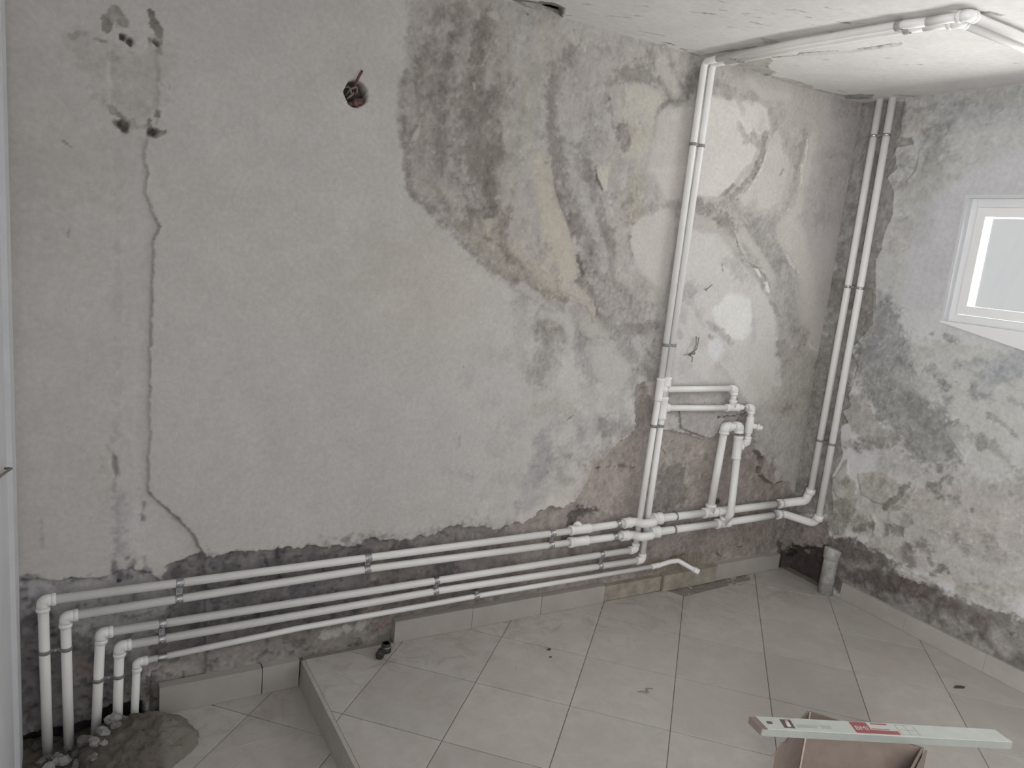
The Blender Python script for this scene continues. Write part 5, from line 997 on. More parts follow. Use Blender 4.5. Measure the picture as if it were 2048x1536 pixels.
('L',(-2.803,2.058,-2.962,2.039),0.025,0.022,(0.911,0.911,0.897),0.84,1.0),
('L',(-2.718,1.603,-2.928,1.627),0.035,0.027,(0.705,0.705,0.694),0.75,1.0),
('L',(-3.061,0.723,-3.277,0.75),0.034,0.057,(0.805,0.805,0.793),0.57,1.0),
('L',(-3.167,0.798,-3.2,0.72),0.038,0.043,(0.767,0.767,0.756),0.55,1.0),
('L',(-2.468,1.948,-2.64,1.994),0.049,0.026,(0.944,0.944,0.929),0.51,1.0),
('L',(-3.164,1.984,-3.405,1.869),0.052,0.039,(0.851,0.851,0.839),0.76,1.0),
('L',(-2.556,2.149,-2.701,2.206),0.065,0.049,(0.645,0.645,0.635),0.75,1.0),
('L',(-1.598,1.993,-1.775,2.089),0.064,0.037,(0.736,0.736,0.725),0.78,1.0),
('L',(-1.938,1.007,-2.098,0.907),0.052,0.06,(0.812,0.812,0.8),0.81,1.0),
('L',(-1.729,1.019,-1.883,1.004),0.062,0.023,(0.863,0.863,0.85),0.76,1.0),
('L',(-3.14,1.412,-3.213,1.46),0.045,0.045,(0.779,0.779,0.767),0.82,1.0),
('L',(-2.683,0.321,-2.859,0.25),0.028,0.056,(0.719,0.719,0.709),0.73,1.0),
('L',(-2.307,1.95,-2.48,1.877),0.042,0.052,(0.728,0.728,0.717),0.82,1.0),
('L',(-1.422,1.011,-1.515,0.924),0.045,0.053,(0.812,0.812,0.8),0.8,1.0),
('L',(-1.763,2.058,-1.822,2.046),0.034,0.029,(0.711,0.711,0.701),0.64,1.0),
('L',(-1.936,1.214,-2.149,1.329),0.043,0.023,(0.724,0.724,0.713),0.51,1.0),
('L',(-1.437,0.377,-1.588,0.331),0.06,0.021,(0.854,0.854,0.841),0.55,1.0),
('L',(-2.281,0.346,-2.356,0.26),0.022,0.045,(0.894,0.894,0.88),0.66,1.0),
('L',(-1.927,1.512,-2.168,1.556),0.03,0.039,(0.886,0.886,0.873),0.56,1.0),
('L',(-3.178,1.174,-3.239,1.119),0.037,0.048,(0.856,0.856,0.843),0.68,1.0),
('L',(-1.959,1.699,-2.161,1.796),0.024,0.057,(0.75,0.75,0.739),0.75,1.0),
('L',(-2.938,1.139,-3.167,1.109),0.048,0.055,(0.826,0.826,0.814),0.78,1.0),
('L',(-1.884,0.679,-2.093,0.713),0.056,0.029,(0.858,0.858,0.845),0.81,1.0),
('L',(-1.219,2.108,-1.421,2.065),0.065,0.054,(0.797,0.797,0.785),0.62,1.0),
('L',(-3.033,1.116,-3.229,1.113),0.021,0.052,(0.802,0.802,0.79),0.52,1.0),
('L',(-1.584,0.62,-1.786,0.534),0.027,0.041,(0.731,0.731,0.72),0.75,1.0),
('L',(-1.283,0.459,-1.424,0.409),0.056,0.046,(0.693,0.693,0.683),0.68,1.0),
)
CEILING = (
('P',(-1.863,-0.03,-1.788,-0.078,-1.74,-0.11,-1.689,-0.092,-1.62,0.023,-1.65,0.076,-1.717,0.035),0.0032,0.0036,(0.322,0.291,0.276),1.0,0.6),
('P',(-1.853,-0.012,-1.799,-0.05,-1.706,-0.01,-1.711,0.029,-1.77,0.031),0.004,0.0054,(0.722,0.698,0.666),0.5,0.5),
('H',(-1.819,-0.035,-1.774,-0.056,-1.732,-0.082,-1.69,-0.067,-1.642,0.015,-1.657,0.049,-1.717,0.003),0.0032,0.0036,-0.03),
('P',(-0.81,0.046,-0.835,-0.091,-0.829,-0.197,-0.792,-0.174,-0.757,-0.12,-0.708,-0.082,-0.654,-0.075,-0.63,-0.023,-0.664,0.026,-0.742,0.035),0.0038,0.0032,(0.666,0.654,0.634),1.0,0.8),
('H',(-0.81,0.046,-0.835,-0.091,-0.829,-0.197,-0.792,-0.174,-0.757,-0.12,-0.708,-0.082,-0.654,-0.075,-0.63,-0.023,-0.664,0.026),0.0038,0.0032,-0.006),
('L',(-0.801,0.019,-0.718,0.03,-0.646,0.015,-0.63,-0.023),0.0033,0.0044,(0.258,0.245,0.233),0.95,0.8),
('P',(-0.63,-0.023,-0.528,-0.051,-0.383,-0.043,-0.345,0.002,-0.451,0.026,-0.573,0.014),0.0051,0.0068,(0.686,0.675,0.642),0.9,0.5),
('L',(-0.339,-0.008,-0.189,-0.026,-0.08,-0.047),0.0071,0.0047,(0.518,0.518,0.496),0.8,0.8),
('P',(-0.178,-0.043,-0.162,-0.105,-0.124,-0.147,-0.056,-0.085,-0.077,-0.033,-0.12,-0.001),0.0035,0.0047,(0.464,0.481,0.482),0.95,0.5),
('L',(-0.271,-0.077,-0.225,-0.078),0.0035,0.0046,(0.371,0.385,0.379),0.8,0.6),
('L',(-0.829,-0.209,-0.802,-0.313,-0.767,-0.414,-0.723,-0.523,-0.72,-0.597,-0.722,-0.652),0.0066,0.0038,(0.338,0.327,0.32),0.9,0.8),
('H',(-0.828,-0.312,-0.747,-0.481,-0.732,-0.659,-0.702,-0.639,-0.721,-0.462,-0.791,-0.304),0.0025,0.0028,-0.006),
('P',(-1.045,-0.343,-1.001,-0.36,-0.958,-0.355,-0.971,-0.299),0.0029,0.0038,(0.676,0.664,0.66),0.9,0.5),
('L',(-0.958,-0.56,-0.929,-0.613),0.007,0.0042,(0.518,0.513,0.521),0.8,0.6),
('L',(-1.003,-0.037,-0.982,-0.167,-0.956,-0.286,-0.927,-0.414,-0.911,-0.6,-0.897,-0.749,-0.894,-0.859,-0.871,-0.95,-0.846,-0.999,-0.801,-1.01),0.0078,0.0055,(0.438,0.422,0.416),0.85,0.6),  # shadow line beside the ceiling pipes, painted into the tint
('L',(-0.073,-0.21,0.049,-0.313,0.061,-0.492,0.094,-0.641),0.0132,0.0106,(0.619,0.654,0.666),0.7,0.9),
('L',(0.042,-0.246,0.017,-0.353),0.0091,0.0055,(0.482,0.511,0.513),0.8,1.0),
('L',(-1.358,-0.035,-1.314,-0.051),0.0048,0.0039,(0.798,0.783,0.761),0.7,0.6),
('L',(-1.223,-0.042,-1.174,-0.041),0.003,0.004,(0.214,0.205,0.193),0.95,1.0),
('L',(-1.12,-0.023,-1.012,-0.002),0.0041,0.0041,(0.375,0.35,0.331),0.9,0.8),
('L',(-1.364,-0.084,-1.274,-0.1),0.0024,0.0038,(0.556,0.541,0.519),0.8,1.0),
('L',(-1.597,0.014,-1.516,0.007),0.0024,0.0038,(0.597,0.574,0.551),0.8,0.6),
('L',(-1.646,-0.006,-1.63,-0.041),0.0018,0.0037,(0.305,0.286,0.266),0.9,0.6),
('L',(-1.547,-0.279,-1.519,-0.302),0.0011,0.0034,(0.575,0.575,0.576),0.8672,1.4),
('L',(-1.086,-0.549,-1.062,-0.561),0.0015,0.0034,(0.411,0.411,0.411),0.5425,1.4),
('L',(-1.322,0.034,-1.246,0.013),0.0026,0.004,(0.522,0.522,0.522),0.6239,1.4),
('L',(-1.195,-0.436,-1.123,-0.456),0.0012,0.0035,(0.542,0.542,0.543),0.7687,1.4),
('L',(-1.351,-0.433,-1.322,-0.459),0.0024,0.0034,(0.64,0.641,0.641),0.7191,1.4),
('L',(-1.231,-0.0,-1.17,-0.014),0.0027,0.004,(0.592,0.592,0.593),0.6656,1.4),
('L',(-1.275,-0.475,-1.257,-0.487),0.0023,0.0034,(0.426,0.427,0.427),0.5185,1.4),
('L',(-1.289,-0.521,-1.25,-0.542),0.0015,0.0033,(0.644,0.644,0.645),0.5782,1.4),
('L',(-1.399,-0.359,-1.358,-0.389),0.0016,0.0034,(0.63,0.63,0.63),0.6283,1.4),
('L',(-1.198,-0.351,-1.185,-0.364),0.0014,0.0036,(0.604,0.605,0.605),0.7462,1.4),
('L',(-1.484,-0.204,-1.462,-0.216),0.0011,0.0036,(0.657,0.657,0.658),0.8584,1.4),
('L',(-1.007,-0.657,-0.961,-0.703),0.0014,0.0034,(0.54,0.54,0.54),0.8101,1.4),
('L',(-1.1,-0.034,-1.036,-0.051),0.0018,0.0041,(0.489,0.49,0.49),0.6777,1.4),
('L',(-1.551,-0.129,-1.489,-0.17),0.0011,0.0036,(0.491,0.491,0.491),0.5678,1.4),
('L',(-1.183,-0.609,-1.162,-0.628),0.0024,0.0033,(0.466,0.466,0.466),0.5832,1.4),
('L',(-1.675,-0.172,-1.652,-0.181),0.0013,0.0035,(0.498,0.498,0.499),0.6963,1.4),
('L',(-1.257,0.055,-1.235,0.045),0.0026,0.0041,(0.577,0.577,0.577),0.8951,1.4),
('L',(-1.346,-0.39,-1.319,-0.416),0.0017,0.0034,(0.492,0.492,0.492),0.8557,1.4),
('L',(-1.128,-0.617,-1.116,-0.625),0.0014,0.0033,(0.413,0.413,0.413),0.5926,1.4),
('L',(-1.18,-0.699,-1.164,-0.704),0.0018,0.0032,(0.573,0.573,0.574),0.6612,1.4),
('L',(-1.055,-0.636,-0.993,-0.659),0.0018,0.0034,(0.373,0.373,0.373),0.5844,1.4),
('L',(-1.013,-0.575,-0.956,-0.612),0.0021,0.0035,(0.521,0.521,0.521),0.757,1.4),
('L',(-1.13,-0.601,-1.079,-0.622),0.0014,0.0034,(0.567,0.567,0.567),0.8825,1.4),
('L',(-1.47,0.09,-1.39,0.061),0.0013,0.0039,(0.732,0.732,0.732),0.5511,1.4),
('L',(-1.014,-0.678,-1.003,-0.687),0.002,0.0033,(0.457,0.458,0.458),0.7986,1.4),
('L',(-1.134,-0.723,-1.12,-0.727),0.001,0.0032,(0.532,0.532,0.532),0.5464,1.4),
('L',(-1.077,-0.552,-1.015,-0.582),0.0024,0.0034,(0.41,0.411,0.411),0.7686,1.4),
('L',(-1.203,-0.018,-1.14,-0.051),0.0021,0.004,(0.464,0.465,0.465),0.5137,1.4),
('L',(-1.266,-0.461,-1.203,-0.488),0.0012,0.0034,(0.494,0.494,0.494),0.807,1.4),
('L',(-1.398,-0.501,-1.334,-0.521),0.0011,0.0033,(0.551,0.551,0.551),0.6525,1.4),
('L',(-1.191,-0.62,-1.168,-0.633),0.0024,0.0033,(0.398,0.398,0.398),0.5458,1.4),
('L',(-1.165,-0.4,-1.125,-0.423),0.0024,0.0036,(0.589,0.589,0.59),0.5268,1.4),
('L',(-1.163,-0.698,-1.132,-0.708),0.0016,0.0032,(0.524,0.524,0.524),0.567,1.4),
('L',(-1.171,-0.697,-1.152,-0.707),0.0014,0.0032,(0.471,0.471,0.471),0.8616,1.4),
('L',(-0.596,-0.517,-0.585,-0.52),0.0019,0.0038,(0.494,0.501,0.496),0.85,0.8),
('L',(-0.486,-0.515,-0.471,-0.523),0.002,0.0039,(0.486,0.492,0.488),0.85,0.8),
('L',(-0.46,-0.551,-0.445,-0.559),0.0019,0.0039,(0.48,0.486,0.482),0.85,0.8),
('L',(-0.663,-0.708,-0.654,-0.709),0.0018,0.0036,(0.477,0.483,0.479),0.85,0.8),
('L',(-0.044,-0.46,-0.028,-0.468),0.0022,0.0043,(0.467,0.473,0.469),0.85,0.8),
('L',(-0.293,-0.8,-0.285,-0.801),0.0019,0.0037,(0.467,0.473,0.469),0.85,0.8),
('L',(-1.215,-0.545,-1.201,-0.553),0.0017,0.0034,(0.58,0.587,0.582),0.85,0.8),
('L',(-1.22,-0.598,-1.203,-0.61),0.0016,0.0033,(0.567,0.574,0.569),0.85,0.8),
('L',(-0.701,-0.343,-0.691,-0.345),0.002,0.004,(0.532,0.539,0.534),0.85,0.8),
('L',(-0.702,-0.196,-0.685,-0.206),0.0021,0.0041,(0.56,0.567,0.563),0.85,0.8),
('L',(-0.587,-0.633,-0.587,-0.633),0.0229,0.0206,(0.968,0.995,0.999),0.4,1.0),
('L',(-0.468,-0.433,-0.468,-0.433),0.0363,0.0327,(0.997,1.024,1.029),0.4,1.0),
('L',(-0.647,-0.507,-0.646,-0.507),0.0218,0.0196,(1.008,1.035,1.04),0.4,1.0),
('L',(-0.406,-0.621,-0.406,-0.622),0.036,0.0324,(0.945,0.971,0.976),0.4,1.0),
('L',(-0.245,-0.629,-0.245,-0.629),0.0346,0.0311,(0.941,0.967,0.971),0.4,1.0),
('L',(-0.511,-0.512,-0.511,-0.512),0.0406,0.0365,(0.985,1.013,1.017),0.4,1.0),
('L',(-0.317,-0.265,-0.316,-0.266),0.0267,0.024,(1.011,1.039,1.043),0.4,1.0),
('L',(-0.219,-0.527,-0.218,-0.528),0.034,0.0306,(0.942,0.968,0.972),0.4,1.0),
('L',(-0.64,-0.469,-0.639,-0.469),0.0363,0.0327,(1.015,1.043,1.048),0.4,1.0),
('L',(-0.468,-0.282,-0.468,-0.282),0.0208,0.0187,(1.03,1.058,1.063),0.4,1.0),
)

# the round hole chopped for a wiring box, in the back wall
HOLE = (-2.3455, 1.8735, .036)
hole_pts = tuple(c for k in range(14) for c in (HOLE[0] + HOLE[2]*(1+.06*math.sin(3*k))*math.cos(k*math.pi/7), HOLE[1] + HOLE[2]*1.04*(1+.05*math.cos(5*k))*math.sin(k*math.pi/7)))
BACK = BACK + (('P', hole_pts, .003, .003, (.20, .17, .15), 1.0, .5), ('H', hole_pts, .003, .004, -.05))

us = steps((LEFT - .02, .02, .004)); vz = steps((-.22, CEIL + .02, .004))
T, Hh = weather(us, vz, BACK, 3)
wall_back = grid_surface('wall_back', us, vz, T, Hh, lambda u, v, h: np.stack([np.repeat(u[:, None], len(v), 1), -h, np.repeat(v[None], len(u), 0)], -1), M['wall_back'])
tag(wall_back, kind='structure')
b = MB(); b.box((LEFT - .2, .13, -.3), (.3, .3, CEIL + .2)); b.build('masonry', M['masonry'], wall_back)

WY0, WY1, WZ0, WZ1 = -1.56, -.566, 1.335, 1.83     # window opening in the right wall
us = steps((-3.35, WY0, .04), (WY0, -1.25, .02), (-1.25, WY1, .0045), (WY1, .02, .004)); vz = steps((-.14, WZ0, .0042), (WZ0, WZ1, .0045), (WZ1, CEIL + .02, .0045))
T, Hh = weather(us, vz, RIGHT, 9)
uc = (us[:-1] + us[1:]) / 2; vc = (vz[:-1] + vz[1:]) / 2
keep = ~((uc[:, None] > WY0) & (uc[:, None] < WY1) & (vc[None] > WZ0) & (vc[None] < WZ1))
wall_right = grid_surface('wall_right', us, vz, T, Hh, lambda u, v, h: np.stack([-h, np.repeat(u[:, None], len(v), 1), np.repeat(v[None], len(u), 0)], -1), M['wall_right'], keep, True)
tag(wall_right, kind='structure')
b = MB()
for (y0, y1, z0, z1) in ((-3.4, WY0, -.3, CEIL+.2), (WY1, .3, -.3, CEIL+.2), (WY0, WY1, -.3, WZ0), (WY0, WY1, WZ1, CEIL+.2)): b.box((.06, y0, z0), (.16, y1, z1))
b.build('masonry', M['masonry'], wall_right)
b = MB(); t = .012      # plastered reveal round the opening
b.box((-.002, WY0-t, WZ0-t), (.155, WY0, WZ1+t)); b.box((-.002, WY1, WZ0-t), (.155, WY1+t, WZ1+t)); b.box((-.002, WY0, WZ1), (.155, WY1, WZ1+t)); b.box((-.002, WY0, WZ0-t), (.155, WY1, WZ0))
b.build('reveal', M['white_paint'], wall_right)

us = steps((LEFT - .05, -2.1, .05), (-2.1, 0, .007)); vy = steps((-3.4, -1.25, .05), (-1.25, 0, .006))
T, Hh = weather(us, vy, CEILING, 15, (1.0, 1.9))
ceiling = grid_surface('ceiling', us, vy, T, Hh, lambda u, v, h: np.stack([np.repeat(u[:, None], len(v), 1), np.repeat(v[None], len(u), 0), CEIL - h], -1), M['ceiling'], None, True)
tag(ceiling, kind='structure')
b = MB(); b.box((LEFT - .2, -3.5, CEIL + .06), (.3, .3, CEIL + .22)); b.build('slab', M['masonry'], ceiling)

# ------------------------------------------------------------------ rest of the shell
b = MB()
for (y0, y1, z0, z1) in ((-3.4, -3.24, -.3, CEIL+.1), (-2.46, .14, -.3, CEIL+.1), (-3.24, -2.46, 2.1, CEIL+.1), (-3.24, -2.46, -.3, LOW)): b.box((LEFT - .16, y0, z0), (LEFT, y1, z1))
wl = b.build('wall_left', M['white_paint']); tag(wl, kind='structure')
b = MB(); b.box((LEFT, -.155, -.2), (LEFT + .012, -.012, CEIL)); tr = b.build('trim_1', M['white_paint']); tag(tr, kind='structure')
b = MB()
for (x0, x1, z0, z1) in ((LEFT, -2.85, -.2, CEIL), (-.45, .0, -.2, CEIL), (-2.85, -.45, 2.16, CEIL)): b.box((x0, -3.4, z0), (x1, -3.25, z1))
wf = b.build('wall_front', M['white_paint']); tag(wf, kind='structure')

# window
win = empty('window_1', (.0, (WY0+WY1)/2, WZ0), 'small white framed window high in the mouldy right wall', 'window'); win['kind'] = 'structure'; del win['category']
b = MB(); f = .032
b.box((.035, WY0, WZ0), (.095, WY0+f, WZ1)); b.box((.035, WY1-f, WZ0), (.095, WY1, WZ1)); b.box((.035, WY0+f, WZ1-f), (.095, WY1-f, WZ1)); b.box((.035, WY0+f, WZ0), (.095, WY1-f, WZ0+f))
b.build('window_frame', M['pvc'], win)
ym = (WY0 + WY1) / 2
for (y0, y1) in ((WY0+f+.003, ym-.003), (ym+.003, WY1-f-.003)):
    s = .036; b = MB(); z0, z1 = WZ0+f+.003, WZ1-f-.003
    b.box((.02, y0, z0), (.075, y0+s, z1)); b.box((.02, y1-s, z0), (.075, y1, z1)); b.box((.02, y0+s, z1-s), (.075, y1-s, z1)); b.box((.02, y0+s, z0), (.075, y1-s, z0+s))
    sash = b.build('sash', M['pvc'], win)
    b = MB(); b.box((.045, y0+s, z0+s), (.051, y1-s, z1-s)); b.build('pane', M['glass'], sash)
b = MB()
b.hexa([(-.02, WY0-.05, 1.262), (-.02, -.93, 1.262), (.03, -.93, 1.262), (.03, WY0-.05, 1.262), (-.02, WY0-.05, 1.333), (-.02, -.93, 1.333), (.03, -.93, 1.333), (.03, WY0-.05, 1.333)])
b.hexa([(-.02, -.93, 1.262), (-.004, -.553, 1.330), (.03, -.553, 1.330), (.03, -.93, 1.262), (-.02, -.93, 1.333), (-.004, -.553, 1.335), (.03, -.553, 1.335), (.03, -.93, 1.333)])
b.build('sill', M['pvc'], win)

# ------------------------------------------------------------------ tiled floors: diamonds, each tile an object
PITCH, JOINT = .3280, .0028
U0, V0 = 0.0381, -0.1359
def clip(poly, a, b, c):            # keep a*x + b*y <= c
    out = []
    for i in range(len(poly)):
        p, q = poly[i], poly[(i+1) % len(poly)]
        dp, dq = a*p[0]+b*p[1]-c, a*q[0]+b*q[1]-c
        if dp <= 0: out.append(p)
        if dp * dq < 0:
            t = dp / (dp - dq); out.append((p[0]+t*(q[0]-p[0]), p[1]+t*(q[1]-p[1])))
    return out
def p_area(p): return abs(sum(p[i][0]*p[(i+1) % len(p)][1] - p[(i+1) % len(p)][0]*p[i][1] for i in range(len(p)))) / 2
def subtract(poly, quad):           # poly minus a convex counter-clockwise quad
    res, rest = [], poly
    for i in range(len(quad)):
        p, q = quad[i], quad[(i+1) % len(quad)]
        a, b = q[1]-p[1], -(q[0]-p[0]); c = a*p[0] + b*p[1]
        res.append(clip(rest, -a, -b, -c)); rest = clip(rest, a, b, c)
        if len(rest) < 3: break
    return [r for r in res if len(r) >= 3 and p_area(r) > 2e-4]
def tile_mesh(poly, th=.009, ch=.0012):
    n = len(poly); cx = sum(p[0] for p in poly)/n; cy = sum(p[1] for p in poly)/n
    ins = []
    for p in poly:
        d = math.hypot(cx-p[0], cy-p[1]) or 1; ins.append((p[0] + (cx-p[0])/d*ch*1.4, p[1] + (cy-p[1])/d*ch*1.4))
    v = [(x, y, -th) for x, y in poly] + [(x, y, -ch*.6) for x, y in poly] + [(x, y, 0) for x, y in ins]
    f = [tuple(range(2*n, 3*n))]
    for r in (0, n):
        for k in range(n): f.append((r+k, r+(k+1) % n, r+n+(k+1) % n, r+n+k))
    return v, f
def ccw(p):
    s = sum(p[i][0]*p[(i+1) % len(p)][1] - p[(i+1) % len(p)][0]*p[i][1] for i in range(len(p)))
    return p if s > 0 else p[::-1]
full_mesh = None
def lay_tiles(parent, z, x0, x1, y0, y1, holes):
    global full_mesh
    q = math.sqrt(.5); h = PITCH/2 - JOINT/2
    for i in range(-16, 8):
        for j in range(-12, 16):
            u, v = U0 + (i+.5)*PITCH, V0 + (j+.5)*PITCH
            cx, cy = (u+v)*q, (u-v)*q
            if cx < x0-.3 or cx > x1+.3 or cy < y0-.3 or cy > y1+.3: continue
            poly = [((u+a+v+b)*q, (u+a-v-b)*q) for a, b in ((-h,-h),(-h,h),(h,h),(h,-h))]
            poly = ccw(poly); n0 = p_area(poly)
            p = clip(clip(clip(clip(poly, 1, 0, x1), -1, 0, -x0), 0, 1, y1), 0, -1, -y0)
            if len(p) < 3: continue
            pieces = [p]
            for hq in holes: pieces = [r for s in pieces for r in subtract(ccw(s), hq)]
            for s in pieces:
                if p_area(s) < 4e-4: continue
                s = ccw(s)
                if abs(p_area(s) - n0) < 1e-6:
                    if full_mesh is None:
                        full_mesh = mesh_of('tile', *tile_mesh([(x-cx, y-cy) for x, y in s]), M['tile'])
                    link('tile', full_mesh, parent, (cx, cy, z))
                else:
                    link('tile', mesh_of('tile', *tile_mesh(s), M['tile']), parent, (0, 0, z))
STEP = -2.428
b = MB(); b.box((STEP + .008, -3.4, -.12), (.1, .1, -.0034)); floor = b.build('floor', M['grout']); tag(floor, kind='structure')
strip = [(-.80, .02), (-.735, -.088), (-.290, -.064), (-.225, .02)]
lay_tiles(floor, 0.0, STEP + .012, -.004, -3.2, -.006, [strip])
b = MB(); b.box((STEP + .01, -3.4, -.3), (LEFT - .1, -.27, LOW - .0034)); b.box((STEP + .01, -.27, -.3), (-2.83, .1, LOW - .0034)); b.box((-2.83, -.27, -.3), (LEFT - .1, .1, -.23))
low = b.build('floor', M['grout']); tag(low, kind='structure')
pit = [(-2.86, .05), (LEFT - .1, .05), (LEFT - .1, -.25), (-2.86, -.25)]
lay_tiles(low, LOW, LEFT, STEP - .004, -3.2, -.006, [pit])
# bright edging strip along the step
b = MB(); b.hexa([(STEP - .006, -3.2, LOW - .003), (STEP + .010, -3.2, LOW - .003), (STEP + .010, -.012, LOW - .003), (STEP - .006, -.012, LOW - .003),
                  (STEP - .002, -3.2, .002), (STEP + .010, -3.2, .002), (STEP + .010, -.012, .002), (STEP - .002, -.012, .002)])
tr2 = b.build('trim_2', M['tile_edge']); tag(tr2, kind='structure')
# bare mortar strip left where floor tile was cut out, with its ragged lumps
def lumpy(name, x0, x1, y0, y1, fn, mat, n=60, m=20, parent=None):
    xs = np.linspace(x0, x1, n); ys = np.linspace(y0, y1, m); X, Y = np.meshgrid(xs, ys, indexing='ij'); Z = fn(X, Y)
    v = np.stack([X, Y, Z], -1).reshape(-1, 3); f = [(i*m+j, (i+1)*m+j, (i+1)*m+j+1, i*m+j+1) for i in range(n-1) for j in range(m-1)]
    return link(name, mesh_of(name, v, f, mat, True), parent)
def strip_fn(X, Y): return -.0052 + .009 * np.clip(fbm(X, Y, .05, 70, 4) - .42, 0, 1) * 1.6 - .006 * (fbm(X, Y, .09, 75, 2) < .4)
ms = lumpy('mortar_bed', -.80, -.225, -.088, -.004, strip_fn, M['mortar'], 90, 18, floor); ms['label'] = 'rough brown mortar strip with missing tile'

# skirting tiles
sk = bpy.data.objects.new('baseboard_back', None); COL.objects.link(sk); tag(sk, kind='structure')
def skirt(x0, x1, z0, z1, y, mat='skirting', tilt=0.0):
    b = MB(); e = .002
    b.hexa([(x0, y - tilt, z0), (x1, y - tilt, z0), (x1, .02, z0), (x0, .02, z0), (x0, y+e*.4, z1-e), (x1, y+e*.4, z1-e), (x1, .02, z1), (x0, .02, z1)])
    return b.build('skirting_tile', M[mat], sk)
skirt(-2.092, -1.775, .001, .086, -.013); skirt(-1.773, -1.459, .001, .083, -.013); skirt(-1.456, -1.137, .001, .080, -.013)
skirt(-1.134, -.812, .001, .072, -.006, 'skirting_dirty'); skirt(-.806, -.476, .001, .078, -.017, 'skirting_dirty', .002); skirt(-.473, -.145, .001, .084, -.014); skirt(-.143, -.035, .001, .078, -.013)
skirt(-2.872, -2.560, LOW + .001, .003, -.013); skirt(-2.557, -2.436, LOW + .001, .005, -.013)
sr = bpy.data.objects.new('baseboard_right', None); COL.objects.link(sr); tag(sr, kind='structure')
ys = [-.352, -.672, -1.006, -1.340, -1.674, -2.008, -2.342, -2.676, -3.01, -3.24]
for y0, y1 in zip(ys[1:], ys[:-1]):
    b = MB(); b.hexa([(-.013, y0+.0004, .001), (.02, y0+.0004, .001), (.02, y1-.0004, .001), (-.013, y1-.0004, .001), (-.011, y0+.0004, .078), (.02, y0+.0004, .080), (.02, y1-.0004, .080), (-.011, y1-.0004, .078)])
    b.build('skirting_tile', M['skirting'], sr)

# ------------------------------------------------------------------ pipes
def seg(root, pts, r, name='pipe', mat='pipe'):
    b = MB(); b.tube(pts, r, 18); return b.build(name, M[mat], root)
def elbow(root, p, a, c, r, leg=.030, bend=.032):
    """socket elbow at corner p towards directions a and c"""
    p, a, c = Vector(p), Vector(a).normalized(), Vector(c).normalized()
    b = MB(); R1 = r * 1.27; R2 = r * 1.36
    path = rounded([p + a*leg, p, p + c*leg], bend, 8)
    rad = [R1] * len(path); b.tube(path, rad, 18)
    for d in (a, c): b.tube([p + d*(leg-.002), p + d*(leg+.0005), p + d*(leg+.008), p + d*(leg+.010)], [R1, R2, R2, R2*.93], 18)
    return b.build('elbow', M['fitting'], root)
def sleeve(root, p, q, r, name='coupling', k=1.38, rim=1.0):
    p, q = Vector(p), Vector(q); d = (q-p).normalized(); b = MB()
    b.tube([p, p+d*.0015, p+d*.009, p+d*.011, q-d*.011, q-d*.009, q-d*.0015, q], [r*k*.93*rim, r*k*1.06*rim, r*k*1.06*rim, r*k, r*k, r*k*1.06*rim, r*k*1.06*rim, r*k*.93*rim], 18)
    return b.build(name, M['fitting'], root)
def tee(root, p, axis, out, r, half=.034, leg=.036, ro=None, k=1.32):
    p, axis, out = Vector(p), Vector(axis).normalized(), Vector(out).normalized(); ro = ro or r; b = MB()
    b.tube([p-axis*half, p-axis*(half-.0015), p-axis*(half-.010), p-axis*(half-.012), p+axis*(half-.012), p+axis*(half-.010), p+axis*(half-.0015), p+axis*half], [r*k*.95, r*k*1.07, r*k*1.07, r*k, r*k, r*k*1.07, r*k*1.07, r*k*.95], 18)
    b.tube([p, p+out*(leg-.011), p+out*(leg-.010), p+out*(leg-.001), p+out*leg], [ro*k, ro*k, ro*k*1.07, ro*k*1.07, ro*k*.95], 18)
    return b.build('tee', M['fitting'], root)
Y = -.031
X_, Z_, N_ = Vector((1,0,0)), Vector((0,0,1)), Vector((0,-1,0))
def water_pipe(loc, label): return empty('water_pipe', loc, label, 'pipe')

# A: uppermost run
A = water_pipe((-3.172, Y, -.16), 'uppermost of the five white pipes along the wall foot, from leftmost riser to window corner')
rA, rB, zA, zB = .0132, .0172, .361, .307
seg(A, [(-3.171, Y, -.17), (-3.1765, Y, .332)], .0142); elbow(A, (-3.177, Y, .358), (0,0,-1), (1,0,.004), rA, .022)
seg(A, [(-3.152, Y, .358), (-1.365, Y, zA)], rA)
t = tee(A, (-1.322, Y, .363), (1,0,0), (0,1,.25), .0145, .050, .030); t.name = 'reducing_tee'
seg(A, [(-1.275, Y, .363), (-1.09, Y, .364)], .0152); sleeve(A, (-1.098, Y, .364), (-1.058, Y, .365), .0152, 'union', 1.42)
b = MB(); b.tube(rounded([(-1.060, Y, .365), (-1.035, Y, .365), (-1.020, -.069, .368), (-.960, -.069, .368), (-.945, Y, .366), (-.93, Y, .366)], .02, 5), .0182, 18); b.build('bridge_bend', M['fitting'], A)
sleeve(A, (-.938, Y, .366), (-.890, Y, .366), .0165, 'union', 1.55); seg(A, [(-.895, Y, .366), (-.635, Y, .363)], rB)
tee(A, (-.598, Y, .363), (1,0,0), (0,0,1), rB, .040, .040, .0175); seg(A, [(-.560, Y, .363), (-.118, Y, .361)], rB)
sleeve(A, (-.548, Y, .363), (-.470, Y, .363), rB, 'coupling', 1.16)
b = MB(); b.tube(rounded([(-.128, Y, .361), (-.088, Y, .361), (-.036, -.100, .392), (-.034, -.118, .45)], .03, 6), rB*1.22, 18)
b.tube([(-.140, Y, .361), (-.118, Y, .361)], rB*1.34, 18); b.tube([(-.034, -.1175, .432), (-.034, -.118, .458)], rB*1.34, 18); b.build('elbow', M['fitting'], A)
seg(A, [(-.034, -.118, .44), (-.032, -.120, 1.4), (-.030, -.112, CEIL + .01)], .0158)
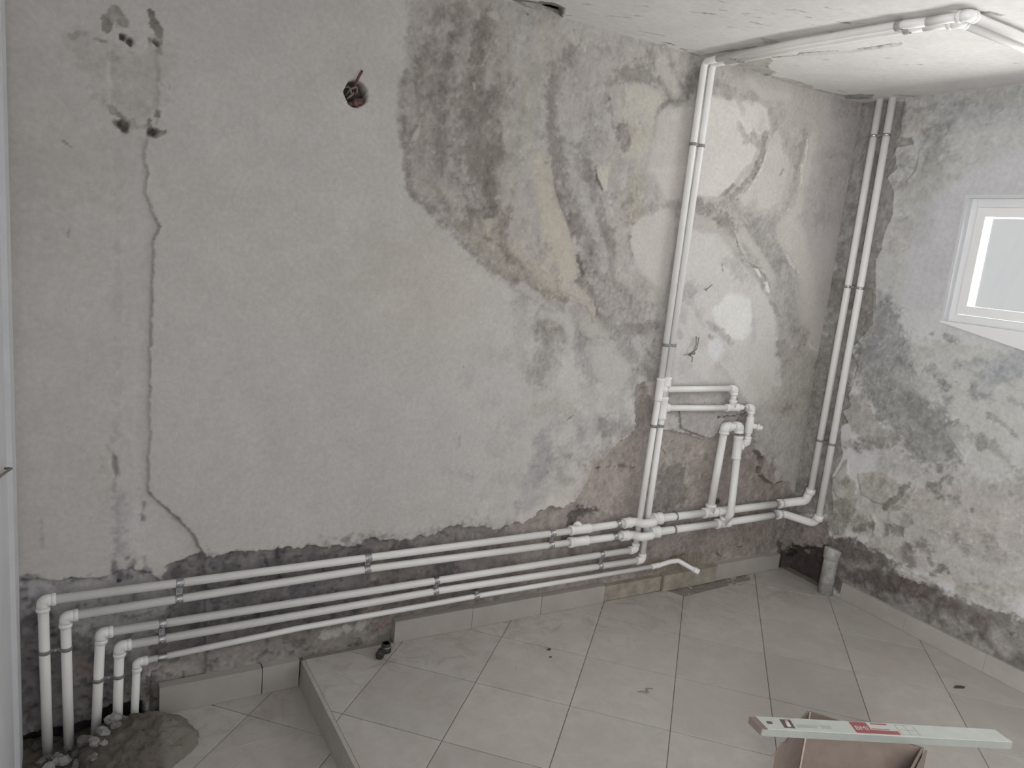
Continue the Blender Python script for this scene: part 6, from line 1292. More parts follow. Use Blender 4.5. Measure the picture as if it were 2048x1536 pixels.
# B: second run
B = water_pipe((-3.12, Y, -.16), 'second white pipe from top along the wall foot, from second riser to window corner')
seg(B, [(-3.117, Y, -.17), (-3.1225, Y, .276)], .0140); elbow(B, (-3.123, Y, .300), (0,0,-1), (1,0,.01), rA, .022)
seg(B, [(-3.098, Y, .3005), (-2.2, Y, .318), (-1.36, Y, .311)], rA); sleeve(B, (-1.370, Y, .311), (-1.350, Y, .311), .0145, 'coupling', 1.45); sleeve(B, (-1.352, Y, .311), (-1.275, Y, .310), .0145, 'coupling', 1.35)
seg(B, [(-1.28, Y, .310), (-1.09, Y, .308)], .0152); sleeve(B, (-1.102, Y, .308), (-1.062, Y, .307), .0152, 'union', 1.42)
b = MB(); b.tube(rounded([(-1.064, Y, .307), (-1.040, Y, .307), (-1.025, -.069, .309), (-.965, -.069, .309), (-.950, Y, .306), (-.93, Y, .306)], .02, 5), .0182, 18); b.build('bridge_bend', M['fitting'], B)
sleeve(B, (-.945, Y, .306), (-.895, Y, .304), .0165, 'union', 1.6); seg(B, [(-.90, Y, .304), (-.54, Y, .302)], rB)
tee(B, (-.505, Y, .302), (1,0,0), (0,-.25,1), rB, .042, .036, .0175); seg(B, [(-.466, Y, .302), (-.108, Y, .305)], rB)
b = MB(); b.tube(rounded([(-.128, Y, .305), (-.092, Y, .305), (-.034, -.165, .300), (-.033, -.186, .345)], .03, 6), rB*1.1, 18)
b.tube([(-.140, Y, .305), (-.112, Y, .305)], rB*1.36, 18); b.tube([(-.033, -.184, .322), (-.033, -.186, .350)], rB*1.3, 18); b.build('elbow', M['fitting'], B)
seg(B, [(-.033, -.185, .33), (-.032, -.183, 1.4), (-.030, -.172, CEIL + .01)], .0158)
# C and D: third and fourth runs, which climb to the ceiling
Cp = water_pipe((-3.045, Y, -.16), 'third white pipe from top at wall foot, climbing to ceiling as left of the pair')
rC = .0132
seg(Cp, [(-3.051, Y, -.17), (-3.0355, Y, .206)], .0140); elbow(Cp, (-3.034, Y, .231), (.04,0,-1), (1,0,.003), rA, .022)
seg(Cp, [(-3.010, Y, .231), (-1.040, Y, .236)], rC); elbow(Cp, (-1.015, Y, .236), (-1,0,0), (.02,0,1), rC, .020)
seg(Cp, [(-1.0145, Y, .262), (-1.001, Y, .91)], rC); tee(Cp, (-.999, Y, .942), (0,0,1), (1,0,0), rC, .048, .030, rC, 1.28)
seg(Cp, rounded([(-.999, Y, .98), (-.998, Y, CEIL - .022), (-.997, -.10, CEIL - .022)], .022, 6), rC)
seg(Cp, rounded([(-.9972, -.098, CEIL-.022), (-.985, -.45, CEIL-.022), (-.945, -.80, CEIL-.020), (-.925, -.87, CEIL-.020)], .3, 6), rC)
elbow(Cp, (-.91, -.985, CEIL - .020), (-.12,1,0), (1,-.03,0), rC, .020); seg(Cp, [(-.925, -.87, CEIL-.020), (-.912, -.96, CEIL-.020)], rC)
seg(Cp, [(-.885, -.985, CEIL-.020), (-.01, -.992, CEIL-.020)], rC)
D = water_pipe((-2.99, Y, -.16), 'fourth white pipe from top at wall foot, climbing to ceiling as right of the pair')
seg(D, [(-2.992, Y, -.17), (-2.9855, Y, .155)], .0140); elbow(D, (-2.985, Y, .179), (.02,0,-1), (1,0,.008), rA, .022)
seg(D, [(-2.961, Y, .179), (-1.95, Y, .192), (-.995, Y, .182)], rC); elbow(D, (-.968, Y, .182), (-1,0,0), (.01,0,1), rC, .020)
seg(D, [(-.9675, Y, .207), (-.966, Y, .83)], rC); tee(D, (-.9655, Y, .862), (0,0,1), (1,0,0), rC, .048, .030, rC, 1.28)
seg(D, rounded([(-.9655, Y, .90), (-.9555, Y, CEIL - .022), (-.9535, -.10, CEIL - .022)], .022, 6), rC)
sleeve(D, (-.9625, Y, .955), (-.962, Y, .995), rC, 'coupling', 1.25)
seg(D, rounded([(-.9536, -.098, CEIL-.022), (-.943, -.45, CEIL-.022), (-.905, -.78, CEIL-.020), (-.888, -.84, CEIL-.020)], .3, 6), rC)
elbow(D, (-.868, -.935, CEIL - .020), (-.12,1,0), (1,-.03,0), rC, .020); seg(D, [(-.888, -.84, CEIL-.020), (-.872, -.91, CEIL-.020)], rC)
seg(D, [(-.84, -.937, CEIL-.020), (-.01, -.946, CEIL-.020)], rC)
# E: thin lowest pipe
E_ = water_pipe((-2.945, Y, -.14), 'thinnest and lowest white pipe at the wall foot, with bent open end over the skirting')
rE = .0100
seg(E_, [(-2.946, Y, -.14), (-2.9385, Y, .094)], .0118); elbow(E_, (-2.938, Y, .116), (.02,0,-1), (1,0,.03), rE*1.05, .020)
seg(E_, [(-2.915, Y, .117), (-2.45, Y, .137), (-1.78, Y, .144), (-.90, Y, .141)], rE)
sleeve(E_, (-.905, Y, .141), (-.86, Y, .142), rE, 'coupling', 1.2)
b = MB(); b.tube(rounded([(-.865, Y, .142), (-.80, Y, .150), (-.752, -.034, .150), (-.705, -.062, .124), (-.683, -.080, .113)], .02, 5), rE*1.05, 16); b.build('end_bend', M['fitting'], E_)
sleeve(E_, (-.690, -.074, .1165), (-.672, -.088, .107), rE, 'end_cap', 1.3)
# loop between A and B, and the ladder branch with its valve
LP = empty('pipe_loop', (-.598, Y, .40), 'inverted U of thick white pipe rising from the two upper runs', 'pipe')
rl = .0172
seg(LP, [(-.598, Y, .396), (-.587, Y, .735)], rl); elbow(LP, (-.586, Y, .765), (0,0,-1), (1,0,0), rl, .022, .03)
seg(LP, [(-.560, Y, .765), (-.522, Y, .765)], rl); elbow(LP, (-.496, Y, .765), (-1,0,0), (0,-.06,-1), rl, .022, .03)
tee(LP, (-.497, -.040, .668), (0,-.06,-1), (1,0,.1), rl, .054, .030, rC, 1.24)
seg(LP, [(-.497, -.046, .625), (-.5025, -.067, .36), (-.505, -.050, .325)], rl)
BR = empty('branch_pipe', (-.96, Y, .94), 'ladder shaped white branch pipes with stop valve beside the climbing pair', 'pipe')
seg(BR, [(-.985, Y, .942), (-.590, Y, .940)], rC); elbow(BR, (-.562, Y, .939), (-1,0,0), (0,0,-1), rC, .018)
seg(BR, [(-.562, Y, .915), (-.560, Y, .885)], rC); tee(BR, (-.559, Y, .853), (1,0,0), (0,0,1), rC, .040, .036, rC, 1.28)
seg(BR, [(-.950, Y, .862), (-.760, Y, .856), (-.595, Y, .853)], rC); seg(BR, [(-.522, Y, .853), (-.462, Y, .852)], rC)
elbow(BR, (-.434, Y, .850), (-1,0,0), (0,0,-1), rC, .018); seg(BR, [(-.434, Y, .825), (-.432, Y, .80)], rC)
b = MB(); b.tube([(-.432, Y, .808), (-.432, Y, .802), (-.431, Y, .785), (-.431, Y, .77), (-.431, Y, .755), (-.430, Y, .735), (-.430, Y, .729)], [.0165, .0185, .0185, .0205, .0185, .0185, .0165], 18); vb = b.build('valve_body', M['fitting'], BR)
b = MB(); d = Vector((.72, -.62, -.12)).normalized(); p = Vector((-.431, Y, .768))
b.tube([p, p + d*.034], .0125, 16); b.tube([p + d*.034, p + d*.035, p + d*.044, p + d*.045], [.010, .0165, .0165, .012], 16); b.tube([p + d*.045, p + d*.056, p + d*.059], [.011, .011, .008], 12); b.build('valve_spindle', M['fitting'], BR)
seg(BR, [(-.430, Y, .735), (-.429, Y, .71)], rC); elbow(BR, (-.428, Y, .684), (0,0,1), (-1,-.1,-.1), rC, .020); seg(BR, [(-.452, -.034, .682), (-.475, -.038, .677)], rC)

# ------------------------------------------------------------------ pipe clamps
def clamp(p, along, centres, r, label, width=.020, mat='steel', screw=True, normal=(0,-1,0), plate=True):
    """steel clamp: a band round each pipe centre, a plate to the wall between them and a screw"""
    p = Vector(p); along = Vector(along).normalized(); nrm = Vector(normal).normalized(); side = nrm.cross(along)
    root = empty('pipe_clamp', p, label, 'pipe clamp', 'steel clamps holding the white pipes')
    pts = [Vector(c) for c in centres]
    for c in pts:
        b = MB(); n = 22; ro = r + .0018; v = []; f = []
        for k in range(n):
            g = 2*math.pi*k/n; e = nrm*math.cos(g) + side*math.sin(g)
            for (w, rr) in ((-width/2, ro-.0004), (-width*.42, ro+.0006), (width*.42, ro+.0006), (width/2, ro-.0004)): v.append(c + along*w + e*rr)
        for k in range(n):
            for j in range(3): f.append((k*4+j, k*4+j+1, ((k+1) % n)*4+j+1, ((k+1) % n)*4+j))
        b.add(v, f, True)
        o = -along; bolt = c + nrm*(r+.002)
        b.build('band', M[mat], root)
        if screw:
            b = MB(); b.tube([bolt - nrm*.001, bolt + nrm*.004, bolt + nrm*.005], [.0048, .0048, .003], 10); b.build('screw', M['steel'], root)
    if plate:
        a = pts[0]; z = pts[-1] if len(pts) > 1 else a + side*.028
        mid = (a + z)/2; t = (z - a).normalized(); hl = max(.008, (z-a).length/2 - r*.6); back = mid - nrm*(r*.2)
        b = MB(); q = []
        for n_ in (-.012, .004):
            for (s1, s2) in ((-1,-1),(1,-1),(1,1),(-1,1)): q.append(back + t*hl*s1 + along*width*.42*s2 + nrm*n_)
        b.hexa(q); b.build('bracket', M[mat], root)
        b = MB(); b.tube([back + nrm*.004, back + nrm*.008, back + nrm*.009], [.0045, .0045, .003], 10); b.build('screw', M['steel'], root)
    return root
H1 = (1,0,0); V1 = (0,0,1)
def cAB(x, zt, zb, where, w=.022, r=None): clamp((x, 0, (zt+zb)/2), H1, [(x, Y, zt), (x - .001, Y, zb)], r or rA, where, w)
cAB(-2.822, .3585, .306, 'bright double clamp on the two uppermost pipes, the one nearest the left risers')
cAB(-2.221, .3600, .3175, 'bright double clamp on the two uppermost pipes, below middle of the plain plaster')
cAB(-1.457, .3610, .3115, 'bright double clamp on the two uppermost pipes, just left of the thick reducing fittings')
def cCD(x, zt, zb, where): clamp((x, 0, (zt+zb)/2), H1, [(x, Y, zt), (x - .001, Y, zb)], rC, where, .020)
cCD(-2.869, .2315, .180, 'bright double clamp on third and fourth pipes, the one nearest the left risers')
cCD(-1.952, .2335, .192, 'bright double clamp on third and fourth pipes, midway along the wall')
cCD(-1.195, .2355, .184, 'bright double clamp on third and fourth pipes, just left of their upward elbows')
clamp((-1.125, 0, .364), H1, [(-1.128, Y, .3637)], .0155, 'single clamp on uppermost pipe, between reducing tee and bridge bend', .020, plate=False)
clamp((-1.137, 0, .308), H1, [(-1.137, Y, .3085)], .0155, 'single clamp on second pipe, directly below the one before the bridge bend', .020, plate=False)
clamp((-.808, 0, .364), H1, [(-.808, Y, .365)], rB, 'thin clamp on uppermost pipe, between bridge bend and loop of pipe', .010, 'steel', False)
clamp((-.807, 0, .303), H1, [(-.807, Y, .3035)], rB, 'thin clamp on second pipe, just right of its bridge bend', .012, 'rubber_clip', False, plate=False)
clamp((-.164, 0, .33), H1, [(-.161, Y, .3613), (-.166, Y, .3045)], rB, 'thin double clamp on two upper pipes close to the room corner', .010, 'rubber_clip', False)
clamp((-2.868, 0, .120), H1, [(-2.868, Y, .119)], rE, 'grey saddle on the thin lowest pipe beside its elbow', .026, 'steel', False, plate=False)
clamp((-1.777, 0, .145), H1, [(-1.777, Y, .1437)], rE, 'grey saddle on the thin lowest pipe near the middle of the wall', .022, 'steel', False)
def ring2(z, x1, x2, r, label, n=(0,-1,0), y1=Y, y2=Y):
    return clamp((x1, y1*.3, z), V1, [(x1, y1, z), (x2, y2, z)], r, label, .012, 'rubber_clip', False, n)
ring2(.201, -3.1752, -3.1218, .0142, 'dark double clamp on the two leftmost risers')
ring2(.083, -3.0413, -2.9868, .0140, 'dark double clamp on third and fourth risers above the rubble')
ring2(1.922, -.9983, -.9576, rC, 'grey double clamp high on the climbing pair, below the ceiling')
ring2(1.128, -.9990, -.9612, rC, 'grey double clamp halfway up the climbing pair')
ring2(.786, -1.0038, -.9661, rC, 'shiny double clamp on the climbing pair, just below the branch tees')
for z, ya, yb, lab in ((2.095, -.1135, -.174, 'double clamp on the corner pipes just below the ceiling'), (1.43, -.1195, -.1825, 'double clamp on the corner pipes at middle height'), (.70, -.1185, -.1840, 'double clamp on the corner pipes above their bottom elbows')):
    clamp((0, (ya+yb)/2, z), V1, [(-.0325, ya, z), (-.0325, yb, z)], .0160, lab, .011, 'rubber_clip' if z < 1 else 'steel', False, (-1,0,0))
clamp((-.492, 0, .852), H1, [(-.492, Y, .852)], rC, 'small clamp on lower branch pipe beside the stop valve elbow', .014, 'steel', False, plate=False)
for y, lab in ((-.17, 'grey double clamp on ceiling pipes near the wall'), (-.80, 'grey double clamp on ceiling pipes near their turn')):
    xo = .003 if y > -.3 else .046
    clamp((-.975 + xo, y, CEIL), (.0,1,0), [(-.994 + xo, y, CEIL-.0225), (-.951 + xo, y, CEIL-.0225)], rC, lab, .020, 'clip_plastic', False, (0,0,-1), False)
b = MB(); b.tube([(-.520, .004, .888), (-.520, -.012, .888), (-.520, -.016, .888)], [.009, .009, .005], 12); sc = b.build('anchor_bolt', M['steel']); tag(sc, 'small round anchor bolt in wall above the branch pipe clamp', 'bolt')

# ------------------------------------------------------------------ wires, hole, drain
w = empty('cut_wires', (HOLE[0], .0, HOLE[1]), 'cut wires and reddish brick crumbs in round hole high in the plaster', 'wires')
b = MB(); b.tube(rounded([(-2.352, .035, 1.87), (-2.350, -.004, 1.905), (-2.345, -.012, 1.922), (-2.338, -.016, 1.937)], .01, 4), .0042, 8); b.build('red_wire', M['red_wire'], w)
b = MB(); b.tube([(-2.339, -.0155, 1.934), (-2.337, -.017, 1.941)], .0036, 8); b.build('wire_tip', M['black_plastic'], w)
b = MB()
b.tube(rounded([(-2.375, .03, 1.862), (-2.362, .004, 1.885), (-2.345, .0, 1.896), (-2.340, .012, 1.880), (-2.352, .03, 1.868)], .012, 4), .003, 8)
b.tube(rounded([(-2.372, .03, 1.85), (-2.366, .004, 1.862), (-2.352, .006, 1.875), (-2.35, .03, 1.886)], .012, 4), .0028, 8)
b.tube(rounded([(-2.378, .02, 1.888), (-2.366, .006, 1.892), (-2.356, .01, 1.87), (-2.358, .03, 1.855)], .012, 4), .0028, 8); b.build('grey_wire', M['cable'], w)
random.seed(8)
def rock(c, r, seed, flatten=.75, nv=10):
    rr = random.Random(seed); v = []; f = []; na, nb_ = 9, 6
    ph = [rr.uniform(0, 6.28) for _ in range(6)]
    for j in range(nb_ + 1):
        th = math.pi*j/nb_
        for i in range(na):
            a = 2*math.pi*i/na
            k = 1 + .22*math.sin(2*a + ph[0])*math.sin(th) + .16*math.sin(3*a + ph[1] + th*2) + .12*math.cos(2*th*2 + ph[2]) + rr.uniform(-.07, .07)
            if j in (0, nb_): k = .85
            v.append((c[0] + r*k*math.sin(th)*math.cos(a)*1.15, c[1] + r*k*math.sin(th)*math.sin(a), c[2] + r*flatten*k*math.cos(th)))
    for j in range(nb_):
        for i in range(na): f.append((j*na+i, (j+1)*na+i, (j+1)*na+(i+1) % na, j*na+(i+1) % na))
    return v, f
b = MB()
for i, (dx, dz, r) in enumerate(((.004, -.026, .013), (.018, -.022, .012), (-.012, -.030, .010), (.008, -.017, .010), (.022, -.013, .008))): b.add(*rock((HOLE[0]+dx, .014, HOLE[1]+dz), r, i))
b.build('brick_crumbs', M['brick'], w)
w2 = empty('wire_stub', (-.824, 0, 1.10), 'twisted grey wire ends sticking out of wall beside the climbing pair', 'wires')
b = MB()
for k, (pts) in enumerate(([(-.832,.004,1.083),(-.828,-.02,1.105),(-.815,-.016,1.13),(-.818,-.012,1.165)], [(-.832,.004,1.08),(-.836,-.018,1.09),(-.822,-.03,1.115),(-.806,-.016,1.14),(-.803,-.012,1.162)], [(-.83,.004,1.085),(-.825,-.016,1.075),(-.835,-.024,1.062),(-.829,-.02,1.056)], [(-.832,.004,1.088),(-.85,-.014,1.088),(-.875,-.012,1.084)], [(-.83,.004,1.085),(-.82,-.02,1.09),(-.828,-.028,1.10),(-.838,-.024,1.095)])):
    b.tube(rounded(pts, .01, 4), .0022 if k != 3 else .0014, 7)
b.build('wire', M['grey_wire'], w2)
b = MB(); b.tube(rounded([(-.787,.004,1.362),(-.79,-.014,1.372),(-.780,-.02,1.385),(-.770,-.012,1.386)], .008, 4), .0022, 7); b.tube(rounded([(-.787,.004,1.362),(-.798,-.012,1.366),(-.80,-.014,1.358)], .008, 4), .002, 7)
ww = b.build('wire_tip', M['grey_wire']); tag(ww, 'tiny bent wire tip in the pale patch above the twisted wires', 'wires')
b = MB(); b.tube(rounded([(LEFT - .01, -.235, .818), (LEFT + .016, -.245, .820), (LEFT + .016, -.42, .867), (LEFT + .012, -.56, .90), (LEFT + .010, -.9, .905)], .05, 5), .0032, 8)
cb = b.build('cable', M['cable']); tag(cb, 'thin brownish cable hanging across the white left wall edge', 'cable')

dr = empty('drain_pipe', (-.036, -.290, 0), 'plaster smeared grey drain stub standing in the room corner', 'drain pipe')
b = MB(); b.tube([(-.036, -.291, -.02), (-.036, -.291, .15), (-.036, -.292, .195)], [.034, .0325, .032], 20); b.build('pipe', M['old_pipe'], dr)
b = MB(); n = 20; b.tube([(-.036, -.291, .172), (-.036, -.291, .176), (-.036, -.292, .219), (-.035, -.292, .222), (-.035, -.292, .222), (-.035, -.292, .195)], [.0335, .0372, .0385, .0378, .0325, .031], 20); b.build('socket', M['old_pipe'], dr)

# ------------------------------------------------------------------ rubble, dirt, small things on the floor
def dirt_fn(X, Y):
    e = np.hypot((X + 2.935) / .150, (Y + .150) / .150); e = e + (fbm(X, Y, .08, 80, 4) - .5) * .22
    dome = .060 * np.sqrt(np.clip(1 - e**2.6, 0, 1)) + LOW
    rub = -.128 + .030 * (fbm(X, Y, .05, 85, 4) - .4) + .02 * sstep(-.05, -.22, Y)
    edge = sstep(-2.93, -2.86, X)
    h = np.maximum(np.where(e < 1, dome, -1), rub - edge * .06)
    return h + .020 * (fbm(X, Y, .035, 90, 5) - .5) * (e < .96)
def dirt_mat():
    m, nt, b = new_mat('loose_soil_and_mortar', .97); P = position(nt)
    sx = node(nt, 'ShaderNodeSeparateXYZ'); nt.links.new(P, sx.inputs[0])
    n = noise(nt, 24, 6, .7, P); n2 = noise(nt, 7, 3, .5, P)
    c = mixc(nt, maprange(nt, n, .35, .65, 0, 1), (.105, .09, .075), (.20, .175, .15))
    add = node(nt, 'ShaderNodeMath', operation='ADD'); nt.links.new(sx.outputs['X'], add.inputs[0]); nt.links.new(maprange(nt, n2, .3, .7, -.03, .03), add.inputs[1])
    c = mixc(nt, maprange(nt, add.outputs[0], -2.885, -2.855, 0, .85), c, (.255, .235, .205))
    nt.links.new(c, b.inputs['Base Color']); bump(nt, b, noise(nt, 90, 5, .7, P), .006)
    return m
dp = lumpy('dirt_pile', LEFT, -2.775, -.52, .045, dirt_fn, dirt_mat(), 130, 130)
tag(dp, 'grey brown heap of soil and mortar with rounded edge at foot of risers', 'dirt', kind='stuff')
rubs = [(-3.205,-.20,.030,0),(-3.165,-.155,.026,1),(-3.185,-.095,.022,0),(-3.145,-.080,.020,1),(-3.135,-.125,.028,1),(-3.10,-.090,.022,0),(-3.095,-.135,.024,1),(-3.065,-.055,.030,1),(-3.075,-.110,.026,0),(-3.035,-.080,.020,1),(-3.03,-.120,.022,1),(-3.005,-.070,.026,1),(-3.00,-.11,.018,0),(-3.055,-.150,.022,1),(-3.10,-.185,.022,1),(-3.15,-.215,.028,0),(-3.20,-.265,.026,1),(-3.06,-.195,.018,0),(-2.975,-.060,.018,0),(-3.21,-.14,.022,0),(-3.125,-.245,.020,0),(-3.18,-.31,.024,0),(-3.102,-.30,.018,1),(-3.03,-.165,.014,1),(-3.17,-.055,.018,0),(-3.12,-.05,.016,1)]
protos = []
for k in range(6):
    for mat in ('stone', 'stone_pale'):
        v, f = rock((0, 0, 0), 1.0, 30 + k); protos.append(mesh_of('stone', v, f, M[mat], False))
for i, (x, y, r, p) in enumerate(rubs):
    o = link('stone', protos[(i % 6)*2 + p]); o.scale = (r*.78, r*.70, r*.72); o.rotation_euler = (random.uniform(-.4,.4), random.uniform(-.4,.4), random.uniform(0, 6.3))
    z = float(dirt_fn(np.array([[x]]), np.array([[y]]))[0, 0]); o.location = (x, y, z + r*.30)
    row = 'back' if y > -.093 else ('middle' if y > -.153 else 'front')
    rank = sorted([q[0] for q in rubs if ('back' if q[1] > -.093 else ('middle' if q[1] > -.153 else 'front')) == row]).index(x)
    word = ('first', 'second', 'third', 'fourth', 'fifth', 'sixth', 'seventh', 'eighth', 'ninth', 'tenth', 'eleventh', 'twelfth')[rank]
    tag(o, ('pale' if p else 'dark grey') + ' broken stone, ' + word + ' from the left in the ' + row + ' row of rubble', 'stone', 'rubble stones at the feet of the risers')
def fit_on_floor(p, a, label):
    root = empty('pipe_fitting', p, label, 'fitting'); P = Vector(p); d = Vector((math.cos(a), math.sin(a), 0))
    return root, P, d
f1, P, d = fit_on_floor((-2.140, -.055, 0), .5, 'black ring shaped plastic fitting standing on tiles, nearer the wall')
b = MB(); b.tube([P, P+Z_*.003, P+Z_*.016, P+Z_*.018, P+Z_*.032, P+Z_*.034, P+Z_*.034, P+Z_*.012], [.016, .0195, .0195, .0165, .0165, .0150, .011, .0105], 18, True); b.build('body', M['black_plastic'], f1)
b = MB(); b.tube([P+Z_*.0185, P+Z_*.019, P+Z_*.0225, P+Z_*.023], [.0168, .0174, .0174, .0168], 18); b.build('ring', M['steel'], f1)
f2, P, d = fit_on_floor((-2.172, -.086, 0), 1.0, 'black plastic hex fitting lying on the tiles, further from the wall')
c = P + Z_*.015; b = MB(); b.tube([c - d*.016, c - d*.014, c + d*.002, c + d*.004], [.012, .015, .015, .011], 6, True, False); b.tube([c + d*.004, c + d*.018], .0115, 14); b.build('body', M['black_plastic'], f2)
b = MB(); b.tube([c + d*.018, c + d*.0185, c + d*.022, c + d*.0225], [.010, .0128, .0128, .010], 14); b.build('collar', M['black_plastic'], f2)
b = MB(); rr = random.Random(3); v = []
cx, cy = -.228, -1.036
for (dx, dy) in ((-.024,.008),(-.010,.011),(.008,.004),(.022,-.010),(.010,-.008),(-.010,.001)): v += [(cx+dx, cy+dy, .0008), (cx+dx*.9, cy+dy*.9, .006 + rr.uniform(0,.004))]
n = 6; b.add(v, [tuple(2*i+1 for i in range(n)), tuple(2*i for i in reversed(range(n)))] + [(2*i, 2*((i+1) % n), 2*((i+1) % n)+1, 2*i+1) for i in range(n)])
o = b.build('dry_leaf', M['leaf']); tag(o, 'small curled dark leaf on the tiles near the right skirting', 'leaf')
b = MB(); b.tube(rounded([(-1.424,-.597,.002),(-1.408,-.600,.002),(-1.392,-.622,.004),(-1.385,-.590,.002),(-1.360,-.603,.002)], .006, 3), .0017, 6)
o = b.build('wire_scrap', M['grey_wire']); tag(o, 'crooked scrap of thin wire on the open tiles mid floor', 'wire')
chips = [(-1.570,-.255,.006,'dark crumb of mortar on the tiles below the middle of the wall'),(-1.592,-.300,.004,'smallest dark speck of mortar beside the crumb on tiles'),(-1.748,-.321,.004,'lone mortar speck on tile left of the crumbs, near a joint'),(-1.286,-.152,.005,'little mortar lump on tile below third skirting tile'),(-2.765,-.205,.004,'dark speck of mortar alone on the lower floor tiles')]
for i, (x, y, r, lab) in enumerate(chips):
    z0 = 0 if x > STEP else LOW
    b = MB(); b.add(*rock((x, y, z0 + r*.5), r, 60+i, .6)); o = b.build('mortar_crumb', M['leaf'] if i < 2 else M['mortar']); tag(o, lab, 'crumb')

# ------------------------------------------------------------------ cardboard box with the spirit level across it
BL, BR_, FL, FR, BH = Vector((-1.545, -1.321)), Vector((-1.401, -1.522)), Vector((-1.739, -1.387)), Vector((-1.600, -1.592)), .42
ctr = (BL + BR_ + FL + FR) / 4
bx = empty('cardboard_box', (ctr.x, ctr.y, 0), 'open brown cardboard box on the tiles, carrying the white level', 'box')
def panel(name, p, q, out, top0, top1, th=.005, nick=None):
    """upright wall of the box from p to q, thickened outwards; its upper rim may be nicked"""
    p, q = Vector((p.x, p.y)), Vector((q.x, q.y)); o = Vector(out).normalized() * th
    n = 12; v = []; f = []
    for i in range(n + 1):
        t = i / n; a = p.lerp(q, t); h = top0 + (top1-top0)*t
        if nick: h -= nick(t)
        k = .93 if name else 1
        base = (a - ctr) * .96 + ctr
        for (s, z, c) in ((0, .002, base), (1, .002, base), (1, h, a), (0, h, a)): v.append((c.x + o.x*s, c.y + o.y*s, z))
    for i in range(n):
        for k in range(4): f.append((i*4+k, i*4+(k+1) % 4, (i+1)*4+(k+1) % 4, (i+1)*4+k))
    f += [(0,1,2,3), (n*4+3, n*4+2, n*4+1, n*4)]
    b = MB(); b.add(v, f); return b.build(name, M['card'], bx)
outB = ((BL+BR_)/2 - ctr); outL = ((BL+FL)/2 - ctr); outR = ((BR_+FR)/2 - ctr); outF = ((FL+FR)/2 - ctr)
panel('back_wall', BL, BR_, outB, BH, BH, nick=lambda t: .003 * (t > .3))
panel('left_wall', BL, FL, outL, BH, BH - .004, nick=lambda t: .016 * max(0, (t-.45)/.55) + .010 * (abs(t-.6) < .12))
panel('right_wall', BR_, FR, outR, BH, BH); panel('front_wall', FL, FR, outF, .24, .25)
b = MB(); q = [(c - ctr)*.95 + ctr for c in (BL, BR_, FR, FL)]; b.hexa([(c.x, c.y, .001) for c in q] + [(c.x, c.y, .006) for c in q]); b.build('bottom', M['card'], bx)
b = MB(); i_ = (ctr - BL).normalized() * .004
for a_, c_ in ((BL + i_, .0),): b.tube([((a_ - ctr).x*.965 + ctr.x, (a_ - ctr).y*.965 + ctr.y, .02), (a_.x, a_.y, BH + .001)], .0022, 8)
b.build('corner_edge', M['card_edge'], bx)  # pale line down the inner corner imitates a lit edge
b = MB(); a0 = BR_; o = outR.normalized() * .008       # torn outer flap hanging by the far right corner
b.hexa([(a0.x+o.x, a0.y+o.y, BH-.20), (a0.x+o.x*1.8, a0.y+o.y*1.8, BH-.20), (FR.x+o.x*2.4, FR.y+o.y*2.4, BH-.20), (FR.x+o.x*1.6, FR.y+o.y*1.6, BH-.20), (a0.x+o.x, a0.y+o.y, BH-.004), (a0.x+o.x*1.6, a0.y+o.y*1.6, BH-.004), (FR.x+o.x*1.8, FR.y+o.y*1.8, BH-.01), (FR.x+o.x, FR.y+o.y, BH-.01)]); b.build('flap', M['card'], bx)

LV0, LV1 = Vector((-1.7385, -1.3185)), Vector((-1.1975, -1.5905))     # axis of the level's upper face on z = LZ
LZ, LT, LW = .4405, .019, .046
ld = (LV1 - LV0).normalized(); lw = Vector((ld.y, -ld.x))            # towards the camera side
if lw.y > 0: lw = -lw
LL = (LV1 - LV0).length
lvl = empty('spirit_level', (LV0.x, LV0.y, BH), 'white spirit level with red printing lying across the cardboard box', 'spirit level')
def lp(s, t, z): return (LV0.x + ld.x*s + lw.x*t, LV0.y + ld.y*s + lw.y*t, z)
def lbox(s0, s1, t0, t1, z0, z1, name, mat, sk=0.0):
    b = MB(); b.hexa([lp(s0, t0, z0), lp(s1, t0, z0), lp(s1+sk, t1, z0), lp(s0+sk, t1, z0), lp(s0, t0, z1), lp(s1, t0, z1), lp(s1+sk, t1, z1), lp(s0+sk, t1, z1)]); return b.build(name, M[mat], lvl)
lbox(.012, LL, -LW/2, LW/2, LZ-LT, LZ, 'body', 'level_white', .012)
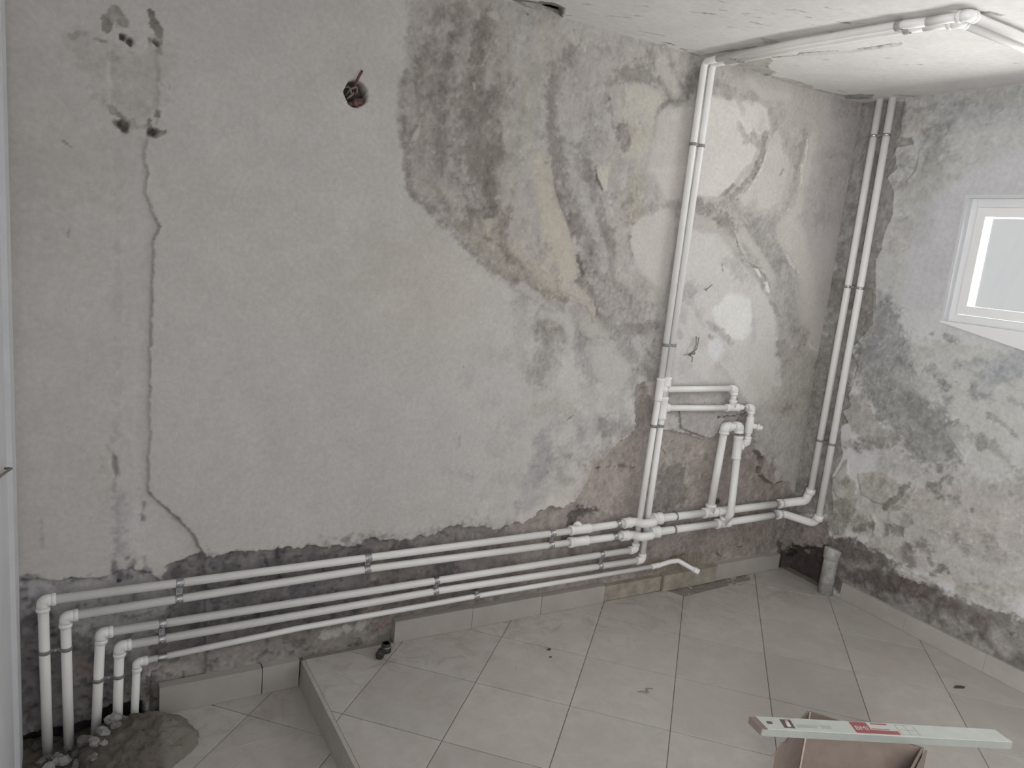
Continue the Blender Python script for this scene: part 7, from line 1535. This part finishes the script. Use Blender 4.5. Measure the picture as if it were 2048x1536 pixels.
lbox(.010, LL, LW/2 + .0, LW/2 + .0012, LZ-LT+.001, LZ-.0015, 'side_face', 'level_side', .012)
lbox(-.004, .012, -LW/2+.001, LW/2-.001, LZ-LT+.001, LZ-.001, 'end_cap', 'level_cap', .012)
e = .0006
def pr(s0, s1, t0, t1, name, mat): return lbox(s0, s1, t0*LW, t1*LW, LZ-.002, LZ + e, name, mat, .0)
pr(.030, .043, -.12, .08, 'hanging_slot', 'print_dark')
vial = pr(.066, .092, -.34, .34, 'plumb_vial_window', 'print_dark'); vial['label'] = 'round plumb vial window'
b = MB(); b.tube([lp(.079, -LW*.24, LZ+.001), lp(.079, LW*.24, LZ+.001)], .0042, 10); b.build('vial', M['print_pale'], vial)
pr(.10, .148, .0, .28, 'stain', 'print_grey'); pr(.158, .182, -.02, .26, 'stain', 'print_grey')
pr(.238, .280, -.45, .42, 'red_print_block', 'print_red'); pr(.2805, .345, .14, .42, 'red_print_block', 'print_red'); pr(.290, .330, -.42, -.34, 'centre_vial_mark', 'print_red')
pr(.283, .327, .02, .06, 'red_line', 'print_red')
def text(body, s, t, size, mat, name):
    c = bpy.data.curves.new(name, 'FONT'); c.body = body; c.size = size; c.align_x = 'CENTER'; c.align_y = 'CENTER'; c.extrude = .0002
    o = bpy.data.objects.new(name, c); COL.objects.link(o); c.materials.append(M[mat])
    bpy.context.view_layer.update()
    me = bpy.data.meshes.new_from_object(o.evaluated_get(bpy.context.evaluated_depsgraph_get())); me.materials.clear(); me.materials.append(M[mat])
    bpy.data.objects.remove(o)
    o = link(name, me, lvl, Vector(lp(s, t*LW, LZ + e + .0004)) - Vector(lvl.location))
    o.rotation_euler = (0, 0, math.atan2(ld.y, ld.x)); return o
text('BMI', .2585, .06, .021, 'level_white', 'lettering')
for (s0, s1, t0, t1) in ((.350,.394,-.40,-.37),(.350,.394,.0,.03),(.350,.394,.37,.40),(.349,.351,-.40,.40),(.371,.373,-.40,.40),(.393,.395,-.40,.40)): pr(s0, s1, t0, t1, 'grid_line', 'print_grey')
